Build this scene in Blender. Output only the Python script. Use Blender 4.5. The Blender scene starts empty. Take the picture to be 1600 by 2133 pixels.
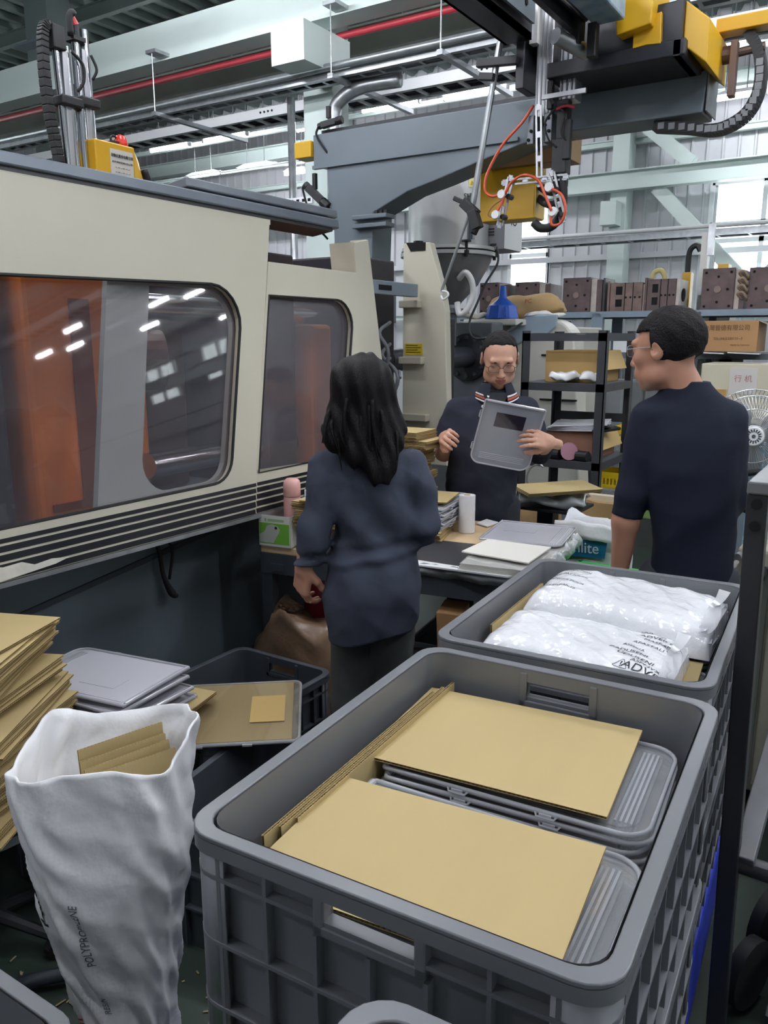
import bpy, bmesh, math, random
import numpy as np
from mathutils import Vector, Matrix, Euler

SC = bpy.context.scene
COL = SC.collection
random.seed(7)
RNG = np.random.default_rng(7)
R = math.radians

# ---------------------------------------------------------------- camera, sky, exposure
cam_data = bpy.data.cameras.new('camera')
cam = bpy.data.objects.new('camera', cam_data)
COL.objects.link(cam)
cam.location = (0, 0, 1.65)
cam.rotation_euler = (R(90 - 12.2), 0, R(32.75))
cam_data.sensor_fit = 'VERTICAL'
cam_data.sensor_height = 36
cam_data.lens = 36 * 1670 / 2133
cam_data.clip_start = 0.02
cam_data.clip_end = 200
SC.camera = cam

W = bpy.data.worlds.new('overcast')
SC.world = W
W.use_nodes = True
W.node_tree.nodes['Background'].inputs[0].default_value = (0.93, 0.97, 1.0, 1)
W.node_tree.nodes['Background'].inputs[1].default_value = 4.0
SC.view_settings.view_transform = 'Standard'
SC.view_settings.look = 'None'
SC.view_settings.gamma = 1
SC.view_settings.use_curve_mapping = False
SC.view_settings.exposure = 1.0
SC.cycles.use_denoising = True
SC.cycles.max_bounces = 8
SC.cycles.diffuse_bounces = 4
SC.cycles.glossy_bounces = 3
SC.cycles.transmission_bounces = 6
SC.cycles.transparent_max_bounces = 14
SC.cycles.caustics_reflective = False
SC.cycles.caustics_refractive = False
SC.cycles.sample_clamp_indirect = 4.0
TUBE_GLOW = 60.0

# ---------------------------------------------------------------- materials
def lin(h):
    if isinstance(h, tuple):
        return h
    c = [int(h[i:i + 2], 16) / 255 for i in (0, 2, 4)]
    return tuple(x / 12.92 if x <= 0.04045 else ((x + 0.055) / 1.055) ** 2.4 for x in c)

MATS = {}
def mat(name, col, rough=0.55, metal=0.0, bump=0.0, bs=60, var=0.0, vs=4.0, spec=0.5, col2=None, det=4, stretch=None, coord='Object', sheen=0.0, wear=None):
    if name in MATS:
        return MATS[name]
    m = bpy.data.materials.new(name)
    m.use_nodes = True
    nt = m.node_tree
    b = nt.nodes['Principled BSDF']
    c = lin(col)
    b.inputs['Base Color'].default_value = (*c, 1)
    b.inputs['Roughness'].default_value = rough
    b.inputs['Metallic'].default_value = metal
    b.inputs['Specular IOR Level'].default_value = spec
    if sheen:
        b.inputs['Sheen Weight'].default_value = sheen
    tc = nt.nodes.new('ShaderNodeTexCoord')
    src = tc.outputs[coord]
    if stretch:
        mp = nt.nodes.new('ShaderNodeMapping')
        mp.inputs['Scale'].default_value = stretch
        nt.links.new(src, mp.inputs[0])
        src = mp.outputs[0]
    last = None
    if var or col2:
        n = nt.nodes.new('ShaderNodeTexNoise')
        n.inputs['Scale'].default_value = vs
        n.inputs['Detail'].default_value = det
        nt.links.new(src, n.inputs['Vector'])
        rp = nt.nodes.new('ShaderNodeValToRGB')
        rp.color_ramp.elements[0].position = 0.3
        rp.color_ramp.elements[1].position = 0.72
        d = lin(col2) if col2 else tuple(x * (1 - var) for x in c)
        u = c if col2 else tuple(min(1, x * (1 + var * 0.6)) for x in c)
        rp.color_ramp.elements[0].color = (*d, 1)
        rp.color_ramp.elements[1].color = (*u, 1)
        nt.links.new(n.outputs['Fac'], rp.inputs[0])
        last = rp.outputs[0]
    if wear:                      # (colour, scale, threshold): patches of worn or dirty surface
        n = nt.nodes.new('ShaderNodeTexNoise')
        n.inputs['Scale'].default_value = wear[1]
        n.inputs['Detail'].default_value = 8
        n.inputs['Roughness'].default_value = 0.7
        nt.links.new(src, n.inputs['Vector'])
        rp = nt.nodes.new('ShaderNodeValToRGB')
        rp.color_ramp.elements[0].position = wear[2]
        rp.color_ramp.elements[1].position = min(1, wear[2] + 0.06)
        rp.color_ramp.elements[0].color = (0, 0, 0, 1)
        rp.color_ramp.elements[1].color = (1, 1, 1, 1)
        nt.links.new(n.outputs['Fac'], rp.inputs[0])
        mx = nt.nodes.new('ShaderNodeMix')
        mx.data_type = 'RGBA'
        if last:
            nt.links.new(last, mx.inputs[6])
        else:
            mx.inputs[6].default_value = (*c, 1)
        mx.inputs[7].default_value = (*lin(wear[0]), 1)
        nt.links.new(rp.outputs[0], mx.inputs[0])
        last = mx.outputs[2]
    if last:
        nt.links.new(last, b.inputs['Base Color'])
    if bump:
        n = nt.nodes.new('ShaderNodeTexNoise')
        n.inputs['Scale'].default_value = bs
        n.inputs['Detail'].default_value = 3
        nt.links.new(src, n.inputs['Vector'])
        bp = nt.nodes.new('ShaderNodeBump')
        bp.inputs['Strength'].default_value = bump
        bp.inputs['Distance'].default_value = 0.01
        nt.links.new(n.outputs['Fac'], bp.inputs['Height'])
        nt.links.new(bp.outputs[0], b.inputs['Normal'])
    MATS[name] = m
    return m

def clear(name, tint, alpha, rough=0.12, haze=0.3, hz='cfd2d6'):
    """clear sheet plastic: see-through share, a milky share and a glossy coat"""
    if name in MATS:
        return MATS[name]
    m = bpy.data.materials.new(name)
    m.use_nodes = True
    nt = m.node_tree
    nt.nodes.remove(nt.nodes['Principled BSDF'])
    out = nt.nodes['Material Output']
    tr = nt.nodes.new('ShaderNodeBsdfTransparent')
    tr.inputs[0].default_value = (*lin(tint), 1)
    df = nt.nodes.new('ShaderNodeBsdfPrincipled')
    df.inputs['Base Color'].default_value = (*lin(hz), 1)
    df.inputs['Roughness'].default_value = rough
    mx = nt.nodes.new('ShaderNodeMixShader')
    mx.inputs[0].default_value = 1 - alpha
    nt.links.new(tr.outputs[0], mx.inputs[1])
    nt.links.new(df.outputs[0], mx.inputs[2])
    gl = nt.nodes.new('ShaderNodeBsdfGlossy')
    gl.inputs['Roughness'].default_value = rough
    lw = nt.nodes.new('ShaderNodeLayerWeight')          # two-sided Schlick reflectance of a plastic sheet
    lw.inputs[0].default_value = 0.5
    pw = nt.nodes.new('ShaderNodeMath'); pw.operation = 'POWER'; pw.inputs[1].default_value = 5
    nt.links.new(lw.outputs['Facing'], pw.inputs[0])
    fr = nt.nodes.new('ShaderNodeMath'); fr.operation = 'MULTIPLY_ADD'
    fr.inputs[1].default_value = 0.95; fr.inputs[2].default_value = 0.045
    nt.links.new(pw.outputs[0], fr.inputs[0])
    m2 = nt.nodes.new('ShaderNodeMixShader')
    nt.links.new(fr.outputs[0], m2.inputs[0])
    nt.links.new(mx.outputs[0], m2.inputs[1])
    nt.links.new(gl.outputs[0], m2.inputs[2])
    nt.links.new(m2.outputs[0], out.inputs[0])
    MATS[name] = m
    return m

def emit(name, col, s):
    m = bpy.data.materials.new(name)
    m.use_nodes = True
    b = m.node_tree.nodes['Principled BSDF']
    b.inputs['Base Color'].default_value = (*lin(col), 1)
    b.inputs['Emission Color'].default_value = (*lin(col), 1)
    b.inputs['Emission Strength'].default_value = s
    MATS[name] = m
    return m

# ---------------------------------------------------------------- mesh building
def rotm(rx=0, ry=0, rz=0):
    return Euler((R(rx), R(ry), R(rz))).to_matrix()

class MB:
    def __init__(s):
        s.v = []; s.f = []; s.m = []
    def add(s, vs, fs, m=0):
        o = len(s.v)
        s.v += [tuple(p) for p in vs]
        s.f += [tuple(i + o for i in f) for f in fs]
        s.m += [m] * len(fs)
        return s
    def box(s, c, d, rot=None, m=0, taper=1.0):
        x, y, z = d[0] / 2, d[1] / 2, d[2] / 2
        vs = [Vector((a * x * (taper if e > 0 else 1), b * y * (taper if e > 0 else 1), e * z)) for e in (-1, 1) for a, b in ((-1, -1), (1, -1), (1, 1), (-1, 1))]
        if rot is not None:
            vs = [rot @ p for p in vs]
        c = Vector(c)
        return s.add([p + c for p in vs], [(3, 2, 1, 0), (4, 5, 6, 7), (0, 1, 5, 4), (1, 2, 6, 5), (2, 3, 7, 6), (3, 0, 4, 7)], m)
    def bb(s, a, b, m=0):
        return s.box([(p + q) / 2 for p, q in zip(a, b)], [abs(q - p) for p, q in zip(a, b)], None, m)
    def beam(s, a, b, w, h, m=0, up=(0, 0, 1)):
        a, b = Vector(a), Vector(b)
        d = (b - a); L = d.length; d.normalize()
        u = Vector(up)
        if abs(d.dot(u)) > 0.97:
            u = Vector((1, 0, 0)) if abs(d.x) < 0.9 else Vector((0, 1, 0))
        x = d.cross(u).normalized(); z = x.cross(d)
        return s.box((a + b) / 2, (w, L, h), Matrix((x, d, z)).transposed(), m)
    def cyl(s, a, b, r, n=16, r2=None, m=0, caps=True):
        a, b = Vector(a), Vector(b)
        r2 = r if r2 is None else r2
        d = (b - a).normalized()
        x = d.orthogonal().normalized(); y = d.cross(x)
        vs = []
        for p, q in ((a, r), (b, r2)):
            for i in range(n):
                t = 2 * math.pi * i / n
                vs.append(p + (x * math.cos(t) + y * math.sin(t)) * q)
        fs = [(i, (i + 1) % n, n + (i + 1) % n, n + i) for i in range(n)]
        if caps:
            fs += [tuple(range(n - 1, -1, -1)), tuple(range(n, 2 * n))]
        return s.add(vs, fs, m)
    def tube(s, pts, r, n=8, m=0, closed=False, smooth=0, flat=None):
        P = [Vector(p) for p in pts]
        if smooth:
            P = spline(P, smooth, closed)
        k = len(P)
        rr = r if hasattr(r, '__len__') else [r] * k
        if len(rr) != k:
            rr = list(np.interp(np.linspace(0, 1, k), np.linspace(0, 1, len(rr)), rr))
        vs = []
        x = None
        for i, p in enumerate(P):
            a = P[(i - 1) % k] if (i > 0 or closed) else p
            b = P[(i + 1) % k] if (i < k - 1 or closed) else p
            t = (b - a).normalized()
            if x is None:
                x = t.orthogonal().normalized()
                if flat is not None:
                    x = (Vector(flat) - t * t.dot(Vector(flat))).normalized()
            else:
                x = (x - t * t.dot(x)).normalized()
            y = t.cross(x)
            for j in range(n):
                g = 2 * math.pi * j / n
                vs.append(p + (x * math.cos(g) + y * math.sin(g)) * rr[i])
        fs = []
        for i in range(k if closed else k - 1):
            o, q = i * n, ((i + 1) % k) * n
            fs += [(o + j, o + (j + 1) % n, q + (j + 1) % n, q + j) for j in range(n)]
        if not closed:
            fs += [tuple(range(n - 1, -1, -1)), tuple(range((k - 1) * n, k * n))]
        return s.add(vs, fs, m)
    def prism(s, poly, vec, m=0):
        P = [Vector(p) for p in poly]; v = Vector(vec); n = len(P)
        nm = Vector((0, 0, 0))
        for i in range(n):
            nm += P[i].cross(P[(i + 1) % n])
        if nm.dot(v) > 0:
            P = P[::-1]
        return s.add(P + [p + v for p in P], [tuple(range(n)), tuple(range(2 * n - 1, n - 1, -1))] + [(i, n + i, n + (i + 1) % n, (i + 1) % n) for i in range(n)], m)
    def lathe(s, c, prof, n=24, m=0, rot=None, arc=None):
        c = Vector(c); k = len(prof); vs = []
        for r, z in prof:
            for j in range(n):
                t = 2 * math.pi * j / n
                p = Vector((r * math.cos(t), r * math.sin(t), z))
                vs.append(c + (rot @ p if rot is not None else p))
        fs = []
        for i in range(k - 1):
            fs += [(i * n + j, i * n + (j + 1) % n, (i + 1) * n + (j + 1) % n, (i + 1) * n + j) for j in range(n)]
        if prof[0][0] > 1e-4:
            fs.append(tuple(range(n - 1, -1, -1)))
        if prof[-1][0] > 1e-4:
            fs.append(tuple(range((k - 1) * n, k * n)))
        return s.add(vs, fs, m)
    def loft(s, rings, m=0, caps=True, closed=True):
        n = len(rings[0]); k = len(rings); vs = [p for r in rings for p in r]
        fs = []
        for i in range(k - 1):
            for j in range(n if closed else n - 1):
                fs.append((i * n + j, i * n + (j + 1) % n, (i + 1) * n + (j + 1) % n, (i + 1) * n + j))
        if caps:
            fs += [tuple(range(n - 1, -1, -1)), tuple(range((k - 1) * n, k * n))]
        return s.add(vs, fs, m)
    def grid(s, nx, ny, fn, m=0, both=None):
        vs = [fn(i / (nx - 1), j / (ny - 1)) for j in range(ny) for i in range(nx)]
        fs = [(j * nx + i, j * nx + i + 1, (j + 1) * nx + i + 1, (j + 1) * nx + i) for j in range(ny - 1) for i in range(nx - 1)]
        return s.add(vs, fs, m)
    def build(s, name, mats, parent=None, smooth=False, bevel=0, local=False, segs=2, fix=True, solid=0, sub=0, mods=None):
        me = bpy.data.meshes.new(name)
        vs = s.v
        if parent is not None and not local:
            M = FR[parent.name].inverted()
            vs = [M @ Vector(p) for p in vs]
        me.from_pydata(vs, [], s.f)
        if not hasattr(mats, '__len__'):
            mats = [mats]
        for q in mats:
            me.materials.append(q)
        me.polygons.foreach_set('material_index', s.m)
        if fix and len(s.f) < 60000:
            b = bmesh.new(); b.from_mesh(me)
            bmesh.ops.recalc_face_normals(b, faces=b.faces)
            b.to_mesh(me); b.free()
        if smooth:
            me.polygons.foreach_set('use_smooth', [True] * len(me.polygons))
            if smooth is not True:
                me.set_sharp_from_angle(angle=R(smooth))
        me.update()
        o = bpy.data.objects.new(name, me)
        COL.objects.link(o)
        if parent is not None:
            o.parent = parent
            FR[o.name] = FR[parent.name]
        else:
            FR[o.name] = Matrix()
        if sub:
            md = o.modifiers.new('smooth', 'SUBSURF'); md.levels = sub; md.render_levels = sub
        if solid:
            md = o.modifiers.new('thick', 'SOLIDIFY'); md.thickness = solid; md.offset = -1
        if bevel:
            md = o.modifiers.new('edge', 'BEVEL'); md.width = bevel; md.segments = segs
            md.limit_method = 'ANGLE'; md.angle_limit = R(40)
        return o

FR = {}
def spline(P, k=6, closed=False):
    P = [Vector(p) for p in P]; n = len(P); out = []
    rng = range(n if closed else n - 1)
    for i in rng:
        p0 = P[(i - 1) % n] if (i > 0 or closed) else P[0] * 2 - P[1]
        p1 = P[i]; p2 = P[(i + 1) % n]
        p3 = P[(i + 2) % n] if (i + 2 < n or closed) else P[-1] * 2 - P[-2]
        for j in range(k):
            t = j / k
            out.append(0.5 * ((2 * p1) + (p2 - p0) * t + (2 * p0 - 5 * p1 + 4 * p2 - p3) * t * t + (3 * p1 - p0 - 3 * p2 + p3) * t ** 3))
    if not closed:
        out.append(P[-1])
    return out

def tag(o, label, cat, group=None):
    o['label'] = label; o['category'] = cat
    if group:
        o['group'] = group
    return o

def thing(name, label, cat, loc=(0, 0, 0), rz=0.0, group=None):
    o = bpy.data.objects.new(name, None)
    COL.objects.link(o)
    o.empty_display_size = 0.1
    o.location = loc; o.rotation_euler = (0, 0, R(rz))
    FR[o.name] = Matrix.Translation(Vector(loc)) @ Matrix.Rotation(R(rz), 4, 'Z')
    return tag(o, label, cat, group)

def struct(o):
    o['kind'] = 'structure'
    return o

KIDS = {}
def dup(root, loc=None, rot=None, label=None, group=None):
    def cp(o, par):
        c = o.copy(); COL.objects.link(c)
        if par is not None:
            c.parent = par
        FR[c.name] = FR.get(o.name, Matrix())
        for ch in list(o.children):
            cp(ch, c)
        return c
    r = cp(root, None)
    if loc is not None:
        r.location = loc
    if rot is not None:
        r.rotation_euler = rot
    if label:
        r['label'] = label
    if group:
        r['group'] = group
    return r

FONT_SAFE = True
def text(name, s, loc, rot, size, m, parent=None, align='CENTER', ext=0.0006, sx=1.0, spacing=1.0):
    """flat lettering as mesh, placed in world coordinates; rot is a 3x3 matrix whose columns are right, up, normal"""
    cu = bpy.data.curves.new(name, 'FONT')
    cu.body = s; cu.size = size; cu.align_x = align; cu.align_y = 'CENTER'; cu.extrude = ext
    cu.space_character = spacing; cu.resolution_u = 3
    o = bpy.data.objects.new(name, cu)
    COL.objects.link(o)
    bpy.context.view_layer.update()
    dg = bpy.context.evaluated_depsgraph_get()
    me = bpy.data.meshes.new_from_object(o.evaluated_get(dg))
    bpy.data.objects.remove(o)
    M = Matrix.Translation(Vector(loc)) @ rot.to_4x4() @ Matrix.Diagonal((sx, 1, 1, 1))
    if parent is not None:
        M = FR[parent.name].inverted() @ M
    me.transform(M)
    me.materials.clear(); me.materials.append(m)
    o = bpy.data.objects.new(name, me)
    COL.objects.link(o)
    if parent is not None:
        o.parent = parent; FR[o.name] = FR[parent.name]
    else:
        FR[o.name] = Matrix()
    return o

def frame3(right, up):
    r = Vector(right).normalized(); u = Vector(up)
    n = r.cross(u).normalized(); u = n.cross(r)
    return Matrix((r, u, n)).transposed()

def rrect(w, l, r, z, n=5, cx=0, cy=0):
    """rounded rectangle ring, counter-clockwise"""
    out = []
    for sx, sy, a0 in ((1, 1, 0), (-1, 1, 90), (-1, -1, 180), (1, -1, 270)):
        for i in range(n + 1):
            a = R(a0 + 90 * i / n)
            out.append(Vector((cx + sx * (w / 2 - r) + r * math.cos(a), cy + sy * (l / 2 - r) + r * math.sin(a), z)))
    return out
# ---------------------------------------------------------------- shared materials
M_pale = mat('pale_green_steel_paint', 'c9d6d2', 0.45, var=0.06, vs=1.2)
M_deck = mat('roof_deck_paint', '6d7876', 0.6, var=0.1, vs=0.8)
M_wallsheet = mat('wall_sheet', 'cfd0d4', 0.5, var=0.06, vs=0.8)
M_floor = mat('painted_floor', '323f37', 0.5, var=0.35, vs=2.2, bump=0.05, bs=30, wear=('5f6d64', 14, 0.68))
M_galv = mat('galvanised', 'a9adb0', 0.35, 0.75, var=0.2, vs=14)
M_white = mat('white_enamel', 'e6e8ea', 0.4)
M_alu = mat('brushed_aluminium', 'b4b6ba', 0.38, 0.8, var=0.1, vs=30, stretch=(1, 1, 0.05))
M_chrome = mat('chrome_rod', 'c9ccd0', 0.15, 1.0)
M_black = mat('black_steel', '23262b', 0.45, var=0.25, vs=9)
M_blackpl = mat('black_plastic', '17181b', 0.5)
M_rubber = mat('black_rubber', '141416', 0.7)
M_slate = mat('slate_grey_paint', '6f7a83', 0.42, var=0.08, vs=3, wear=('3a3d40', 11, 0.74))
M_cream = mat('cream_paint', 'cdc8b6', 0.42, var=0.05, vs=1.6, bump=0.02, bs=160, wear=('a8a08a', 5, 0.72))
M_yellow = mat('yellow_paint', 'd9a91c', 0.4, var=0.08, vs=4)
M_red = mat('red_paint', 'a8323c', 0.45)
M_dark = mat('dark_steel', '3a4047', 0.5, var=0.25, vs=6)
M_hole = mat('dark_hole', '08080a', 0.9)
M_ink = mat('black_print', '15161a', 0.6)

# ---------------------------------------------------------------- shell of the hall
def slab(name, a, b, m):
    return struct(MB().bb(a, b).build(name, m))
slab('floor', (-17, -6, -0.12), (14, 15, 0.0), M_floor)

def corrugated(name, p0, du, length, z0, z1, holes, m, pitch=0.23, depth=0.04, nrm=None):
    """wall sheet with standing ribs; holes are (u0,u1,v0,v1) left open"""
    mb = MB(); du = Vector(du); nrm = Vector(nrm); p0 = Vector(p0)
    us = []
    k = 0
    while k * pitch < length:
        b = k * pitch
        us += [(b, 0), (b + pitch * 0.74, 0), (b + pitch * 0.80, 1), (b + pitch * 0.90, 1), (b + pitch * 0.96, 0)]
        k += 1
    us.append((length, 0))
    for (a, da), (b, db) in zip(us[:-1], us[1:]):
        mid = (a + b) / 2
        cuts = [(z0, z1)]
        for h in holes:
            if h[0] < mid < h[1]:
                nc = []
                for c0, c1 in cuts:
                    if h[2] > c0: nc.append((c0, min(c1, h[2])))
                    if h[3] < c1: nc.append((max(c0, h[3]), c1))
                cuts = nc
        for c0, c1 in cuts:
            q = [p0 + du * a + nrm * depth * da, p0 + du * b + nrm * depth * db]
            mb.add([q[0] + Vector((0, 0, c0)), q[1] + Vector((0, 0, c0)), q[1] + Vector((0, 0, c1)), q[0] + Vector((0, 0, c1))], [(0, 1, 2, 3)])
    return struct(mb.build(name, m, fix=False))

# back wall: x runs from -17 to 7
WY = 14.0
holes_b = [(10.72, 11.45, 2.45, 3.95), (14.12, 17.2, 2.05, 4.02), (25.1, 26.2, 3.9, 4.75), (27.2, 28.3, 3.8, 4.7)]
corrugated('wall_back', (-17, WY, 0), (1, 0, 0), 31, 0, 6.5, holes_b, M_wallsheet, nrm=(0, -1, 0))
holes_r = [(1.5, 6.0, 2.2, 4.8), (9, 12, 1.0, 2.6)]
corrugated('wall_right', (14, -6, 0), (0, 1, 0), 20, 0, 6.5, holes_r, M_wallsheet, nrm=(-1, 0, 0))
corrugated('wall_left', (-17, -6, 0), (0, 1, 0), 20, 0, 6.5, [(2, 7, 2.2, 4.6), (10, 15, 2.2, 4.2)], M_wallsheet, nrm=(1, 0, 0))
corrugated('wall_front', (-17, -6, 0), (1, 0, 0), 31, 0, 6.5, [], M_wallsheet, nrm=(0, 1, 0))

M_glassw = clear('window_glass', 'f4f8f8', 0.93, 0.05, hz='ffffff')
def window(i, c, ux, w, z0, z1, cols, rows):
    """frame bars and pane in a wall opening; c is one lower corner"""
    c = Vector(c); ux = Vector(ux)
    mb = MB(); fw = 0.07
    for k in range(cols + 1):
        p = c + ux * (w * k / cols)
        mb.beam(p + Vector((0, 0, z0)), p + Vector((0, 0, z1)), 0.08, fw, up=ux)
    for z in rows:
        mb.beam(c + Vector((0, 0, z)), c + ux * w + Vector((0, 0, z)), 0.08, fw)
    fr = struct(mb.build('window_%d' % i, M_white))
    pm = MB()
    for k in range(cols):
        for r0, r1 in zip(rows[:-1], rows[1:]):
            pm = MB()
            a = c + ux * (w * k / cols); b = c + ux * (w * (k + 1) / cols)
            pm.beam((a + b) / 2 + Vector((0, 0, r0)), (a + b) / 2 + Vector((0, 0, r1)), 0.01, w / cols, up=ux)
            pm.build('pane', M_glassw, fr)
window(1, (-2.88, WY, 0), (1, 0, 0), 3.08, 2.05, 4.02, 4, (2.05, 2.45, 3.15, 3.4, 4.02))
window(2, (-6.28, WY, 0), (1, 0, 0), 0.73, 2.45, 3.95, 1, (2.45, 3.1, 3.35, 3.95))
window(3, (8.1, WY, 0), (1, 0, 0), 1.1, 3.9, 4.75, 2, (3.9, 4.25, 4.75))
window(4, (10.2, WY, 0), (1, 0, 0), 1.1, 3.8, 4.7, 2, (3.8, 4.3, 4.7))
window(8, (14, 3, 0), (0, 1, 0), 3, 1.0, 2.6, 3, (1.0, 1.8, 2.6))
window(5, (14, -4.5, 0), (0, 1, 0), 4.5, 2.2, 4.8, 4, (2.2, 3.5, 4.8))
window(6, (-17, 4, 0), (0, 1, 0), 5, 2.2, 4.2, 4, (2.2, 3.2, 4.2))
window(7, (-17, -4, 0), (0, 1, 0), 5, 2.2, 4.6, 4, (2.2, 3.4, 4.6))

# roof: ribbed deck running along y
mb = MB(); x = -17.0
while x < 14:
    for a, b, za, zb in ((0, .17, 6.5, 6.5), (.17, .21, 6.5, 6.42), (.21, .31, 6.42, 6.42), (.31, .35, 6.42, 6.5)):
        mb.add([(x + a, -6, za), (x + b, -6, zb), (x + b, 15, zb), (x + a, 15, za)], [(0, 1, 2, 3)])
    x += 0.35
struct(mb.build('ceiling', M_deck, fix=False))

def hbeam(name, a, b, w, h, t=0.02, m=M_pale, up=(0, 0, 1), box=False):
    mb = MB(); a, b = Vector(a), Vector(b)
    d = (b - a).normalized(); u = Vector(up); s = d.cross(u).normalized(); u = s.cross(d)
    mb.beam(a + u * (h / 2 - t / 2), b + u * (h / 2 - t / 2), w, t, up=up)
    mb.beam(a - u * (h / 2 - t / 2), b - u * (h / 2 - t / 2), w, t, up=up)
    if box:
        mb.beam(a + s * (w / 2 - t / 2), b + s * (w / 2 - t / 2), t, h - 2 * t, up=up)
        mb.beam(a - s * (w / 2 - t / 2), b - s * (w / 2 - t / 2), t, h - 2 * t, up=up)
    else:
        mb.beam(a, b, t, h - 2 * t, up=up)
    return struct(mb.build(name, m))

n_tr = [0]
def trim():
    n_tr[0] += 1
    return 'trim_%d' % n_tr[0]
# crane girder, beams behind it, corbel and column
hbeam(trim(), (-17, 6.08, 4.43), (14, 6.08, 4.43), 0.24, 0.33, box=True)
hbeam(trim(), (-17, 7.27, 4.545), (14, 7.27, 4.545), 0.12, 0.26, m=mat('grey_girder_paint', 'a9a99f', 0.5, var=0.15, vs=2))
hbeam(trim(), (-17, 11.2, 5.06), (14, 11.2, 5.06), 0.06, 0.07)
hbeam(trim(), (-17, 11.6, 4.62), (-6, 11.6, 4.62), 0.06, 0.06)
hbeam(trim(), (-17, 13.0, 5.2), (14, 13.0, 5.2), 0.2, 0.26)
hbeam(trim(), (-17, 3.2, 5.9), (14, 3.2, 5.9), 0.25, 0.5)
for yy in (4.6, 8.6, 9.9, 12.2):
    hbeam(trim(), (-17, yy, 6.3), (7, yy, 6.3), 0.1, 0.2, 0.01, m=M_deck)
def col(name, x0, x1, y0, y1, z1, m=M_pale):
    return struct(MB().bb((x0, y0, 0), (x1, y1, z1)).build(name, m, bevel=0.01))
c1 = col(trim(), -4.87, -4.54, 6.22, 6.47, 6.4)
MB().bb((-4.69, 5.58, 3.84), (-4.35, 5.6, 4.14)).bb((-4.69, 5.6, 3.84), (-4.67, 6.22, 4.14)).bb((-4.37, 5.6, 3.84), (-4.35, 6.22, 4.14)).bb((-4.67, 5.6, 4.12), (-4.37, 6.22, 4.14)).bb((-4.67, 5.6, 3.84), (-4.37, 6.22, 3.86)).build('corbel', M_pale, c1)
for xx in (-4.35, -9.9, 1.3):
    c = col(trim(), xx, xx + 0.27, 13.5, 13.85, 6.4)
    MB().bb((xx - 0.05, 13.2, 3.42), (xx + 0.2, 13.5, 3.78)).build('corbel', M_pale, c)
    MB().bb((xx - 0.25, 13.3, 4.9), (xx + 0.27, 13.5, 5.2)).build('gusset', M_pale, c)
bb_ = hbeam(trim(), (-17, 13.4, 4.09), (14, 13.4, 4.09), 0.2, 0.29, 0.018)
hbeam(trim(), (-17, 13.8, 4.75), (14, 13.8, 4.75), 0.1, 0.1)
hbeam(trim(), (-17, 13.8, 2.05), (14, 13.8, 2.05), 0.1, 0.1)
for a, b in (((-3.6, 13.5, 3.95), (-2.1, 13.5, 2.35)), ((-2.1, 13.5, 2.35), (-0.7, 13.5, 3.95)), ((-4.1, 13.5, 5.1), (-3.1, 13.5, 4.25)), ((-12.5, 12.9, 4.4), (-10.4, 12.9, 2.6))):
    hbeam(trim(), a, b, 0.2, 0.2, 0.015, up=(0, 1, 0))
# wall girts
for z in (1.2, 2.95, 5.35):
    g = MB().bb((-17, 13.86, z), (14, 13.94, z + 0.09)).build(trim(), M_wallsheet); struct(g)
for px in (-1.2, -6.9):
    struct(MB().bb((px, 13.8, 4.3), (px + 0.08, 13.9, 5.2)).build(trim(), M_white))
# dark steelwork in the upper far-left corner
d = col(trim(), -11.2, -10.7, 7.9, 8.3, 6.4, mat('grey_corner_steel', '6f7a79', 0.5))
for z in (4.95, 5.3, 5.7):
    MB().bb((-11.2, 7.7, z), (-10.6, 7.9, z + 0.03)).build('plate', M_slate, d)

# red sprinkler pipe and other pipes
def pipe(name, label, pts, r, m, smooth=0, cat='pipe', n=10):
    return tag(MB().tube(pts, r, n, smooth=smooth).build(name, m, smooth=True), label, cat)
pipe('sprinkler_pipe', 'long red sprinkler pipe running under the pale overhead crane girder', [(-17, 6.3, 4.235), (14, 6.3, 4.235)], 0.03, M_red)
pipe('sprinkler_pipe', 'short red sprinkler pipe in front of the far back wall', [(-17, 12.6, 4.35), (-13.4, 12.6, 4.35), (-13.35, 12.6, 4.3), (-13.35, 12.6, 3.5)], 0.04, M_red)
pipe('conduit', 'thick galvanised conduit running along the front of the ladder tray', [(-17, 5.86, 3.845), (14, 5.86, 3.845)], 0.03, M_galv)
pipe('conduit', 'vertical galvanised conduit pole between the tray and the floor', [(-4.93, 6.12, 0), (-4.93, 6.12, 3.76)], 0.036, M_galv)
pipe('exhaust_elbow', 'galvanised elbow duct bending down behind the grey robot beam', [(-3.8, 6.15, 3.74), (-4.16, 6.12, 3.735), (-4.36, 6.1, 3.66), (-4.44, 6.1, 3.50), (-4.45, 6.1, 2.8)], 0.06, M_galv, smooth=5)
for zz, lab in ((2.87, 'short slotted strut channel clamped high on the vertical conduit'), (2.32, 'short slotted strut channel clamped low on the vertical conduit')):
    st = thing('strut_channel', lab, 'bracket', (-4.9, 6.07, zz))
    s_ = MB().bb((-5.06, 6.05, zz - .03), (-4.66, 6.085, zz + .03)).build('channel', M_white, st)
    for k in range(6):
        MB().bb((-5.03 + k * 0.065, 6.046, zz - .012), (-5.0 + k * 0.065, 6.051, zz + .012)).build('slot', M_hole, s_)

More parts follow.
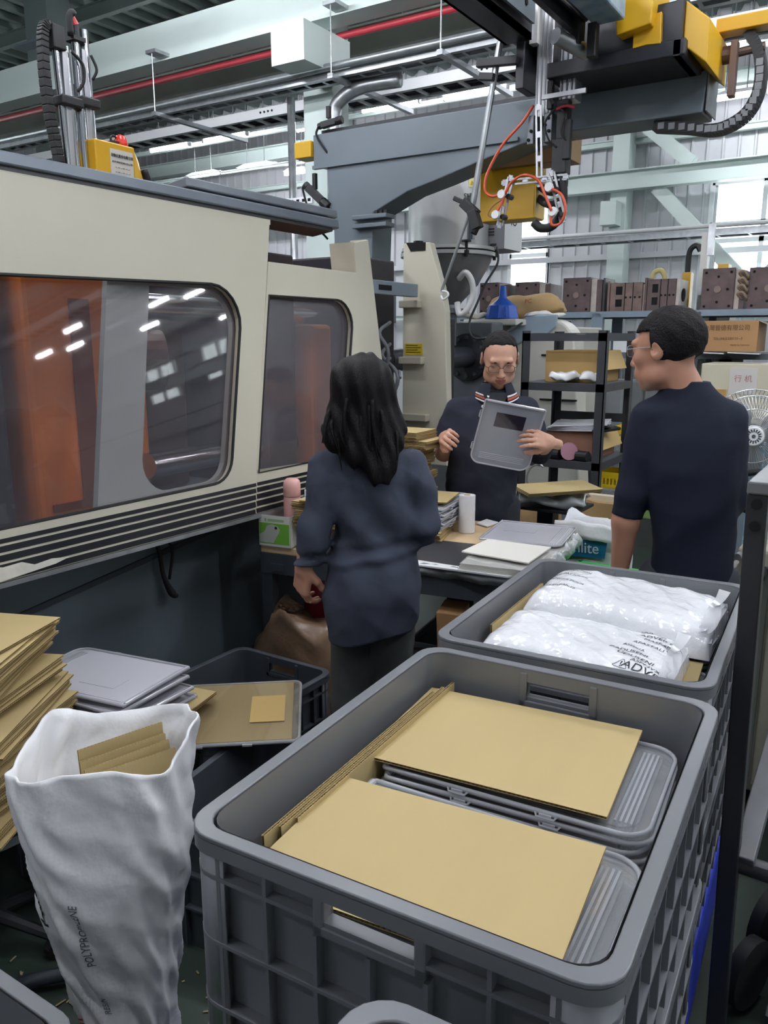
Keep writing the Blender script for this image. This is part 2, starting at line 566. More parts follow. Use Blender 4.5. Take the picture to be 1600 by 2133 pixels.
# cable trays
M_cover = mat('white_tray_cover', 'f2f3f5', 0.5)          # translucent sheet: lamps above shine through it
nt_ = M_cover.node_tree
tl_ = nt_.nodes.new('ShaderNodeBsdfTranslucent'); tl_.inputs[0].default_value = (.9, .92, .95, 1)
mx_ = nt_.nodes.new('ShaderNodeMixShader'); mx_.inputs[0].default_value = .6
nt_.links.new(nt_.nodes['Principled BSDF'].outputs[0], mx_.inputs[1]); nt_.links.new(tl_.outputs[0], mx_.inputs[2])
nt_.links.new(mx_.outputs[0], nt_.nodes['Material Output'].inputs[0])
M_cab = mat('dark_cables', '2a2638', 0.6)
def tray(label, y0, y1, z, white, x0=-17, x1=7, pitch=0.5, h=0.1):
    t = thing('cable_tray', label, 'cable tray', (0, y0, z))
    mr = M_white if white else M_galv
    MB().bb((x0, y0, z), (x1, y0 + 0.015, z + h)).bb((x0, y0 + 0.015, z), (x1, y0 + 0.05, z + 0.012)).build('tray_rail', mr, t)
    MB().bb((x0, y1 - 0.015, z), (x1, y1, z + h)).bb((x0, y1 - 0.05, z), (x1, y1 - 0.015, z + 0.012)).build('tray_rail', mr, t)
    n = int((x1 - x0) / pitch)
    rung = None
    for k in range(n):
        if rung is None:
            rung = MB().bb((x0, y0 + 0.015, z), (x0 + 0.03, y1 - 0.015, z + 0.02)).build('rung', mr, t)
        else:
            c = rung.copy(); COL.objects.link(c); c.location = (k * pitch, 0, 0)
    if white:
        mb = MB()
        for k in range(4):
            y = y0 + 0.06 + (y1 - y0 - 0.12) * k / 3
            mb.tube([(x0 + i * 0.8, y + 0.02 * math.sin(i * 1.7 + k), z + 0.05 + 0.008 * math.sin(i * 2.3 + k)) for i in range(31)], 0.032, 6)
        o = mb.build('cable_bundle', M_cab, t, smooth=True); o['kind'] = 'stuff'
    else:
        MB().bb((x0, y0 + 0.02, z + h), (x1, y1 - 0.02, z + h + 0.006)).build('cover_sheet', M_cover, t)
        mb = MB()
        mb.tube([(x0 + i * 0.35, y1 - 0.06 + 0.015 * math.sin(i * 1.1), z + 0.036 + 0.008 * math.sin(i * 1.57)) for i in range(69)], 0.014, 6)
        mb.build('cable_bundle', M_blackpl, t, smooth=True)
    return t
tray('galvanised ladder cable tray with white cover beside the thick conduit', 5.905, 6.085, 3.775, False, pitch=0.19, h=0.05)
t2 = tray('white sided cable tray filled with dark cables behind the galvanised tray', 6.65, 6.96, 3.815, True, pitch=0.21, h=0.09)
for xx in (-5.75, -3.4, -1.2):
    for k in range(4):
        MB().cyl((xx + k * 0.05, 6.645, 3.865), (xx + k * 0.05, 6.652, 3.865), 0.011, 8).build('bolt_hole', M_hole, t2)
tray('white ladder cable tray running high across the back wall', 12.0, 12.35, 3.02, False, x0=-5.6, x1=6, pitch=0.4, h=0.08)
pipe('conduit', 'thin pale conduit clipped on top of the back wall tray', [(-5.6, 11.98, 3.14), (6, 11.98, 3.14)], 0.03, M_white)
for i, (xx, lab) in enumerate(((-6.36, 'perforated tray hanger bracket with its rod, furthest along the ladder tray'), (-4.27, 'perforated tray hanger bracket beside the vertical conduit pole'), (-3.25, 'perforated tray hanger bracket behind the steel sensor rod'), (-1.5, 'perforated tray hanger bracket above the yellow robot tower'))):
    t = thing('tray_hanger', lab, 'bracket', (xx, 5.9, 3.75), group='cable tray hangers')
    MB().bb((xx, 5.78, 3.735), (xx + 0.05, 7.08, 3.772)).build('angle_bar', M_galv, t)
    MB().cyl((xx + 0.025, 5.80, 3.77), (xx + 0.025, 5.80, 4.3), 0.006, 6).build('rod', M_galv, t)
    MB().bb((xx - 0.04, 5.78, 4.28), (xx + 0.09, 5.97, 4.31)).build('anchor_plate', M_galv, t)

# ---------------------------------------------------------------- fluorescent lamps
M_tube = emit('fluorescent_tube', 'f6f8ff', TUBE_GLOW)
lamp0 = None
def lamp(x0, y, z, L, label, group='fluorescent tube lamps', rod=None, power=None, vis=True):
    rod = 6.43 - z - 0.08
    t = thing('fluorescent_lamp', label, 'lamp', (x0 + L / 2, y, z), group=group)
    MB().box((x0 + L / 2, y, z + 0.06), (L, 0.12, 0.05), taper=0.6).build('housing', M_white, t)
    MB().cyl((x0 + 0.04, y, z), (x0 + L - 0.04, y, z), 0.03, 8).build('tube', M_tube, t, smooth=30)
    MB().bb((x0, y - 0.03, z - 0.03), (x0 + 0.03, y + 0.03, z + 0.05)).build('end_cap', M_white, t)
    MB().bb((x0 + L - 0.03, y - 0.03, z - 0.03), (x0 + L, y + 0.03, z + 0.05)).build('end_cap', M_white, t)
    for q in (0.25, 0.7):
        MB().cyl((x0 + L * q, y, z + 0.08), (x0 + L * q, y, z + 0.08 + rod), 0.008, 6).build('rod', M_galv, t)
    return t
# seen in the photograph
lamp(-11.65, 10.5, 4.877, 0.98, 'hanging tube lamp under the white cable tray, left one of the nearer pair')
lamp(-10.35, 10.5, 4.88, 0.98, 'hanging tube lamp under the white cable tray, second of the nearer pair')
lamp(-11.9, 11.6, 4.62, 0.9, 'lower hanging tube lamp above the yellow control box, nearer the end wall')
lamp(-10.65, 11.65, 4.64, 0.9, 'lower hanging tube lamp above the end of the machine rail')
lamp(-7.15, 10.5, 4.90, 1.0, 'hanging tube lamp just above the grey robot beam, beside the elbow duct')
lamp(-5.95, 10.8, 4.96, 1.0, 'hanging tube lamp just behind the steel sensor rod')
lamp(-9.72, 12.2, 5.3, 0.55, 'small looking tube lamp behind the vertical conduit, upper one')
lamp(-9.84, 12.0, 4.55, 0.54, 'small looking tube lamp behind the vertical conduit, lower one')
lamp(-2.49, 10.6, 4.945, 0.57, 'hanging tube lamp behind the black cable chain loop, upper one')
lamp(-2.68, 12.6, 4.88, 0.6, 'hanging tube lamp behind the black cable chain loop, lower one')
lamp(-2.02, 12.6, 4.88, 0.6, 'hanging tube lamp outside the black cable chain loop')
# lamps out of view: added work-area rows, then the aisle lamps
for yy in (-1.6, 0.6, 2.5, 4.4):  # unseen rows added for light; the pair behind the camera is fill
    for xx in ((-5.2, -3.0) if yy < 0 else (-5.2, -2.6, 0.0, 2.6)):
        lamp(xx - 0.6, yy, 4.4, 1.2, 'unseen tube lamp added to light the work area', group='added lamps over the work area')
for xx, yy, k in ((9.04, 9.57, 'first'), (8.33, 9.94, 'second'), (10.17, 10.51, 'third'), (9.57, 10.85, 'fourth'), (6.62, 10.62, 'fifth'), (6.06, 10.99, 'sixth'), (8.1, 11.62, 'seventh'), (7.22, 13.06, 'eighth')):
    lamp(xx - .3, yy, 4.9, .6, 'hanging tube lamp far right over the aisle, mirrored in the guard pane', group='lamps over the aisle')
for xx in (1.5, 4.0):
    for yy in (5.4, 7.9):
        lamp(xx, yy, 4.75, 1.2, 'hanging tube lamp over the right hand aisle', group='lamps over the right hand aisle')
# ---------------------------------------------------------------- moulding machine
TA = R(8)
def G(y, v, off=0.0):
    """point on the leaning guard face: y along the machine, v up the face, off outwards"""
    return Vector((-2.2 - math.sin(TA) * v + math.cos(TA) * off, y, 1.08 + math.cos(TA) * v + math.sin(TA) * off))

def round_poly(pts, rad, n=6):
    out = []; k = len(pts)
    for i, p in enumerate(pts):
        r = rad[i]
        if r <= 0:
            out.append(tuple(p)); continue
        p = Vector(p); a = Vector(pts[i - 1]) - p; b = Vector(pts[(i + 1) % k]) - p
        a.normalize(); b.normalize()
        half = a.angle(b) / 2
        d = r / math.tan(half)
        s, e = p + a * d, p + b * d
        c = p + (a + b).normalized() * (r / math.sin(half))
        a0 = math.atan2(*(s - c).yx); a1 = math.atan2(*(e - c).yx)
        da = (a1 - a0 + math.pi) % (2 * math.pi) - math.pi
        for j in range(n + 1):
            t = a0 + da * j / n
            out.append((c.x + r * math.cos(t), c.y + r * math.sin(t)))
    return out

from mathutils.geometry import tessellate_polygon
def plate(mb, loops, fn, t0, t1, m=0):
    """flat sheet with openings: loops of 2d points, fn maps (a, b, offset) to the scene"""
    flat = [p for l in loops for p in l]
    tris = tessellate_polygon([[Vector((p[0], p[1], 0)) for p in l] for l in loops])
    vs = [fn(p[0], p[1], t1) for p in flat] + [fn(p[0], p[1], t0) for p in flat]
    n = len(flat); fs = [tuple(t) for t in tris] + [tuple(i + n for i in reversed(t)) for t in tris]
    o = 0
    for l in loops:
        k = len(l)
        fs += [(o + i, o + (i + 1) % k, n + o + (i + 1) % k, n + o + i) for i in range(k)]
        o += k
    mb.add(vs, fs, m)
    return mb

imm = thing('injection_moulding_machine', 'large cream injection moulding machine with tinted guard windows along the aisle', 'machine', (-2.9, 2.4, 0))
M_pane = clear('tinted_guard_pane', 'f6f4f4', 0.91, 0.025, hz='9c9ca8')
M_pane2 = clear('scratched_guard_pane', 'f2eeee', 0.84, 0.10, hz='a5a3ae')
M_orange = mat('orange_platen_paint', 'f0842a', 0.5, var=0.15, vs=2.5, wear=('5a3a2a', 4, 0.68))
M_base = mat('machine_base_paint', '59646b', 0.5, var=0.12, vs=1.5, wear=('454c50', 4, 0.7))
M_band = mat('inner_frame_paint', 'c3c8c6', 0.45, var=0.05, vs=3)

win1 = round_poly([(0.55, 0.022), (2.285, 0.022), (2.51, 0.785), (0.55, 0.74)], [0, .12, .13, 0])
panel1 = [(0.0, -0.135), (2.395, -0.135), (2.43, 0.0), (2.735, 1.067), (0.0, 1.067)]
g1 = plate(MB(), [panel1, win1], G, -0.01, 0.02).build('sliding_guard', M_cream, imm, bevel=0.006)
win2 = round_poly([(2.462, 0.03), (3.06, 0.03), (3.305, 0.755), (2.677, 0.755)], [0, .1, .1, 0])
panel2 = [(2.40, -0.135), (3.494, -0.135), (3.494, 1.063), (3.364, 1.04), (3.352, 0.893), (2.70, 0.896), (2.43, -0.0)]
g2 = plate(MB(), [panel2, win2], G, -0.02, 0.008).build('fixed_guard', M_cream, imm, bevel=0.004)
plate(MB(), [round_poly([(0.5, 0.0), (2.3, 0.0), (2.53, 0.81), (0.5, 0.76)], [0, .12, .13, 0])], G, -0.018, -0.012).build('window_pane', M_pane, g1)
plate(MB(), [[(2.45, 0.01), (3.08, 0.01), (3.32, 0.775), (2.67, 0.775)]], G, -0.03, -0.024).build('window_pane', M_pane2, g2)
# rubber seals round the windows
def gtube(loop, off, r, m, par, name='seal', closed=True):
    return MB().tube([G(a, b, off) for a, b in loop], r, 6, closed=closed).build(name, m, par)
gtube(win1, 0.018, 0.006, M_rubber, g1)
gtube(win2, 0.006, 0.006, M_rubber, g2)
# inner pale frame behind the pane, with its own rounded opening
hole = round_poly([(1.885, 0.03), (2.30, 0.03), (2.52, 0.775), (2.072, 0.775)], [.1, .12, .13, 0])
plate(MB(), [[(1.693, 0.0), (2.42, 0.0), (2.66, 0.85), (1.905, 0.85)], hole], G, -0.06, -0.035).build('inner_door_frame', M_band, imm)
# louvre stripes: dark recesses under both guards, each a strip
for i, (v0, v1) in enumerate(((-0.008, -0.021), (-0.029, -0.047), (-0.055, -0.074), (-0.082, -0.104), (-0.112, -0.13))):
    for (ya, yb, off, par) in ((0.0, 2.425 + v0 * 0.26, 0.022, g1), (2.445 + v0 * 0.26, 3.49, 0.010, g2)):
        mb = MB()
        vs = [G(ya, v0, off), G(yb, v0, off), G(yb, v1, off), G(ya, v1, off)]
        mb.prism(vs, Vector((-0.004, 0, 0)))
        mb.build('black_louvre', mat('louvre_black', '17181f', 0.4, wear=('c9c4b4', 12, 0.70)), par)
plate(MB(), [[(0.0, -0.135), (3.494, -0.135), (3.494, -0.15), (0.0, -0.15)]], G, -0.05, 0.025).build('steel_lip', M_galv, imm)
# worn paint patch at the left end of the stripes
plate(MB(), [[(0.9, -0.128), (1.25, -0.132), (1.47, -0.118), (1.52, -0.108), (1.46, -0.1), (1.40, -0.105), (1.36, -0.088), (1.3, -0.09), (1.24, -0.075), (1.1, -0.08), (0.9, -0.07)]], G, 0.0, 0.0265).build('worn_paint', mat('bare_primer', 'dcd8cc', 0.6, var=0.15, vs=20), g1)
# guard tops and ends going back into the machine
MB().prism([G(0, 1.067, 0.02), G(2.735, 1.067, 0.02), G(2.735, 1.067, 0.02) + Vector((-.12, 0, 0)), G(0, 1.067, 0.02) + Vector((-.12, 0, 0))], (0, 0, -0.02)).build('guard_top', M_cream, imm)
MB().prism([G(2.7, 0.896), G(3.352, 0.893), G(3.352, 0.893) + Vector((-.3, 0, 0)), G(2.7, 0.896) + Vector((-.3, 0, 0))], (0, 0, -0.015)).build('guard_top', mat('rusty_top', '9a6a4c', 0.6, var=0.3, vs=9), imm)
MB().prism([G(2.735, 1.067), G(2.70, 0.88), G(2.70, 0.88) + Vector((-.3, 0, 0)), G(2.735, 1.067) + Vector((-.3, 0, 0))], (0, -0.015, 0)).build('guard_side', M_cream, imm)
MB().prism([G(3.494, -0.13), G(3.494, 1.063), G(3.494, 1.063) + Vector((-.09, 0, 0)), G(3.494, -0.13) + Vector((-.16, 0, 0))], (0, -0.02, 0)).build('guard_side', M_cream, imm)
MB().prism([G(3.36, 1.04), G(3.352, 0.89), G(3.352, 0.89) + Vector((-.14, 0, 0)), G(3.36, 1.04) + Vector((-.14, 0, 0))], (0, 0.02, 0)).build('guard_side', M_cream, imm)
MB().bb((-2.50, 2.72, 1.97), (-2.42, 2.78, 2.04)).build('stop_block', M_cream, imm, bevel=0.004)
# top rails
rail = plate(MB(), [[(0.0, 1.082), (3.225, 1.082), (3.225, 1.124), (0.0, 1.124)]], G, -0.10, 0.03).build('guide_rail', mat('rail_steel', '6a727c', 0.4, 0.3, var=0.15, vs=4, wear=('9a9da2', 6, 0.66)), imm, bevel=0.006)
plate(MB(), [[(0.0, 1.067), (3.18, 1.067), (3.18, 1.082), (0.0, 1.082)]], G, -0.10, 0.018).build('rail_gap', M_blackpl, imm)
plate(MB(), [[(2.30, 1.142), (3.265, 1.142), (3.265, 1.180), (2.30, 1.180)]], G, -0.2, 0.0).build('guide_rail', mat('worn_rail_steel', '7a8088', 0.4, 0.3, var=0.2, vs=5, wear=('b0a89a', 5, 0.66)), imm, bevel=0.006)
plate(MB(), [[(2.30, 1.124), (3.2, 1.124), (3.2, 1.145), (2.30, 1.142)]], G, -0.2, -0.02).build('rail_gap', M_blackpl, imm)
# machine base, set back under the guard
MB().bb((-3.9, -0.4, 0.0), (-2.40, 3.95, 0.93)).build('base', M_base, imm, bevel=0.01)
MB().prism([(-2.40, -0.4, 0.93), (-2.40, 3.49, 0.93), (-2.24, 3.49, 0.945), (-2.24, -0.4, 0.945)], (0, 0, -0.02)).build('drip_ledge', M_slate, imm)
MB().beam((-2.395, 0.3, 0.60), (-2.395, 2.4, 0.86), 0.012, 0.02).build('base_shade_line', M_dark, imm)  # slanting shade line on the base, put into a dark strip
# interior: back sheet, platens, tie bars, clamp
MB().bb((-3.92, -0.4, 0.9), (-3.88, 4.0, 2.15)).build('back_guard', M_dark, imm)
MB().bb((-3.6, 1.81, 0.85), (-2.72, 2.36, 2.02)).build('moving_platen', M_orange, imm, bevel=0.02)
pl = imm.children[-1]
MB().bb((-2.725, 2.00, 1.02), (-2.712, 2.09, 1.8)).bb((-2.725, 1.86, 0.99), (-2.712, 2.09, 1.02)).build('platen_slot', mat('slot_brown', '7d3c1a', 0.8), pl)
MB().bb((-2.76, 2.14, 0.90), (-2.62, 2.30, 0.97)).bb((-2.72, 2.22, 0.86), (-2.62, 2.27, 1.0)).build('clamp', M_blackpl, pl, bevel=0.01)
MB().bb((-3.6, 0.2, 0.85), (-2.78, 1.75, 2.02)).build('end_block', M_dark, imm, bevel=0.02)
MB().bb((-3.6, 3.0, 0.85), (-2.60, 3.22, 2.05)).build('mould_half', mat('dark_mould', '3c3438', 0.45, 0.4, var=0.3, vs=5), imm, bevel=0.01)
MB().bb((-3.5, 2.45, 0.95), (-2.95, 2.8, 1.75)).cyl((-3.0, 2.45, 1.55), (-2.9, 2.62, 1.55), 0.14, 20).build('mould_half', mat('brown_mould', '5a4038', 0.5, 0.3, var=0.3, vs=5), imm, bevel=0.01)
for z, x in ((1.12, -2.68), (1.78, -2.7), (1.12, -3.5), (1.78, -3.5)):
    MB().cyl((x, 2.3, z), (x, 3.7, z), 0.055, 18).build('tie_bar', M_chrome, imm, smooth=30)
MB().bb((-2.72, 3.26, 1.0), (-2.52, 3.42, 1.72)).build('ejector_box', M_orange, imm, bevel=0.02)
# hoses seen in the open gap at the mould
fp = MB().bb((-3.7, 3.62, 0.85), (-2.52, 4.03, 2.08)).build('fixed_platen', mat('platen_black', '2b2730', 0.5, 0.3, var=0.3, vs=4), imm, bevel=0.01)
for k, (z, dx) in enumerate(((1.62, .10), (1.5, .16), (1.42, .08))):
    MB().tube([(-2.5, 3.95, z + .12), (-2.44 + dx * .3, 3.7, z + .06), (-2.40 + dx, 3.62, z - .05), (-2.44 + dx * .5, 3.66, z - .25), (-2.52, 3.8, z - .38)], 0.011, 6, smooth=5).build('coolant_hose', mat('grey_hose', '5d6068', 0.5), fp, smooth=True)
# top bracket between guard and end panel
tb = MB().bb((-2.375, 3.36, 1.875), (-2.335, 3.98, 1.945)).build('slotted_bracket', mat('blue_grey_paint', '7d8a96', 0.4), imm, bevel=0.004)
MB().bb((-2.336, 3.58, 1.897), (-2.331, 3.70, 1.923)).build('bracket_slot', M_hole, tb)
# end panel beyond the gap
ep_poly = [(-2.477, 0.93), (-2.172, 0.93), (-2.175, 1.21), (-2.199, 1.80), (-2.225, 1.93), (-2.305, 2.172), (-2.476, 2.175)]
ep = MB().prism([(x, 4.05, z) for x, z in ep_poly], (0, 0.06, 0)).build('end_panel', M_cream, imm, bevel=0.005)
for z, x1 in ((1.843, -2.35), (1.53, -2.325), (1.205, -2.29)):
    MB().bb((-2.475, 4.00, z - .022), (x1, 4.05, z + .018)).build('guide_bar', mat('bar_cream', 'b9b4a4', 0.45), ep, bevel=0.004)
MB().prism([(-2.455, 4.045, 2.178), (-2.33, 4.045, 2.172), (-2.33, 4.045, 2.13), (-2.425, 4.045, 2.13)], (0, 0.02, 0.0)).build('cut_out', M_hole, ep)
sg = MB().bb((-2.458, 4.044, 1.56), (-2.343, 4.05, 1.622)).build('warning_plate', mat('yellow_label', 'c9b02a', 0.5), ep)
for k in range(4):
    MB().bb((-2.45, 4.0425, 1.571 + k * .013), (-2.352 - (k % 2) * .02, 4.0441, 1.576 + k * .013)).build('print_line', mat('label_print', '5b5220', 0.6), sg)
# operator panel on the edge of the end panel
op = MB().bb((-2.265, 4.13, 0.95), (-2.205, 4.18, 1.76)).build('operator_panel', mat('panel_black', '1f2126', 0.4), imm, bevel=0.004)
MB().bb((-2.262, 4.125, 1.12), (-2.208, 4.13, 1.30)).build('blue_strip', mat('panel_blue', '3d6ea8', 0.4), op)
MB().bb((-2.258, 4.124, 1.58), (-2.212, 4.13, 1.74)).build('screen', mat('panel_grey', 'a5abb0', 0.4), op)
mb = MB()
for i in range(3):
    for j in range(9):
        mb.bb((-2.257 + i * .016, 4.123, 1.325 + j * .025), (-2.246 + i * .016, 4.13, 1.342 + j * .025))
mb.build('button', M_white, op)
tag(MB().tube([(-2.395, 2.03, 0.93), (-2.37, 2.06, 0.86), (-2.37, 2.08, 0.74), (-2.36, 2.11, 0.66), (-2.35, 2.13, 0.645)], [0.006, .008, .009, .016, .008], 8, smooth=5).tube([(-2.395, 2.05, 0.93), (-2.36, 2.12, 0.85), (-2.36, 2.10, 0.72)], 0.006, 6, smooth=4).build('strap', M_rubber, smooth=True), 'black strap hanging below the striped lip of the cream machine guard', 'strap')
# knotted clear green bag tied at the gap
mb = MB().lathe((-2.36, 3.70, 1.36), [(0.004, .1), (0.02, .085), (0.008, .07), (0.03, .05), (0.05, .01), (0.045, -.03), (0.015, -.06), (0.0, -.065)], 14)
for i in range(len(mb.v)):
    p = mb.v[i]; w = 1 + 0.2 * math.sin(7 * p[2] * 20 + 5 * p[0] * 60)
    mb.v[i] = (-2.36 + (p[0] + 2.36) * w, 3.70 + (p[1] - 3.70) * w, p[2])
tag(mb.build('plastic_bag', clear('green_film', 'c2dcc4', 0.55, 0.2, hz='b6cdb4'), smooth=True), 'small knotted pale green plastic bag hanging at the machine gap', 'bag')

# rear of the machine: injection unit
M_cast = mat('cast_grey', '6b6f74', 0.5, 0.2, var=0.15, vs=5)
MB().bb((-3.2, 5.55, 0.0), (-2.62, 5.75, 1.77)).build('injection_plate', M_cast, imm, bevel=0.01)
fl = MB().cyl((-2.80, 5.50, 1.515), (-2.80, 5.56, 1.515), 0.175, 32).build('barrel_flange', M_black, imm, bevel=0.005)
for k in range(12):
    a = 2 * math.pi * k / 12
    mb = MB().cyl((-2.8 + .145 * math.cos(a), 5.485, 1.515 + .145 * math.sin(a)), (-2.8 + .145 * math.cos(a), 5.5, 1.515 + .145 * math.sin(a)), .014, 6)
    mb.build('bolt', M_dark, fl)
MB().cyl((-2.82, 4.4, 1.515), (-2.80, 5.52, 1.515), 0.075, 20).cyl((-2.82, 4.1, 1.515), (-2.82, 4.4, 1.515), 0.04, 16, .07).build('barrel', mat('dark_barrel', '4b4f57', 0.35, 0.6), imm, smooth=30)
# cream injection housing with rounded shoulder and pale blue shield
prof = round_poly([(-2.98, 0.25), (-2.02, 0.25), (-2.16, 1.80), (-2.98, 1.80)], [0.02, .05, .22, .03], 10)
MB().prism([(x, 6.0, z) for x, z in prof], (0, 0.22, 0)).bb((-2.98, 6.22, 0.0), (-2.45, 7.6, 1.75)).bb((-2.95, 6.03, 0.0), (-2.1, 6.2, 0.3)).build('injection_housing', mat('pale_cream', 'dcdad0', 0.4, var=0.04), imm, bevel=0.015)
ih = imm.children[-1]
MB().prism([(x, 5.97, z) for x, z in ((-2.76, 1.50), (-2.70, 1.50), (-2.62, 1.60), (-2.5, 1.655), (-2.36, 1.68), (-2.29, 1.74), (-2.28, 1.83), (-2.34, 1.83), (-2.5, 1.825), (-2.62, 1.78), (-2.72, 1.68))], (0, 0.03, 0)).build('blue_shield', mat('pale_blue_paint', 'a9bccb', 0.4, var=0.06), ih, bevel=0.008)
for z in (1.52, 1.18):
    MB().bb((-2.4, 5.985, z), (-2.1, 6.0, z + .012)).build('panel_gap', M_hole, ih)

# hopper dryer over the injection unit
hp = thing('hopper_dryer', 'grey steel hopper dryer with cone bottom above the injection unit', 'hopper', (-2.9, 5.37, 1.8))
M_hop = mat('hopper_steel', 'b5b6b6', 0.36, 0.35, var=0.08, vs=3)
hx, hy = -2.9, 5.37
MB().lathe((hx, hy, 0), [(0.0, 3.0), (.2, 2.99), (.285, 2.93), (.29, 2.9), (.29, 2.285)], 40).build('drum', M_hop, hp, smooth=30)
MB().lathe((hx, hy, 0), [(.29, 2.29), (.335, 2.285), (.34, 2.262), (.30, 2.258)], 40).lathe((hx, hy, 0), [(.30, 2.252), (.345, 2.25), (.345, 2.225), (.3, 2.22)], 40).build('flange', M_hop, hp, smooth=30)
MB().lathe((hx, hy, 0), [(.315, 2.222), (.31, 2.19), (.22, 2.03), (.11, 1.915), (.09, 1.89), (.09, 1.86)], 40).build('cone', mat('cone_steel', '85868a', 0.35, 0.5, var=0.1, vs=4), hp, smooth=30)
MB().bb((hx - .12, hy - .12, 1.83), (hx + .12, hy + .12, 1.865)).cyl((hx, hy, 1.6), (hx, hy, 1.83), .07, 16).build('throat', M_cast, hp)
for a in (-100, -40, 20, 140):
    p = Vector((hx + .335 * math.cos(R(a)), hy + .335 * math.sin(R(a)), 2.2))
    MB().cyl(p, p + Vector((0, 0, .10)), .012, 8).cyl(p + Vector((0, 0, .10)), p + Vector((0, 0, .112)), .035, 8).cyl(p + Vector((0, 0, .02)), p + Vector((0, 0, .045)), .022, 8).build('clamp_knob', M_blackpl, hp)
fx = frame3((.88, .47, 0), (0, 0, 1))
def on_drum(a, z, d=.294):
    return (hx + d * math.cos(R(a)), hy + d * math.sin(R(a)), z)
def drum_frame(a):
    return frame3((-math.sin(R(a)), math.cos(R(a)), 0), (0, 0, 1))
text('lettering', 'SH', on_drum(-36, 2.60), drum_frame(-36), .05, M_ink, hp)
q = drum_frame(-30)
wl = MB().box(on_drum(-30, 2.69, .292), (.045, .055, .004), q).build('warning_label', mat('label_yellow_w', 'e8e6a0', 0.5), hp)
c0 = Vector(on_drum(-30, 2.69, .295))
MB().prism([c0 + q @ Vector((-.017, -.014, 0)), c0 + q @ Vector((.017, -.014, 0)), c0 + q @ Vector((0, .018, 0))], q @ Vector((0, 0, .0012))).build('triangle', M_yellow, wl)
text('mark', '!', c0 + q @ Vector((0, -.002, .0014)), q, .022, M_ink, wl)
MB().bb((hx + .25, hy - .17, 2.32), (hx + .28, hy - .14, 2.62)).build('handle', M_chrome, hp)
cb = thing('control_box', 'grey dryer control box on the hopper side with a round knob symbol', 'control box', (-2.66, 5.55, 2.4))
MB().bb((-2.68, 5.46, 2.27), (-2.5, 5.75, 2.57)).build('case', mat('ctrl_grey', '77797e', 0.45), cb, bevel=0.004)
MB().bb((-2.5, 5.46, 2.275), (-2.494, 5.75, 2.565)).build('face', mat('ctrl_white', 'd8d9db', 0.4), cb)
bf = frame3((0, 1, 0), (0, 0, 1))
text('logo', 'IO', (-2.4925, 5.60, 2.47), bf, .10, M_ink, cb)
for k in range(3):
    MB().bb((-2.64, 5.455, 2.37 + k * .02), (-2.58, 5.46, 2.376 + k * .02)).build('vent_slot', M_hole, cb)
tag(MB().tube([(-2.52, 5.38, 2.28), (-2.50, 5.36, 2.17), (-2.56, 5.30, 2.03), (-2.60, 5.26, 1.9), (-2.64, 5.22, 1.76), (-2.60, 5.2, 1.66), (-2.5, 5.22, 1.655), (-2.40, 5.35, 1.70), (-2.36, 5.5, 1.76)], 0.008, 6, smooth=6).build('cable', M_blackpl, smooth=True), 'black cable drooping from the dryer control box past the blue funnel', 'cable')
tag(MB().tube([(-2.72, 5.2, 2.06), (-2.66, 5.18, 2.1), (-2.62, 5.2, 2.04), (-2.62, 5.22, 1.94), (-2.66, 5.2, 1.84), (-2.71, 5.2, 1.82), (-2.74, 5.22, 1.9)], 0.022, 8, smooth=5).build('air_hose', mat('white_hose', 'dcdcdc', 0.5), smooth=True), 'short white air hose looped beside the hopper cone', 'hose')
MB().bb((-2.98, 5.78, 1.75), (-2.53, 6.0, 1.798)).build('cover', mat('pale_cream', 'dcdad0', 0.4, var=0.04), imm, bevel=0.01)
# things lying on the injection unit
fz = 1.80
fn_ = thing('funnel', 'bright blue plastic funnel standing upside down on the injection unit', 'funnel', (-2.70, 5.85, fz))
M_blue = mat('blue_plastic', '2f62c8', 0.3)
MB().lathe((-2.70, 5.90, 0), [(.128, 1.80), (.132, 1.805), (.12, 1.86), (.112, 1.90), (.10, 1.905), (.035, 1.955), (.03, 1.97), (.022, 2.05), (.018, 2.05), (.024, 1.965), (.09, 1.895), (.105, 1.88), (.12, 1.80)], 9).build('bowl', M_blue, fn_, smooth=25)
MB().tube([(-2.63, 5.79, 1.885), (-2.615, 5.775, 1.86), (-2.612, 5.77, 1.835), (-2.618, 5.775, 1.815)], .008, 6, smooth=3).build('handle', M_blue, fn_, smooth=True)

def lumpy(mb, amp, f, seed=0):
    r = np.random.default_rng(seed); ph = r.uniform(0, 6.3, 9)
    for i, p in enumerate(mb.v):
        x, y, z = p
        n = [sum(math.sin(f * (k + 1) * (a + .7 * b) + ph[(k * 3 + j) % 9]) / (k + 1) for k in range(3)) for j, (a, b) in enumerate(((y, z), (z, x), (x, y)))]
        mb.v[i] = (x + amp * n[0], y + amp * n[1], z + amp * n[2])
    return mb
M_kraft = mat('kraft_paper', 'b99a6b', 0.65, var=0.1, vs=6, bump=0.25, bs=25)
def pillow(c, l, w, h, rz=0, n=16, pw=3.0, flat=True, pinch=0.0):
    mb = MB(); c = Vector(c); rm = rotm(0, 0, rz)
    rings = []
    for i in range(n + 1):
        u = -1 + 2 * i / n
        e = max(0.0, 1 - abs(u) ** pw) ** (1 / pw)
        ww = w / 2 * (1 - pinch * abs(u) ** 3)
        ring = []
        for j in range(16):
            t = 2 * math.pi * j / 16
            ca, sa = math.cos(t), math.sin(t)
            yy = math.copysign(abs(ca) ** .6, ca) * ww * (0.75 + .25 * e)
            zz = math.copysign(abs(sa) ** .7, sa) * h / 2 * max(e, .06)
            if flat and zz < 0: zz *= 0.5
            ring.append(c + rm @ Vector((u * l / 2, yy, zz)))
        rings.append(ring)
    mb.loft(rings)
    return mb
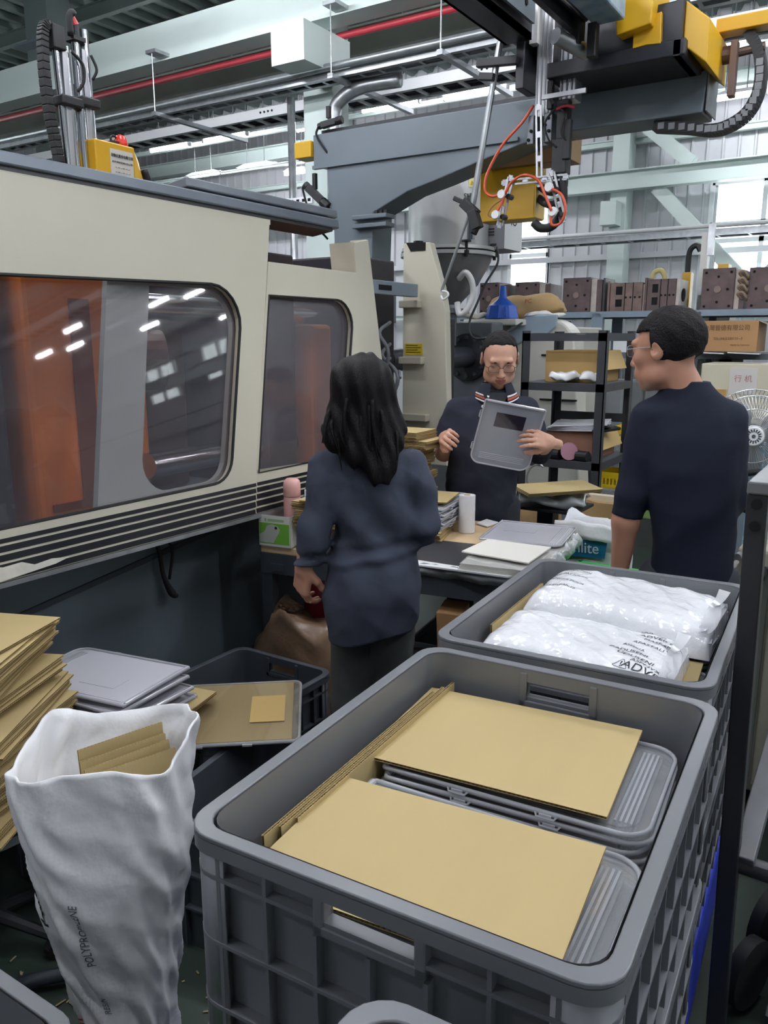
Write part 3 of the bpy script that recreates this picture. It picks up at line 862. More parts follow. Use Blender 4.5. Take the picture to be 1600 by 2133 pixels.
sk = thing('resin_sack', 'brown kraft paper resin sack lying crumpled behind the blue funnel', 'sack', (-2.7, 6.3, 1.8))
lumpy(pillow((-2.68, 6.35, 1.875), .62, .36, .26, 8, 18), .012, 11, 3).build('sack', M_kraft, sk, smooth=50)
text('lettering', 'PC', (-2.60, 6.165, 1.94), frame3((1, .1, .1), (0, .35, .94)), .05, mat('red_print', 'b04a3a', 0.6), sk)
cl = tag(lumpy(pillow((-2.42, 6.09, 1.83), .3, .18, .05, 30), .008, 22, 4).build('cloth', mat('white_cloth', 'e4e4e2', 0.8), smooth=True), 'crumpled white cloth on the edge of the injection unit', 'cloth')
tag(lumpy(pillow((-2.98, 5.92, 1.825), .3, .22, .06, 10), .008, 22, 5).build('film_bag', mat('cream_film', 'd9d3c4', 0.5), smooth=True), 'folded off white film bag beside the blue funnel', 'bag')
# ---------------------------------------------------------------- overhead take-out robot
rb = thing('takeout_robot', 'slate grey overhead beam robot with black carriage and aluminium vertical arms', 'robot', (-2.9, 4.4, 2.0))
Y0 = 4.30
beam = [(-3.294, 2.895), (-3.294, 2.712), (-3.19, 2.705), (-3.175, 2.42), (-3.145, 2.38), (-3.13, 2.0), (-2.86, 2.0), (-2.845, 2.40), (-2.60, 2.50), (-2.40, 2.545), (-2.13, 2.615), (-1.9, 2.67), (-1.72, 2.705), (-0.962, 2.705), (-0.95, 2.89)]
bm_ = MB().prism([(x, Y0, z) for x, z in beam], (0, 0.22, 0)).build('beam', M_slate, rb, bevel=0.006)
MB().bb((-0.95, Y0 + .004, 2.712), (-0.944, Y0 + .216, 2.886)).build('end_plate', M_galv, bm_)
MB().bb((-3.29, Y0 - .02, 2.69), (-1.9, Y0 + .01, 2.71)).build('flange', M_slate, bm_)
MB().bb((-3.25, Y0 + .03, 2.893), (-0.98, Y0 + .07, 2.92)).bb((-3.25, Y0 + .15, 2.893), (-0.98, Y0 + .19, 2.92)).build('guide_rail', M_black, bm_)
MB().bb((-2.97, Y0 - .05, 2.36), (-2.72, Y0 + .05, 2.385)).bb((-2.97, Y0 - .05, 2.31), (-2.72, Y0 + .05, 2.335)).build('joint_plate', M_slate, rb, bevel=0.004)
jp = rb.children[-1]
for k in range(3):
    MB().cyl((-2.80 + k * .035, Y0 - .03, 2.385), (-2.80 + k * .035, Y0 - .03, 2.405), .012, 8).build('bolt', M_blackpl, jp)
MB().bb((-3.16, Y0 + .0, 1.75), (-2.86, Y0 + .3, 2.0)).build('foot', M_slate, rb, bevel=0.01)
MB().bb((-3.43, Y0 - .02, 2.765), (-3.30, Y0 + .1, 2.862)).build('end_block', M_yellow, rb, bevel=0.005)
def cam_eye(nm, lab, c, d, s=1.0):
    t = thing(nm, lab, 'sensor', c)
    c = Vector(c); d = Vector(d).normalized()
    MB().beam(c - d * .07 * s, c + d * .07 * s, .05 * s, .05 * s).cyl(c + d * .07 * s, c + d * .13 * s, .032 * s, 14).cyl(c - d * .10 * s, c - d * .07 * s, .026 * s, 12).build('body', M_blackpl, t, bevel=0.004)
    MB().bb(c + Vector((-.012, -.012, .03)), c + Vector((.012, .012, .13 * s))).build('bracket', M_blackpl, t)
    MB().tube([c - d * .1 * s, c - d * .12 * s + Vector((0, 0, -.05)), c + Vector((-.02, 0, -.16)), c + Vector((0.02, .1, -.26))], .007, 6, smooth=5).build('cable', M_rubber, t, smooth=True)
    return t
cam_eye('photo_sensor', 'black cylindrical photo sensor hanging under the left end of the robot beam', (-3.27, 4.28, 2.54), (.55, .1, -.5), 0.95)
cam_eye('photo_sensor', 'black photo sensor clamped on top of the left end of the robot beam', (-3.17, 4.30, 2.945), (.9, .1, .12), 0.75)

# carriage
M_navy = mat('carriage_black', '22242c', 0.42, var=0.2, vs=6)
cg = MB().bb((-1.50, 3.98, 2.90), (-1.02, 4.5, 3.10)).bb((-1.62, 3.96, 2.87), (-0.98, 4.5, 2.94)).build('carriage', M_navy, rb, bevel=0.006)
MB().bb((-1.03, 3.96, 2.87), (-1.0, 4.5, 3.12)).build('cheek_plate', M_navy, cg)
yc = MB().prism([(-1.21, 3.955, 3.04), (-1.09, 3.955, 3.06), (-1.085, 3.955, 2.93), (-1.15, 3.955, 2.935), (-1.21, 3.955, 2.93)], (0, .03, 0)).build('cover', M_yellow, cg, bevel=0.004)
MB().prism([(-1.0, 4.0, 3.10), (-1.0, 4.48, 3.10), (-0.9, 4.45, 3.02), (-0.9, 4.03, 3.02)], (0, 0, -.18)).build('end_cover', M_yellow, cg, bevel=0.006)
MB().bb((-0.93, 4.3, 3.04), (-0.70, 4.4, 3.10)).build('arm_bracket', M_yellow, cg, bevel=0.004)
MB().prism([(-1.27, 3.9, 2.98), (-1.12, 3.9, 3.0), (-1.10, 3.9, 3.34), (-1.32, 3.9, 3.34)], (0, .25, 0)).build('tower', M_yellow, cg, bevel=0.006)
MB().cyl((-1.34, 3.60, 3.22), (-1.24, 3.80, 3.12), .04, 14).build('motor', M_alu, cg, smooth=30)
MB().cyl((-0.93, 4.36, 2.955), (-0.86, 4.36, 2.955), .04, 12).cyl((-0.86, 4.36, 2.955), (-0.72, 4.36, 2.965), .02, 10).build('shaft', mat('rusty_shaft', '6d5a50', 0.5, .4), cg, smooth=30)
MB().bb((-0.86, 4.30, 2.76), (-0.83, 4.36, 3.0)).build('stop_arm', mat('rusty_arm', '7a625a', 0.5), cg, bevel=0.003)
# crosswise strokes running towards the viewer
ks = MB().bb((-1.86, 2.7, 3.07), (-1.72, 4.0, 3.10)).bb((-1.86, 2.7, 3.07), (-1.845, 4.0, 3.20)).bb((-1.735, 2.7, 3.07), (-1.72, 4.0, 3.22)).build('stroke_beam', M_navy, rb)
up_ = MB().bb((-1.70, 2.9, 3.12), (-1.685, 3.95, 3.24)).build('drilled_plate', M_slate, ks)
for k in range(8):
    MB().cyl((-1.684, 3.0 + k * .12, 3.18), (-1.680, 3.0 + k * .12, 3.18), .016, 8).build('hole', M_hole, up_)
MB().bb((-1.80, 4.0, 2.86), (-1.755, 4.16, 3.2)).build('hanger_plate', M_navy, rb, bevel=0.004)
M_film = mat('blue_film', '5a86a8', 0.3, col2='a9bcc8', vs=14)
sb = MB().bb((-1.36, 2.9, 3.02), (-1.22, 3.86, 3.15)).build('stroke_beam', M_film, rb, bevel=0.01)
MB().cyl((-1.40, 2.7, 3.07), (-1.40, 3.84, 3.07), .032, 16).build('guide_shaft', M_chrome, sb, smooth=30)
MB().bb((-1.46, 2.7, 3.0), (-1.43, 3.9, 3.06)).build('track', M_navy, sb)
MB().bb((-1.44, 3.78, 2.94), (-1.40, 3.86, 3.06)).bb((-1.37, 3.80, 2.88), (-1.33, 3.85, 3.02)).build('stopper', M_blackpl, sb, bevel=0.004)
MB().cyl((-1.48, 3.7, 2.96), (-1.40, 3.9, 2.93), .034, 14).build('cylinder', M_alu, rb, smooth=30)
MB().bb((-1.60, 4.14, 2.90), (-1.44, 4.28, 3.3)).bb((-1.80, 4.17, 3.0), (-1.44, 4.28, 3.4)).build('slide_block', M_navy, rb, bevel=0.006)
# main vertical arm
va = MB().bb((-1.715, 3.86, 2.73), (-1.63, 3.96, 3.5)).build('main_arm', M_alu, rb, bevel=0.004)
for k in range(4):
    MB().bb((-1.71 + k * .021, 3.856, 2.74), (-1.703 + k * .021, 3.861, 3.5)).build('groove', mat('groove_grey', '8a8c90', 0.4, 0.6), va)
MB().bb((-1.74, 3.82, 3.06), (-1.70, 3.87, 3.5)).build('bright_arm_side', M_white, va)  # brighter side face of the arm, its brightness put into a white slab
va2 = MB().bb((-1.575, 4.02, 2.78), (-1.495, 4.12, 3.05)).build('runner_arm', M_alu, rb, bevel=0.004)
for k in range(3):
    MB().bb((-1.565 + k * .025, 4.016, 2.78), (-1.558 + k * .025, 4.021, 3.05)).build('groove', mat('groove_dark', '54565c', 0.4, 0.4), va2)
MB().bb((-1.625, 3.99, 2.745), (-1.60, 4.02, 2.87)).tube([(-1.60, 3.98, 2.86), (-1.605, 3.97, 2.8), (-1.59, 3.98, 2.76)], .01, 6).build('cable_clip', M_blackpl, rb)
MB().bb((-1.615, 3.90, 2.765), (-1.40, 3.915, 2.785)).build('cross_bar', M_alu, rb)
# product gripper on the main arm
gp = MB().bb((-1.735, 3.83, 2.60), (-1.70, 3.96, 2.735)).bb((-1.65, 3.83, 2.60), (-1.605, 3.96, 2.735)).bb((-1.735, 3.90, 2.60), (-1.605, 3.96, 2.65)).build('wrist_block', mat('wrist_grey', '7b7f86', 0.4, .4, var=.2, vs=8), rb, bevel=0.004)
for x, z in ((-1.725, 2.62), (-1.712, 2.66), (-1.64, 2.68), (-1.62, 2.65), (-1.625, 2.71)):
    MB().cyl((x, 3.822, z), (x, 3.832, z), .008, 8).build('bolt', M_hole, gp)
def slotbar(mb, a, b, w, t=.008):
    a, b = Vector(a), Vector(b); d = (b - a); L = d.length; d.normalize()
    s = d.cross(Vector((0, 1, 0))).normalized()
    for q in (-1, 1):
        mb.beam(a + s * q * w * .36, b + s * q * w * .36, w * .28, t, up=(0, 1, 0))
    for f in (0.02, 0.36, .66, .98):
        c = a + d * L * f
        mb.beam(c - d * .014, c + d * .014, w * .6, t, up=(0, 1, 0))
    return mb
slotbar(MB(), (-1.672, 3.815, 2.77), (-1.645, 3.80, 2.395), .034).build('slotted_bar', M_alu, gp)
slotbar(MB(), (-1.84, 3.79, 2.425), (-1.50, 3.79, 2.42), .03).build('slotted_bar', M_alu, gp)
slotbar(MB(), (-1.79, 3.775, 2.445), (-1.845, 3.775, 2.215), .036).build('slotted_bar', M_alu, gp)
slotbar(MB(), (-1.575, 3.775, 2.445), (-1.505, 3.775, 2.215), .036).build('slotted_bar', M_alu, gp)
for x, z in ((-1.83, 2.36), (-1.86, 2.265), (-1.58, 2.37), (-1.555, 2.255)):
    MB().cyl((x + .012, 3.73, z), (x + .012, 3.76, z), .012, 10).lathe((x + .012, 3.72, z), [(.0, 0), (.02, 0), (.024, .012), (.014, .02), (.014, .045)], 12, rot=rotm(-90)).build('suction_cup', M_white, gp, smooth=40)
    MB().cyl((x + .04, 3.75, z - .01), (x + .04, 3.79, z - .01), .014, 8).build('fitting', M_blackpl, gp)
M_hose = mat('orange_hose', 'd4583a', 0.35)
def hose(pts, r=.007):
    return MB().tube(pts, r, 6, smooth=7).build('air_hose', M_hose, gp, smooth=True)
hose([(-1.71, 3.84, 2.78), (-1.75, 3.8, 2.70), (-1.84, 3.77, 2.60), (-1.91, 3.75, 2.47), (-1.915, 3.74, 2.39), (-1.87, 3.73, 2.355), (-1.82, 3.73, 2.362)])
hose([(-1.80, 3.73, 2.36), (-1.76, 3.72, 2.41), (-1.69, 3.71, 2.435), (-1.62, 3.72, 2.405), (-1.58, 3.72, 2.33), (-1.545, 3.72, 2.26)])
hose([(-1.57, 3.73, 2.37), (-1.50, 3.72, 2.33), (-1.475, 3.72, 2.26), (-1.50, 3.73, 2.20), (-1.545, 3.73, 2.195), (-1.55, 3.73, 2.245)])
hose([(-1.80, 3.73, 2.36), (-1.815, 3.73, 2.32), (-1.84, 3.73, 2.28)])
MB().tube([(-1.80, 3.73, 2.34), (-1.86, 3.73, 2.31), (-1.89, 3.73, 2.27), (-1.87, 3.73, 2.255), (-1.85, 3.73, 2.262)], .003, 5, smooth=5).build('thin_tube', mat('brown_tube', '8a5a4a', .4), gp, smooth=True)
va.location.y += .2; gp.location.y += .19
# sprue gripper on the second arm
sg = MB().bb((-1.575, 4.0, 2.60), (-1.52, 4.06, 2.78)).bb((-1.585, 3.98, 2.44), (-1.51, 4.05, 2.60)).bb((-1.53, 3.97, 2.50), (-1.49, 4.0, 2.68)).build('sprue_gripper', M_blackpl, rb, bevel=0.005)
MB().prism([(-1.57, 3.98, 2.44), (-1.525, 3.98, 2.44), (-1.54, 3.98, 2.38), (-1.58, 3.98, 2.37)], (0, .04, 0)).bb((-1.525, 3.985, 2.38), (-1.505, 4.01, 2.46)).build('jaw', M_blackpl, sg)
MB().tube([(-1.54, 4.0, 2.44), (-1.52, 3.99, 2.36), (-1.525, 3.99, 2.27), (-1.56, 3.98, 2.20), (-1.62, 3.97, 2.19), (-1.66, 3.97, 2.22)], .022, 8, smooth=6).build('flex_tube', M_rubber, sg, smooth=True)
MB().tube([(-1.575, 4.0, 2.75), (-1.62, 3.97, 2.68), (-1.60, 3.97, 2.60), (-1.56, 3.98, 2.56)], .005, 6, smooth=5).tube([(-1.56, 3.99, 2.74), (-1.52, 3.96, 2.70), (-1.53, 3.96, 2.62), (-1.5, 3.98, 2.57)], .005, 6, smooth=5).build('sensor_cable', M_rubber, sg, smooth=True)
MB().tube([(-1.57, 3.985, 2.735), (-1.52, 3.98, 2.742), (-1.48, 3.985, 2.73)], .008, 6, smooth=4).build('red_tape', M_red, sg)
# yellow drive box behind the gripper
yb = thing('drive_box', 'flat yellow drive box hanging behind the gripper under the robot beam', 'box', (-2.09, 4.68, 2.34))
MB().bb((-2.275, 4.60, 2.335), (-1.925, 4.75, 2.66)).build('case', M_yellow, yb, bevel=0.006)
MB().bb((-2.20, 4.56, 2.62), (-1.70, 4.72, 2.76)).build('mounting', mat('brown_shade_paint', '8a6a42', 0.5), yb, bevel=0.004)
MB().bb((-1.926, 4.605, 2.34), (-1.919, 4.745, 2.655)).build('face_plate', mat('pale_yellow', 'd8b25a', .4), yb)
for z in (2.52, 2.45):
    MB().tube([(-1.92, 4.66, z), (-1.86, 4.6, z - .04), (-1.80, 4.56, z - .06), (-1.74, 4.5, z - .055)], .022, 8, smooth=4).build('cable_gland', M_rubber, yb, smooth=True)
# energy chain loop at the beam's end
chain = thing('energy_chain', 'black cable drag chain looping round the free end of the robot beam', 'cable chain', (-0.8, 4.38, 2.66))
cp_ = spline([(-0.80, 4.38, 3.04), (-0.755, 4.38, 2.97), (-0.73, 4.38, 2.87), (-0.735, 4.38, 2.77), (-0.775, 4.38, 2.69), (-0.85, 4.38, 2.645), (-0.93, 4.38, 2.635), (-1.05, 4.38, 2.66), (-1.2, 4.38, 2.685)], 6)
link = None
for i in range(len(cp_) - 1):
    a, b = cp_[i], cp_[i + 1]
    MB().beam(a, b, .09, .045, up=(0, 1, 0) if False else (b - a).cross(Vector((0, 1, 0)))).build('link', M_blackpl, chain)
    if i % 2 == 0 and i > 8:
        m_ = (a + b) / 2; n_ = (b - a).cross(Vector((0, 1, 0))).normalized()
        MB().box(m_ - n_ * .0, (.03, .095, .03), None).build('cross_piece', mat('chain_grey', '8f9296', .5), chain)
# slanting sensor rod with clamps
rd = thing('sensor_rod', 'thin slanting steel rod with black clamps in front of the hopper', 'rod', (-2.05, 4.0, 2.3))
MB().cyl((-1.885, 4.0, 3.10), (-2.018, 4.0, 2.34), .017, 10).cyl((-2.018, 4.0, 2.34), (-2.197, 4.0, 1.905), .008, 8).build('rod', M_galv, rd, smooth=30)
MB().beam((-2.06, 3.97, 2.35), (-1.98, 3.97, 2.28), .045, .05).beam((-2.0, 3.96, 2.30), (-1.965, 3.96, 2.21), .05, .05).beam((-2.115, 3.97, 2.375), (-2.05, 3.97, 2.345), .02, .025).build('clamp', M_blackpl, rd, bevel=0.004)
MB().cyl((-1.975, 3.96, 2.215), (-1.985, 3.95, 2.185), .018, 10).build('lens', M_hole, rd)
MB().beam((-2.0, 3.98, 3.005), (-1.78, 3.98, 2.985), .035, .04).beam((-1.98, 3.97, 2.94), (-1.90, 3.97, 2.925), .03, .035).build('clamp', M_blackpl, rd, bevel=0.004)
MB().tube([(-2.2, 4.0, 1.905), (-2.16, 3.99, 1.90), (-2.15, 3.99, 1.88), (-2.18, 3.99, 1.86), (-2.2, 4.0, 1.88)], .006, 6, smooth=4).build('wire', M_white, rd, smooth=True)

# ---------------------------------------------------------------- robot of the neighbouring machine, over the guard
nb = thing('column_robot', 'chrome column robot with yellow control box rising behind the machine guard', 'robot', (-3.1, 2.5, 2.1))
k_ = 3.1 / 2.9
def N(x, y, z):
    """keeps the measured proportions of the robot behind the guard"""
    return Vector((x * k_, y * k_, 1.65 + (z - 1.65) * k_))
for i, (ya, za, yb, zb, r) in enumerate(((2.305, 2.845, 2.318, 2.25, .018), (2.262, 2.80, 2.272, 2.25, .018), (2.215, 2.76, 2.235, 2.25, .016), (2.17, 2.74, 2.195, 2.25, .016))):
    MB().cyl(N(-2.9, yb, zb - .1), N(-2.9, ya, za), r, 14).build('column', M_chrome, nb, smooth=30)
for y, z0, z1 in ((2.20, 2.62, 2.74), (2.292, 2.2, 2.77)):
    MB().bb(N(-2.915, y - .012, 2.2), N(-2.885, y + .012, z1)).build('profile', M_alu, nb, bevel=0.003)
for y0, y1, z in ((2.155, 2.255, 2.56), (2.245, 2.335, 2.575)):
    MB().bb(N(-2.94, y0, z - .02), N(-2.86, y1, z + .015)).build('collar', M_blackpl, nb, bevel=0.006)
MB().bb(N(-2.93, 2.145, 2.735), N(-2.87, 2.20, 2.82)).build('cap', M_blackpl, nb, bevel=0.005)
MB().cyl(N(-2.9, 2.262, 2.80), N(-2.9, 2.262, 2.85), .02, 10).bb(N(-2.93, 2.235, 2.79), N(-2.87, 2.29, 2.805)).build('cap', M_blackpl, nb)
MB().cyl(N(-2.9, 2.262, 2.85), N(-2.9, 2.245, 2.885), .022, 10, .014).build('beacon', mat('red_tape_cap', 'd9484a', .4), nb, smooth=30)
cps = spline([N(-2.9, 2.165, 2.80), N(-2.9, 2.135, 2.815), N(-2.9, 2.118, 2.77), N(-2.9, 2.112, 2.65), N(-2.9, 2.12, 2.5), N(-2.9, 2.14, 2.38), N(-2.9, 2.155, 2.24)], 5)
dc = MB().build('drag_chain', M_blackpl, nb)
for a, b in zip(cps[:-1], cps[1:]):
    MB().beam(a, b, .036, .04, up=(1, 0, 0)).build('link', M_blackpl, dc, bevel=0.004)
MB().tube([N(-2.88, 2.23, 2.8), N(-2.88, 2.228, 2.86), N(-2.88, 2.24, 2.885), N(-2.88, 2.252, 2.88)], .014, 8, smooth=4).build('cable', M_rubber, nb, smooth=True)
MB().tube([N(-2.87, 2.22, 2.74), N(-2.86, 2.26, 2.70), N(-2.86, 2.258, 2.64), N(-2.87, 2.235, 2.60)], .007, 6, smooth=5).tube([N(-2.87, 2.31, 2.75), N(-2.86, 2.325, 2.70), N(-2.87, 2.31, 2.66)], .006, 6, smooth=5).build('cable', M_rubber, nb, smooth=True)
a, b = N(-2.9, 2.29, 2.25), N(-2.9, 2.49, 2.44)
yx = MB().bb(N(-2.98, 2.275, 2.2), N(-2.84, 2.475, 2.435)).build('control_box', M_yellow, nb, bevel=0.006)
MB().prism([N(-2.845, 2.475, 2.2), N(-2.845, 2.475, 2.43), N(-2.90, 2.545, 2.40), N(-2.90, 2.60, 2.2)], (-.10, 0, 0)).build('sloped_end', M_yellow, nb, bevel=0.004)
pl_ = MB().bb(N(-2.841, 2.345, 2.275), N(-2.838, 2.462, 2.41)).build('name_plate', mat('name_plate', 'd8d4cc', .35, .2), nb)
f_ = frame3((0, 1, 0), (0, 0, 1))
def np_text(s, y, z, size, sx=1.0):
    return text('lettering', s, N(-2.8365, y, z), f_, size, M_ink, pl_, sx=sx)
np_text('自動化股份有限公司', 2.405, 2.385, .0155, .86)
np_text('AUTOMATION CO.,LTD', 2.405, 2.361, .011, .95)
for k in range(3):
    np_text('= - == - -- == - = -- =', 2.405, 2.34 - k * .018, .010, .9)
MB().lathe(N(-2.90, 2.455, 2.435), [(.03, 0), (.032, .02), (.022, .05), (0, .06)], 14).build('warning_lamp', mat('red_lamp', 'd8342c', .25), nb, smooth=True)
MB().tube([N(-2.9, 2.41, 2.43), N(-2.9, 2.405, 2.47), N(-2.9, 2.43, 2.475), N(-2.9, 2.445, 2.44)], .005, 6, smooth=5).bb(N(-2.92, 2.40, 2.43), N(-2.88, 2.43, 2.455)).build('plug', M_blackpl, nb)
MB().tube([N(-2.9, 2.57, 2.37), N(-2.9, 2.60, 2.30), N(-2.9, 2.61, 2.2)], .018, 8, smooth=5).build('cable', M_rubber, nb, smooth=True)
MB().bb(N(-2.98, 2.155, 2.2), N(-2.9, 2.175, 2.33)).bb(N(-2.98, 2.245, 2.2), N(-2.9, 2.275, 2.38)).build('bracket', M_yellow, nb)
MB().bb((-3.4, 2.1, 2.12), (-3.0, 2.85, 2.24)).build('mount_plate', M_slate, nb)
# ---------------------------------------------------------------- mould rack along the back
rk = thing('mould_rack', 'blue grey steel rack carrying moulds and cartons in front of the back wall', 'rack', (-2.0, 9.6, 0))
M_rack = mat('rack_blue_grey', '8494a3', 0.45, var=0.12, vs=4)
RX0, RX1 = -5.2, 1.6
for zz in (1.93, 1.48, 0.5):
    MB().bb((RX0, 9.2, zz - .045), (RX1, 9.25, zz + .02)).bb((RX0, 10.0, zz - .045), (RX1, 10.05, zz + .02)).build('beam', M_rack if zz > 1.6 else mat('rack_dark', '5b6169', 0.5), rk)
    MB().bb((RX0, 9.25, zz - .01), (RX1, 10.0, zz + .012)).build('shelf_board', mat('rack_board', '6f747a', 0.6, var=.2, vs=3), rk)
for x in (-5.1, -3.1, -1.98, 0.2, 1.5):
    for y in (9.2, 9.97):
        pm = M_rack if x < -2.5 else mat('rack_dark', '5b6169', 0.5)
        ps = MB().bb((x, y, 0), (x + (.13 if x == -3.1 else .07), y + .07, 1.93)).build('post', pm, rk)
for x0, z0, x1, z1 in ((-1.9, 1.46, -1.45, .95), (.1, 1.46, -1.4, .9)):
    MB().cyl((x0, 9.22, z0), (x1, 9.22, z1), .01, 6).build('brace', M_dark, rk)
M_mould = mat('mould_steel', '5d4c4c', 0.5, 0.25, var=0.35, vs=7, wear=('8a6a58', 9, 0.66))
M_mould2 = mat('mould_steel_pale', 'b7aca4', 0.45, 0.3, var=0.2, vs=8)
def mould(x0, x1, z1, label, depth=.4, side=0.0, holes='plate', y=9.26, z0=1.942, m=None):
    t = thing('injection_mould', label, 'mould', ((x0 + x1) / 2, y + depth / 2, z0), group='moulds on the rack')
    m = m or M_mould
    b = MB().bb((x0, y, z0), (x1, y + depth, z1)).build('clamp_plate', m, t, bevel=0.006)
    if side:
        MB().bb((x1, y + .03, z0 + .01), (x1 + side * .5, y + depth, z1 - .02)).build('cavity_plate', M_mould2, t)
        MB().bb((x1 + side * .55, y + .02, z0), (x1 + side, y + depth, z1 - .03)).build('ejector_plate', m, t)
    w, h = x1 - x0, z1 - z0; cx, cz = (x0 + x1) / 2, (z0 + z1) / 2
    mb = MB()
    if holes == 'plate':
        pts = [(.38, .4), (-.38, .4), (.38, -.4), (-.38, -.4), (0, .3), (0, -.3), (.3, 0), (-.3, 0)]
        for a, c in pts:
            mb.cyl((cx + a * w, y - .004, cz + c * h), (cx + a * w, y + .01, cz + c * h), .014, 8)
        mb.build('bolt_hole', M_hole, t)
        MB().cyl((cx, y - .012, cz), (cx, y + .01, cz), .036, 16).build('locating_ring', mat('ring_brown', '7d6a64', .45, .3), t)
    elif holes == 'slots':
        for za, zb in ((-.1, -.02), (.03, .12)):
            MB().bb((x0 + .18 * w, y - .003, cz + za), (x0 + .38 * w, y + .01, cz + zb)).build('pocket', M_hole, t)
        for k in range(4):
            mb.cyl((x0 + (.5 + k * .14) * w, y - .004, cz), (x0 + (.5 + k * .14) * w, y + .01, cz), .012, 8)
        mb.build('bolt_hole', M_hole, t)
        for f in (.45, .7):
            MB().bb((x0 + f * w, y - .003, z0), (x0 + f * w + .008, y + .01, z1)).build('parting_line', M_hole, t)
        MB().bb((x0 - .03, y, z0 - .0), (x0 - .005, y + depth, z1 + .02)).build('back_plate', m, t)
    return t
mould(-4.55, -4.3, 2.32, 'brown mould on the rack behind the hopper cone, half hidden', side=.12)
mould(-4.08, -3.78, 2.31, 'brown mould on the rack just behind the kraft sack', side=.14)
mould(-3.48, -3.15, 2.335, 'square brown mould plate with a ring of holes, right of the kraft sack', side=.13)
tag(MB().bb((-3.005, 9.26, 1.942), (-2.98, 9.6, 2.32)).build('steel_plate', M_black), 'thin black steel plate standing on the rack beside the square mould', 'plate')
mould(-2.92, -2.56, 2.26, 'mould with tan side pockets standing left of the pale ringed mould', holes='slots', side=.05, m=mat('mould_tan', '77625a', .5, .2, var=.35, vs=8))
m5 = mould(-2.51, -2.20, 2.285, 'dark mould with pockets and a pale ringed side plate', holes='slots')
MB().bb((-2.20, 9.27, 1.945), (-2.17, 9.66, 2.28)).build('ring_plate', M_mould2, m5)
MB().cyl((-2.17, 9.46, 2.12), (-2.16, 9.46, 2.12), .07, 20).build('ring', M_hole, m5)
mould(-1.94, -1.615, 2.372, 'large brown mould plate at the right end of the rack, beside the hoses', side=.1)
mould(-1.48, -1.10, 2.365, 'large brown mould plate cut by the right edge of the view', side=.1)
hs = thing('mould_hoses', 'looped tan water hoses between the two large moulds', 'hose', (-1.5, 9.24, 2.1))
for k in range(4):
    z = 2.05 + k * .07
    MB().tube([(-1.53, 9.28, z), (-1.57, 9.2, z + .05), (-1.52, 9.17, z + .07), (-1.485, 9.2, z + .02), (-1.49, 9.28, z - .01)], .012, 6, smooth=4).build('hose', mat('tan_hose', 'a08a70', .5), hs, smooth=True)
mould(-3.72, -3.5, 1.86, 'brown mould on the middle rack level behind the cream housing', y=9.3, z0=1.495, depth=.35)
# take-out robot of a machine behind the rack
r2 = thing('slim_robot', 'slim white robot column with yellow base rising behind the dark moulds', 'robot', (-2.2, 10.3, 0))
MB().bb((-2.19, 10.25, 1.9), (-2.11, 10.33, 2.86)).build('column', mat('white_post', 'dcd9d2', .4), r2)
MB().bb((-2.12, 10.24, 2.6), (-2.05, 10.3, 2.94)).cyl((-2.04, 10.26, 2.0), (-2.04, 10.26, 2.6), .012, 8).build('guide', M_galv, r2)
MB().bb((-2.38, 10.25, 1.95), (-2.28, 10.4, 2.42)).build('base', M_yellow, r2, bevel=.005)
MB().bb((-2.0, 10.3, 1.95), (-1.88, 10.5, 2.5)).build('base', M_yellow, r2, bevel=.005)
MB().tube([(-2.33, 10.3, 2.38), (-2.33, 10.3, 2.62), (-2.30, 10.3, 2.70), (-2.24, 10.3, 2.72), (-2.2, 10.3, 2.66)], .035, 6, smooth=5).build('drag_chain', M_blackpl, r2)
MB().bb((-2.17, 10.18, 2.15), (-1.92, 10.25, 2.24)).build('valve_block', M_white, r2)
MB().bb((-2.12, 10.18, 1.95), (-1.9, 10.25, 2.12)).build('drive', mat('blue_box', '2f4468', .4), r2)
MB().tube([(-2.72, 10.2, 2.3), (-2.70, 10.2, 2.42), (-2.62, 10.2, 2.45), (-2.57, 10.2, 2.38), (-2.56, 10.2, 2.28)], .03, 6, smooth=5).build('yellow_hose', mat('pale_yellow_hose', 'd9c888', .5), r2, smooth=True)
MB().bb((-2.4, 10.2, 0), (-1.8, 10.6, 1.95)).build('machine_top', M_cream, r2)
# carton on the middle level
M_carton = mat('carton_board', 'b58a5e', 0.65, var=0.08, vs=3, bump=.05, bs=40)
cx = thing('carton', 'brown printed carton on the rack behind the man in the black shirt', 'carton', (-1.56, 9.1, 1.5))
MB().bb((-1.86, 8.95, 1.52), (-1.30, 9.5, 1.83)).build('box', M_carton, cx, bevel=.004)
MB().prism([(-1.30, 8.95, 1.83), (-1.30, 9.5, 1.83), (-1.19, 9.5, 1.78), (-1.19, 8.95, 1.78)], (0, 0, -.006)).build('flap', mat('carton_pale', 'cfc3b0', .6), cx)
cf = frame3((1, 0, 0), (0, 0, 1))
M_cprint = mat('carton_print', '5d4232', .7)
text('lettering', '台灣晉德有限公司', (-1.60, 8.948, 1.755), cf, .062, M_cprint, cx, sx=.9)
text('lettering', 'TEL:(06)2320131~3', (-1.58, 8.948, 1.65), cf, .035, M_cprint, cx)
text('lettering', 'MADE IN TAIWAN', (-1.46, 8.948, 1.585), cf, .022, M_cprint, cx)
for x0, x1, lab in ((-1.9, -1.62, 'loose white paper sheets under the left of the printed carton'), (-1.58, -1.28, 'loose white paper sheets under the right of the printed carton')):
    tag(MB().box(((x0 + x1) / 2, 9.1, 1.505), (x1 - x0, .3, .012), rotm(0, 2, 4)).build('paper_sheets', M_white), lab, 'paper')
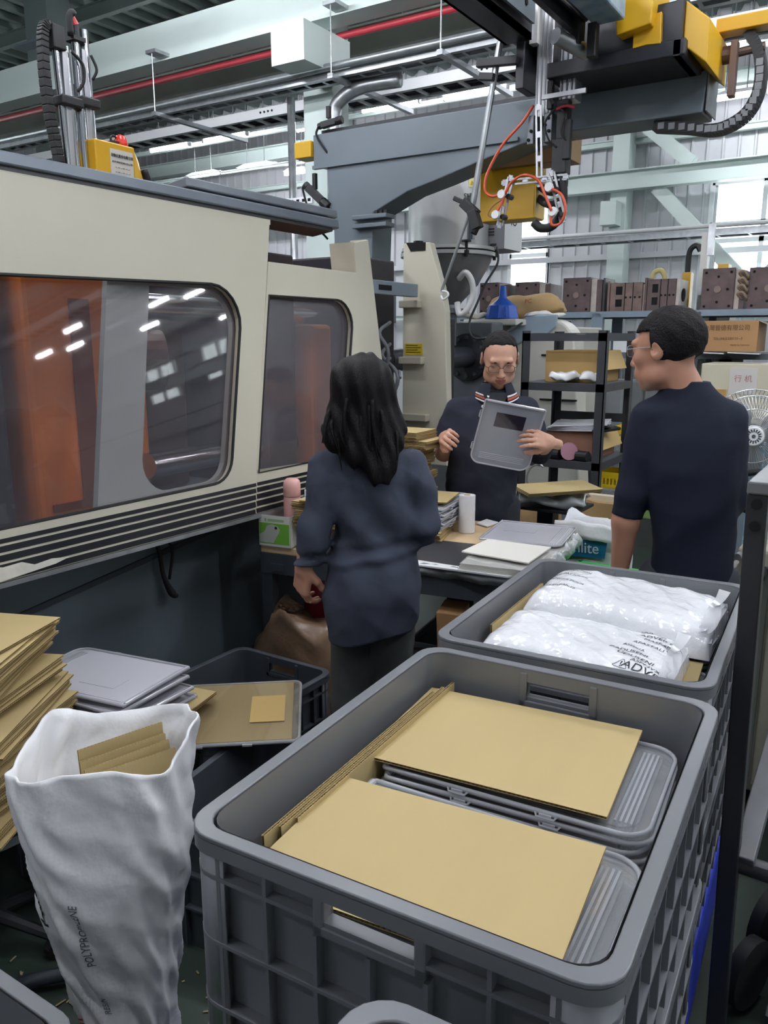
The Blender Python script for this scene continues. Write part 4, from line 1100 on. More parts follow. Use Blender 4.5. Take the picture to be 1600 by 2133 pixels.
# cream control cabinets behind the fan
cbn = thing('machine_cabinet', 'cream machine cabinet with a handwritten sheet taped on it, under the rack carton', 'cabinet', (-1.4, 8.4, 0))
MB().bb((-1.66, 8.2, 0.0), (-0.5, 8.8, 1.42)).build('body', mat('cabinet_cream', 'd9d3bb', .45, var=.05), cbn, bevel=.01)
MB().bb((-1.40, 8.192, 1.14), (-1.16, 8.2, 1.38)).build('paper_sheet', mat('plain_paper', 'dcd8d4', .7), cbn)
text('handwriting', '行 机', (-1.28, 8.19, 1.28), cf, .07, mat('pink_ink', 'c07a80', .7), cbn)
MB().bb((-1.62, 8.17, 1.07), (-1.42, 8.2, 1.18)).build('orange_plate', mat('tan_plate', 'c09a5e', .5), cbn)
bw = thing('lamp_bracket', 'black round clamp bracket hanging under the rack beam', 'bracket', (-1.55, 9.15, 1.4))
MB().cyl((-1.62, 9.15, 1.40), (-1.62, 9.19, 1.40), .07, 16).bb((-1.62, 9.15, 1.37), (-1.45, 9.19, 1.44)).bb((-1.72, 9.15, 1.40), (-1.60, 9.19, 1.435)).build('clamp', M_blackpl, bw)
# machine parts heap behind the fan
mm = thing('machine_bed', 'grey machine bed wrapped in pale film behind the fan', 'machine', (-1.0, 6.6, 0))
MB().bb((-1.15, 6.4, 0), (0.4, 7.2, 1.0)).build('bed', M_slate, mm, bevel=.01)
lumpy(pillow((-0.62, 6.6, 1.05), 1.0, .5, .16, 0, 20), .014, 9, 8).build('film', mat('cream_film2', 'd4cfc0', .4, var=.1, vs=8), mm, smooth=50)
MB().bb((-1.22, 6.3, 1.0), (-1.08, 6.5, 1.17)).bb((-1.19, 6.28, 1.06), (-1.11, 6.3, 1.12)).build('valve', M_dark, mm, bevel=.005)
dr = thing('grey_drum', 'grey steel drum cabinet behind the black shelf unit', 'cabinet', (-2.5, 7.9, 0))
MB().bb((-2.85, 7.7, 0), (-2.25, 8.3, 1.25)).build('body', mat('cab_grey', '8f9499', .4, .2, var=.1), dr, bevel=.02)
MB().bb((-2.75, 7.69, .8), (-2.35, 7.7, .9)).build('vent', M_alu, dr)
sb2 = thing('white_box', 'small white box on the rack level behind the shelf unit', 'box', (-2.4, 9.4, 1.5))
MB().bb((-2.85, 9.25, 1.492), (-2.6, 9.5, 1.66)).build('box', M_white, sb2, bevel=.004)
MB().bb((-2.85, 9.245, 1.63), (-2.6, 9.25, 1.635)).build('lid_gap', M_hole, sb2)

# ---------------------------------------------------------------- black shelf unit
su = thing('shelf_unit', 'black angle iron shelf unit with cartons beside the man with the case', 'shelf', (-1.87, 5.3, 0))
M_shelf = mat('shelf_black', '3f4146', 0.45, 0.2, var=0.25, vs=6, wear=('85878c', 12, 0.7))
SX0, SX1, SY0, SY1 = -2.14, -1.58, 5.0, 5.62
for x in (SX0, SX1):
    for y in (SY0, SY1):
        sx = 1 if x == SX0 else -1; sy = 1 if y == SY0 else -1
        MB().bb((x, y, 0), (x + sx * .055, y + sy * .006, 1.70)).bb((x, y, 0), (x + sx * .006, y + sy * .05, 1.70)).build('post', M_shelf, su)
for z in (1.685, 1.37, .87, .42):
    MB().bb((SX0, SY0, z - .05), (SX1, SY0 + .01, z)).bb((SX0, SY1 - .01, z - .05), (SX1, SY1, z)).bb((SX0, SY0, z - .05), (SX0 + .01, SY1, z)).bb((SX1 - .01, SY0, z - .05), (SX1, SY1, z)).build('frame', M_shelf, su)
    if z < 1.6:
        MB().bb((SX0 + .01, SY0 + .01, z - .012), (SX1 - .01, SY1 - .01, z)).build('shelf_board', mat('shelf_board', '53585e', .5, var=.2, vs=4), su)
MB().bb((SX0, SY1 - .01, 1.08), (SX1, SY1, 1.14)).build('cross_rail', M_shelf, su)
M_card = mat('cardboard_brown', 'a98a55', 0.7, var=0.08, vs=4)
def carton(label, x0, x1, y0, y1, z0, z1, m=None, flap=True, open_=True):
    t = thing('open_carton', label, 'carton', ((x0 + x1) / 2, (y0 + y1) / 2, z0))
    m = m or M_card; w = .006
    MB().bb((x0, y0, z0), (x1, y0 + w, z1)).bb((x0, y1 - w, z0), (x1, y1, z1)).bb((x0, y0, z0), (x0 + w, y1, z1)).bb((x1 - w, y0, z0), (x1, y1, z1)).bb((x0, y0, z0), (x1, y1, z0 + w)).build('box', m, t)
    if flap:
        MB().prism([(x1, y0, z1), (x1, y1, z1), (x1 + .05, y1, z1 - .12), (x1 + .05, y0, z1 - .12)], (.004, 0, 0)).build('flap', mat('flap_board', 'c2a56e', .7), t)
        MB().bb((x1 + .002, y0 + .1, z0 + .02), (x1 + .004, y0 + .16, z1 - .02)).build('tape', mat('packing_tape', 'd6c9a8', .25), t)
    return t
carton('wide open carton on the upper level of the black shelf unit', -2.02, -1.66, 5.12, 5.55, 1.371, 1.575)
carton('brown carton with loose flaps on the middle level of the black shelf unit', -1.98, -1.66, 5.08, 5.55, .871, 1.06, m=mat('carton_red_brown', '8a6350', .7, var=.1))
for k, (x, y, l, w, lab) in enumerate(((-1.86, 5.07, .2, .08, 'crumpled white plastic scrap in front of the wide carton, left one'), (-1.70, 5.07, .12, .07, 'crumpled white plastic scrap in front of the wide carton, at the shelf post'))):
    tag(lumpy(pillow((x, y, 1.405), l, w, .075, 10 * k), .007, 40, 20 + k).build('plastic_scrap', mat('white_film', 'e2e4e6', .3), smooth=60), lab, 'plastic')
cs_ = thing('clear_cases', 'flat clear plastic cases lying on the brown carton of the shelf unit', 'case', (-1.8, 5.2, 1.07))
for k in range(4):
    MB().box((-1.82 + .012 * k, 5.2, 1.068 + .012 * k), (.36, .30, .008), rotm(2, -3, 6 * k - 6)).build('case', mat('milky_case', 'c9cbd2', .3), cs_, bevel=.002)
tag(MB().box((-1.63, 5.2, 1.075), (.10, .26, .02), rotm(0, 10, -14)).box((-1.62, 5.16, 1.10), (.09, .14, .012), rotm(0, 14, 20)).build('black_tray', M_blackpl, bevel=.003), 'black plastic trays poking out at the carton edge by the shelf post', 'tray')
tag(MB().lathe((-1.80, 5.04, .93), [(.03, -.03), (.055, -.03), (.055, .03), (.03, .03)], 18, rot=rotm(90, 0, 20)).build('tape_roll', mat('pink_tape', 'b98a9a', .35)), 'pink tape roll on the middle level of the shelf unit', 'tape')
for x, lab in ((-1.90, 'small black tape roll left of the pink tape roll'), (-1.71, 'wide black tape roll right of the pink tape roll')):
    tag(MB().lathe((x, 5.04, .905), [(.015, -.04), (.034, -.04), (.034, .04), (.015, .04)], 14, rot=rotm(90, 0, 80)).build('tape_roll', M_blackpl), lab, 'tape')
# yellow baskets behind the shelf unit
ls = thing('low_rack', 'low grey board rack holding yellow baskets behind the shelf unit', 'rack', (-1.9, 6.6, 0))
for z in (.82, .45):
    MB().bb((-2.2, 6.35, z - .04), (-1.2, 6.95, z)).build('shelf_board', mat('speckled_board', '9a9ea2', .6, var=.3, vs=60), ls)
for x in (-2.15, -1.3):
    for y in (6.4, 6.88):
        MB().bb((x, y, 0), (x + .06, y + .05, .82)).build('leg', M_dark, ls)
def basket(label, x, y, z):
    t = thing('basket', label, 'basket', (x, y, z), group='yellow baskets on the low rack')
    m = mat('yellow_plastic', 'e3c21c', .4); w, l, h = .42, .3, .13
    MB().bb((x - w / 2, y - l / 2, z), (x + w / 2, y + l / 2, z + .01)).build('floor', m, t)
    mb = MB()
    for q in (-1, 1):
        for zz in (0.01, h - .05):
            mb.bb((x - w / 2, y + q * l / 2 - .004, z + zz), (x + w / 2, y + q * l / 2 + .004, z + zz + (.02 if zz < .05 else .05)))
            mb.bb((x + q * w / 2 - .004, y - l / 2, z + zz), (x + q * w / 2 + .004, y + l / 2, z + zz + (.02 if zz < .05 else .05)))
        for k in range(15):
            xx = x - w / 2 + w * k / 14
            mb.bb((xx - .006, y + q * l / 2 - .003, z), (xx + .006, y + q * l / 2 + .003, z + h - .03))
    mb.build('wall', m, t)
    return t
basket('yellow basket on the upper board of the low rack', -1.75, 6.6, .82)
basket('yellow basket on the lower board of the low rack, left one', -1.95, 6.6, .45)
basket('yellow basket on the lower board of the low rack, behind the shelf post', -1.5, 6.6, .45)
tag(MB().bb((-1.7, 6.36, .25), (-1.3, 6.8, .40)).bb((-1.72, 6.34, .385), (-1.28, 6.82, .40)).build('green_box', mat('dull_green', '7f9a5a', .5), bevel=.006), 'dull green box under the yellow baskets', 'box')

# ---------------------------------------------------------------- pedestal fan
fan = thing('pedestal_fan', 'large pedestal fan with wire guard and pale blue stand', 'fan', (-0.67, 4.7, 0))
fc = Vector((-0.655, 4.62, 1.15)); fr_ = .24
fdir = Vector((.25, -1, .05)).normalized(); fxx = Vector((0, 0, 1)).cross(fdir).normalized(); fyy = fdir.cross(fxx)
def fp(r, a, d):
    return fc + (fxx * math.cos(a) + fyy * math.sin(a)) * r + fdir * d
M_wire = mat('chrome_wire', 'c3c6c8', .3, .7)
mb = MB()
for k in range(72):
    a = 2 * math.pi * k / 72
    mb.tube([fp(.055, a, .09), fp(.14, a + .12, .085), fp(.21, a + .2, .06), fp(fr_, a + .24, .0), fp(.2, a + .24, -.06), fp(.08, a + .24, -.08)], .0016, 4)
for r, d in ((.055, .09), (.14, .085), (.21, .06), (fr_, 0), (.2, -.06)):
    mb.tube([fp(r, 2 * math.pi * k / 32, d) for k in range(32)], .003, 5, closed=True)
w_ = mb.build('wire_guard', M_wire, fan); w_['kind'] = 'stuff'
MB().lathe((0, 0, 0), [(0, .0), (.05, 0), (.052, .012), (.045, .018), (0, .018)], 28).build('x', M_white)
bd = bpy.data.objects['x']; bd.name = 'hub_badge'; bd.parent = fan
bd.matrix_local = FR[fan.name].inverted() @ (Matrix.Translation(fp(0, 0, .085)) @ Matrix((fxx, fyy, fdir)).transposed().to_4x4())
FR[bd.name] = FR[fan.name]
mb = MB()
for k in range(16):
    a = 2 * math.pi * k / 16
    mb.beam(fp(.022, a, .1035), fp(.038, a, .1035), .007, .002, up=fdir)
mb.cyl(fp(0, 0, .10), fp(0, 0, .106), .01, 10)
mb.build('badge_print', M_dark, fan)
for k in range(3):
    a = 2 * math.pi * k / 3 + .3; vs = []
    for i in range(7):
        r = .035 + .17 * i / 6; ww = .35 + .5 * math.sin(math.pi * min(1, (i + 1) / 7))
        for q in (-1, 0, 1):
            vs.append(fp(r, a + q * ww * .9, .02 + q * .025))
    MB().add(vs, [(i * 3 + j, i * 3 + j + 1, i * 3 + j + 4, i * 3 + j + 3) for i in range(6) for j in range(2)]).build('blade', mat('grey_blade', '8f959a', .35, .3), fan, smooth=True, solid=.004)
MB().cyl(fp(0, 0, -.2), fp(0, 0, .03), .06, 18).build('motor', M_dark, fan, smooth=30)
M_pblue = mat('pale_blue_plastic', '7fb0cc', .4)
MB().cyl((-0.63, 4.76, .05), (-0.63, 4.76, 1.1), .03, 14).cyl((-0.63, 4.76, .45), (-0.63, 4.76, .78), .042, 14).build('pole', M_pblue, fan, smooth=30)
MB().lathe((-0.63, 4.76, 0), [(.26, 0), (.26, .02), (.2, .045), (.05, .07), (0, .07)], 28).build('base', M_pblue, fan, smooth=30)
tag(MB().tube([(-0.35, 4.3, .98), (-0.55, 4.2, 1.02), (-0.70, 4.25, .95), (-0.75, 4.3, .86), (-0.66, 4.35, .8), (-0.45, 4.4, .82), (-.2, 4.4, .9)], .016, 8, smooth=6).tube([(-0.3, 4.35, .90), (-0.55, 4.3, .92), (-0.70, 4.35, .84), (-0.5, 4.4, .74)], .012, 8, smooth=6).build('air_hose', M_rubber, smooth=True), 'thick black hoses hanging in loops in front of the fan stand', 'hose')

# ---------------------------------------------------------------- cabinet at the right edge
M_beige = mat('beige_metal', 'bdb9a6', .45, var=.08, vs=3)
rc = thing('control_cabinet', 'beige machine cabinet with paper stack on top at the right edge', 'cabinet', (0.0, 3.2, 0))
MB().bb((-0.42, 2.9, .06), (0.5, 3.9, .95)).build('body', M_beige, rc, bevel=.012)
MB().bb((-0.38, 2.885, .12), (-0.31, 2.9, .90)).build('edge_strip', mat('grey_green_metal', '8f968e', .45), rc)
MB().bb((-0.30, 2.87, .1), (.3, 2.9, .92)).build('door', M_beige, rc, bevel=.006)
MB().cyl((-0.335, 2.80, .88), (-0.335, 2.885, .88), .02, 12).build('knob', M_blackpl, rc)
MB().bb((-0.36, 2.875, .58), (-0.325, 2.886, .72)).bb((-0.352, 2.87, .60), (-0.333, 2.876, .70)).build('latch', M_dark, rc)
MB().bb((-0.4, 3.0, 0), (.4, 3.8, .06)).build('plinth', M_dark, rc)
cc = MB().cyl((-0.41, 2.84, .93), (-0.41, 2.90, .925), .012, 10).build('socket', M_galv, rc)
tag(MB().tube([(-0.41, 2.845, .915), (-0.43, 2.80, .86), (-0.43, 2.78, .75), (-0.42, 2.79, .55), (-0.40, 2.8, .2), (-0.39, 2.8, .02)], .008, 8, smooth=6).build('power_cable', mat('grey_cable', 'b5b2aa', .5), smooth=True), 'grey power cable hanging from the socket of the beige cabinet', 'cable')
for k in range(4):
    tag(MB().box((-0.18 + .02 * k, 3.25, .958 + .016 * k), (.46 - .03 * k, .5 - .02 * k, .014), rotm(0, 0, 4 * k - 3)).build('paper_stack', M_white), ['bottom white paper pile on the beige cabinet', 'second white paper pile from the bottom on the beige cabinet', 'third white paper pile on the beige cabinet', 'top white paper pile on the beige cabinet'][k], 'paper', 'paper piles on the cabinet')
tag(MB().box((-0.36, 3.08, 1.035), (.10, .16, .05), rotm(0, 0, 12)).build('white_carton', mat('white_carton', 'ecebe8', .6), bevel=.003), 'small white carton on the paper piles of the beige cabinet', 'carton')
for k, (x, y, h, lab) in enumerate(((-1.80, 4.45, .66, 'brown kraft resin bag with red print standing behind the worktable'), (-1.43, 4.6, .72, 'brown kraft resin bag leaning at the shelf unit leg'))):
    t = thing('kraft_bag', lab, 'bag', (x, y, 0))
    mb = MB(); rings = []
    for i in range(12):
        u = i / 11
        w, d = .17 + .012 * math.sin(5 * u), .11 * (1 - .3 * u ** 3)
        rings.append([Vector((x + math.copysign(abs(math.cos(a)) ** .5, math.cos(a)) * w, y + math.copysign(abs(math.sin(a)) ** .6, math.sin(a)) * d, u * h)) for a in [2 * math.pi * j / 20 for j in range(20)]])
    lumpy(mb.loft(rings), .008, 14, 30 + k).build('sack', M_kraft, t, smooth=50)
    MB().bb((x - .16, y - .03, h - .01), (x + .16, y + .03, h + .03)).build('stitched_top', mat('cream_strip', 'd8cdb4', .6), t)
    if k == 0:
        text('lettering', 'COLORCE', (x - .03, y - .132, .585), cf, .035, mat('red_print', 'b04a3a', .6), t)
        text('lettering', 'MATERIALS', (x + .07, y - .132, .545), cf, .028, M_ink, t)
# ---------------------------------------------------------------- corrugated sheets and clear cases (sources for copies)
M_kb = mat('corrugated_board', 'bfaa78', 0.7, var=0.06, vs=5, bump=0.06, bs=90, stretch=(1, .12, 1))
M_kbe = mat('corrugated_edge', '8a7048', 0.8)
def sheet_mesh(w, l, t=.005, n=110):
    mb = MB(); tt = t * .14
    mb.bb((-w / 2, -l / 2, 0), (w / 2, l / 2, tt)).bb((-w / 2, -l / 2, t - tt), (w / 2, l / 2, t))
    vs = []; 
    for k in range(n + 1):
        z = tt * .6 if k % 2 == 0 else t - tt * 1.9
        x = -w / 2 + w * k / n
        vs += [(x, -l / 2 + .0004, z), (x, l / 2 - .0004, z), (x, -l / 2 + .0004, z + tt * 1.3), (x, l / 2 - .0004, z + tt * 1.3)]
    mb.add(vs, [q for k in range(n) for q in ((4 * k, 4 * k + 4, 4 * k + 5, 4 * k + 1), (4 * k + 2, 4 * k + 3, 4 * k + 7, 4 * k + 6), (4 * k, 4 * k + 2, 4 * k + 6, 4 * k + 4), (4 * k + 1, 4 * k + 5, 4 * k + 7, 4 * k + 3))], 1)
    return mb
def new_sheet(label, w, l, t=.005, n=110, group=None, m=None):
    o = sheet_mesh(w, l, t, n).build('cardboard_sheet', [m or M_kb, M_kbe], fix=False)
    return tag(o, label, 'cardboard', group)
SH = {}
def sheet(label, loc, rz=0, rx=0, ry=0, w=.41, l=.29, group=None, n=110):
    if (w, l, n) not in SH:
        o = SH[(w, l, n)] = new_sheet(label, w, l, n=n, group=group)
    else:
        o = SH[(w, l, n)].copy(); COL.objects.link(o); FR[o.name] = Matrix()
        o['label'] = label
        if 'group' in o.keys(): del o['group']
        if group: o['group'] = group
    o.location = loc; o.rotation_euler = (R(rx), R(ry), R(rz))
    return o
def sheet_pile(cx, cy, z0, z1, rz, label, top_label, group, step=.0064, jig=.012, jrot=3.0, bunch=7, seed=1, w=.41, l=.29, lean=(0, 0)):
    r = random.Random(seed); z = z0; k = 0; bo = (0, 0, 0)
    while z < z1:
        if k % bunch == 0:
            bo = (r.uniform(-1, 1) * jig * 1.6, r.uniform(-1, 1) * jig * 1.6, r.uniform(-1, 1) * jrot * 2)
        last = z + step >= z1
        f = (z - z0) / max(.01, z1 - z0)
        sheet(top_label if last else label, (cx + bo[0] + r.uniform(-1, 1) * jig * .4 + lean[0] * f, cy + bo[1] + r.uniform(-1, 1) * jig * .4 + lean[1] * f, z), rz + bo[2] + r.uniform(-1, 1) * jrot * .3, w=w, l=l, group=None if last else group)
        z += step; k += 1
    return z

M_case = clear('clear_case_plastic', 'f6f7f8', 0.84, 0.08, hz='eceef2')
M_caser = clear('clear_case_rim', 'f0f2f4', 0.55, 0.06, hz='e6e8ee')
M_milky = clear('milky_case_plastic', 'eeeef2', 0.16, 0.25, hz='e2e2ea')
M_milkr = clear('milky_case_rim', 'f0f0f4', 0.40, 0.12, hz='dcdce2')
def rr_case(w, l, r, z):
    """outline with two rounded corners on the +x side and nearly square ones at the hinge"""
    out = []
    for sx, sy, a0, rr in ((1, 1, 0, r), (-1, 1, 90, .006), (-1, -1, 180, .006), (1, -1, 270, r)):
        for i in range(7):
            a = R(a0 + 15 * i)
            out.append(Vector((sx * (w / 2 - rr) + rr * math.cos(a), sy * (l / 2 - rr) + rr * math.sin(a), z)))
    return out
CASES = {}
def case(label, loc, rz=0, rx=0, ry=0, group=None, kind='clear', w=.45, l=.305):
    key = (kind, w, l)
    if key in CASES:
        o = dup(CASES[key], loc, (R(rx), R(ry), R(rz)), label)
        if 'group' in o.keys(): del o['group']
        if group: o['group'] = group
        return o
    a, b = {'clear': (M_case, M_caser), 'held': (clear('held_case', 'f0f0f4', .62, .12, hz='c3c5cc'), M_milkr)}.get(kind, (M_milky, M_milkr))
    t = thing('clear_case', label, 'case', (0, 0, 0), 0, group)
    MB().prism(rr_case(w, l, .045, .001), (0, 0, .0015)).build('shell', a, t, local=True)
    MB().tube(rr_case(w - .006, l - .006, .043, .005), .0042, 6, closed=True).build('rim', b, t, smooth=True, local=True)
    MB().prism(rr_case(w - .045, l - .045, .03, .003), (0, 0, .001)).build('raised_panel', a, t, local=True)
    MB().cyl((-w / 2 + .004, -l / 2 + .01, .006), (-w / 2 + .004, l / 2 - .01, .006), .006, 8).build('hinge', b, t, smooth=30, local=True)
    for k in range(4):
        MB().bb((w / 2 - .058 + k * .008, -l / 2 + .035, .003), (w / 2 - .054 + k * .008, l / 2 - .035, .0058)).build('ridge', b, t, local=True)
    for x in (-.08, .07):
        MB().tube([(x - .018, -l / 2 + .002, .004), (x - .014, -l / 2 - .006, .001), (x + .014, -l / 2 - .006, .001), (x + .018, -l / 2 + .002, .004)], .0022, 5).bb((x - .01, -l / 2 - .006, .003), (x + .01, -l / 2 - .003, .006)).build('clip', b, t, local=True)
    if kind == 'held':
        MB().bb((-.10, -.07, .0045), (-.035, .06, .0052)).build('label_window', clear('dark_window', 'c8bec2', .8, .05, hz='4a4248'), t, local=True)
    else:
        MB().bb((-.11, .0, .0045), (.02, .07, .0052)).build('label_window', a, t, local=True)
    CASES[key] = t
    t.location = loc; t.rotation_euler = (R(rx), R(ry), R(rz))
    return t

# ---------------------------------------------------------------- worktable
TR = 8.5
TO = Vector((-2.17, 2.43, 0))
def T(u, v, z):
    c, s = math.cos(R(TR)), math.sin(R(TR))
    return Vector((TO.x + u * c - v * s, TO.y + u * s + v * c, z))
tb_ = thing('worktable', 'dark steel worktable under cardboard stacks between the woman and the machine', 'table', (TO.x, TO.y, 0), TR)
def tpart(mb, name, m, par=tb_, **k):
    return mb.build(name, m, par, local=True, **k)
TW, TD = 1.11, .80
tpart(MB().bb((0, 0, .785), (TW, TD, .815)), 'tabletop', mat('table_board', 'cbb08a', .6, var=.06, vs=6), bevel=.003)
tpart(MB().bb((0, -.005, .70), (TW, .035, .785)).bb((0, TD - .035, .72), (TW, TD, .785)).bb((0, 0, .72), (.035, TD, .785)).bb((TW - .035, 0, .72), (TW, TD, .785)), 'frame', M_dark)
for u in (.0, TW - .05):
    for v in (0.0, TD - .05):
        tpart(MB().bb((u, v, 0), (u + .05, v + .05, .72)), 'leg', M_dark)
tpart(MB().bb((.02, .02, .22), (TW - .02, TD - .02, .25)), 'shelf_board', M_dark)
tpart(MB().bb((.05, -.012, .715), (.11, -.005, .745)), 'apron_plate', M_dark)
M_mat = mat('black_mat', '2f3035', .45, var=.2, vs=7)
tag(MB().prism([T(.30, .0, .816), T(1.09, -.02, .816), T(1.09, .12, .816), T(.86, .36, .816), T(.30, .36, .816)], (0, 0, .004)).build('rubber_mat', M_mat), 'black rubber mat on the front of the worktable', 'mat')
M_film2 = mat('wrap_film', 'd5d8da', .12, var=.25, vs=30, bump=.8, bs=45, spec=.8)
tag(MB().prism([T(.62, -.03, .8165), T(1.06, -.045, .8165), T(1.09, -.015, .8165), T(.62, .035, .8165)], (0, 0, .006)).build('white_strip', M_white), 'white plastic strip along the front edge of the black mat', 'strip')
wf = tag(lumpy(MB().grid(30, 8, lambda a, b: T(.45 + .68 * a, -.035 - .01 * math.sin(9 * a) + .04 * abs(b - .5), .822 - .05 * b)), .0025, 45, 2).build('wrap_film', clear('torn_film', 'e8ebec', .45, .08, hz='9a9ea2'), smooth=True, solid=.002), 'torn clear film hanging over the front edge of the worktable', 'film')
# wrapped bundle at the right with an open case and a white board on it
wb = thing('wrapped_bundle', 'pile of white boards wrapped in shiny film at the right of the worktable', 'bundle', tuple(T(1.02, .3, .82)), TR)
mb = MB()
for i in range(3):
    mb.box((0.0 + .004 * i, .0, .002 + .0095 * i), (.30, .66 - .004 * i, .009))
mb.build('boards', mat('white_board', 'e2e0d8', .5), wb, local=True)
lumpy(MB().grid(6, 34, lambda a, b: Vector((.155 + .018 * math.sin(a * 3.1), -.36 + .70 * b, .032 - .07 * a))), .007, 55, 6).build('film_skirt', M_film2, wb, smooth=True, local=True, solid=.001)
lumpy(MB().grid(16, 30, lambda a, b: Vector((-.14 + .30 * a, -.35 + .69 * b, .0315))), .0012, 50, 7).build('film_top', clear('film_sheet', 'fafafa', .6, .06, hz='f0f0f0'), wb, smooth=True, local=True)
tag(MB().prism([T(.85, .07, .86), T(1.12, .015, .86), T(1.145, .27, .86), T(.885, .29, .86)], (0, 0, .005)).build('white_board', mat('white_board2', 'ece9e0', .5)), 'white covered cardboard with a brown edge lying at the front of the wrapped bundle', 'board')
case('milky open case lying on the wrapped bundle at the back', tuple(T(1.01, .47, .858)), TR + 1, kind='milky', w=.33, l=.36)
rl = thing('film_roll', 'upright white roll of film standing on the worktable', 'roll', tuple(T(.705, .565, .82)))
c0 = T(.705, .565, .817)
MB().lathe(c0, [(.014, 0), (.036, 0), (.036, .165), (.014, .165), (.014, .12)], 28).build('film', mat('roll_white', 'ecedf0', .3), rl, smooth=40)
MB().lathe(c0, [(.011, .12), (.0145, .12), (.0145, .166), (.011, .166)], 20).build('core', M_kraft, rl, smooth=40)
tag(lumpy(MB().prism([T(.70, .72, .818), T(.765, .675, .818), T(.79, .775, .818), T(.72, .815, .818)], (0, 0, .007)), .0, 1).build('label_stack', M_white, bevel=.002), 'small stack of white labels lying behind the film roll', 'paper')
# cardboards on the table
zt = .817
z2 = sheet_pile(*T(.50, .43, 0)[:2], zt, zt + .034, TR + 4, 'loose cardboard sheet under the grey cases on the worktable', 'uppermost loose cardboard sheet under the grey cases', 'cardboard under the cases', seed=5, jig=.012, w=.29, l=.25)
for k in range(8):
    case('grey clear case of the pile behind the white film roll', tuple(T(.535 + .004 * (k % 3), .56, z2 + .001 + .0125 * k)), TR + 90 + (k % 3) * 1.2 - 1, group='cases behind the film roll', kind='milky', w=.40, l=.25)
sheet('cardboard sheet lying on top of the case pile behind the film roll', tuple(T(.50, .54, z2 + .106)), TR + 6, w=.29, l=.25, ry=-1)
sheet_pile(*T(.265, .70, 0)[:2], zt, 1.235, TR - 2, 'cardboard sheet in the tall stack between the woman and the man', 'top cardboard sheet of the tall stack, at the polo shirt man', 'tall cardboard stack on the worktable', seed=3, jig=.014, bunch=6, lean=(.015, 0), w=.41, l=.21)
sheet_pile(*T(.345, .14, 0)[:2], zt, 1.02, TR + 1, 'cardboard sheet in the stack beside the tissue box', 'top cardboard sheet of the stack beside the tissue box', 'cardboard stack beside the tissue box', seed=8, jig=.012, w=.36, l=.24, bunch=5)
# tissue box used as a holder
tx = thing('tissue_box', 'green and white tissue box holding a pink bottle at the left table end', 'box', tuple(T(.075, .10, .817)), TR)
a, h, d = .075, .13, .11
tb3 = MB().bb((-a, -d, 0), (a, -d + .002, h)).bb((-a, d - .002, 0), (a, d, h)).bb((-a, -d, 0), (-a + .002, d, h)).bb((a - .002, -d, 0), (a, d, h)).bb((-a, -d, 0), (a, d, .003)).build('carton', mat('tissue_white', 'dcdcd6', .55), tx, local=True)
gf = MB().bb((-a + .004, -d - .0012, .012), (a - .006, -d, .098)).build('green_print', mat('print_green', '6fae3e', .5), tx, local=True)
MB().prism([(-a + .006, -d - .0022, .016), (-.005, -d - .0022, .016), (.012, -d - .0022, .045), (.022, -d - .0022, .06), (.026, -d - .0022, .074), (.014, -d - .0022, .088), (-.012, -d - .0022, .094), (-.035, -d - .0022, .086), (-.048, -d - .0022, .06), (-a + .006, -d - .0022, .05)], (0, .001, 0)).build('bird_print', mat('print_grey', 'b4bab2', .5), tx, local=True)
MB().cyl((.008, -d - .0032, .080), (.008, -d - .002, .080), .006, 12).build('eye_print', M_ink, tx, local=True)
MB().bb((-.03, -d - .0012, .106), (.045, -d, .116)).bb((-.045, -d - .0012, .104), (-.038, -d, .118)).build('small_print', mat('print_pale', '9db58c', .5), tx, local=True)
bt = thing('pink_bottle', 'pink thermos bottle standing in the tissue box', 'bottle', tuple(T(.09, .11, .82)))
bx = T(.09, .11, .8215)
MB().lathe(bx, [(0, 0), (.034, 0), (.036, .004), (.036, .175), (.0345, .182), (.034, .186)], 28).build('body', mat('bottle_pink', 'e0aaa6', .3), bt, smooth=40)
MB().lathe(bx, [(.0335, .187), (.036, .19), (.036, .235), (.033, .252), (.022, .262), (0, .264)], 28).build('cap', mat('cap_pink', 'e5b0ab', .3), bt, smooth=40)
tag(lumpy(pillow(T(.142, .19, .97), .06, .05, .12, 0, 10), .006, 60, 9).build('blue_film', mat('blue_film_scrap', '7f97cf', .3), smooth=True), 'scrunched blue film stuffed beside the pink bottle', 'film')
# under the table
rc_ = thing('red_canister', 'dark red canister standing under the worktable', 'canister', (-2.12, 2.72, .25))
MB().lathe((-2.10, 2.76, .255), [(0, 0), (.085, 0), (.09, .01), (.09, .36), (.07, .40), (.03, .42), (.03, .44), (0, .44)], 24).build('body', mat('dark_red', 'a52a38', .35), rc_, smooth=40)
MB().bb((-2.13, 2.74, .695), (-2.07, 2.78, .71)).build('valve', M_blackpl, rc_)
M_bbag = clear('brown_film', 'd9c4ac', .45, .12, hz='8a6a50')
bb2 = thing('brown_bag', 'large brown film bag of scrap slumped under the worktable by the woman', 'bag', (-1.9, 2.28, 0))
mb = MB(); rings = []
for i in range(14):
    u = i / 13
    w = .20 + .03 * math.sin(3 * u) - .08 * max(0, u - .75) * 4 * .6; d = .12 * (1 - .35 * u)
    rings.append([Vector((-1.97 + w * math.cos(a), 2.39 + .05 * u + d * math.sin(a), u * (.54 + .04 * math.sin(3 * a + .5) * u))) for a in [2 * math.pi * j / 28 for j in range(28)]])
lumpy(lumpy(mb.loft(rings), .014, 9, 13), .006, 30, 14).build('film', mat('brown_film_body', '8a6f58', .3, var=.35, vs=7, bump=.5, bs=18, spec=.7), bb2, smooth=True)
dt = thing('dark_tote', 'dark tote with folded board inside on the lower shelf of the worktable', 'crate', tuple(T(.85, .3, .25)), TR)
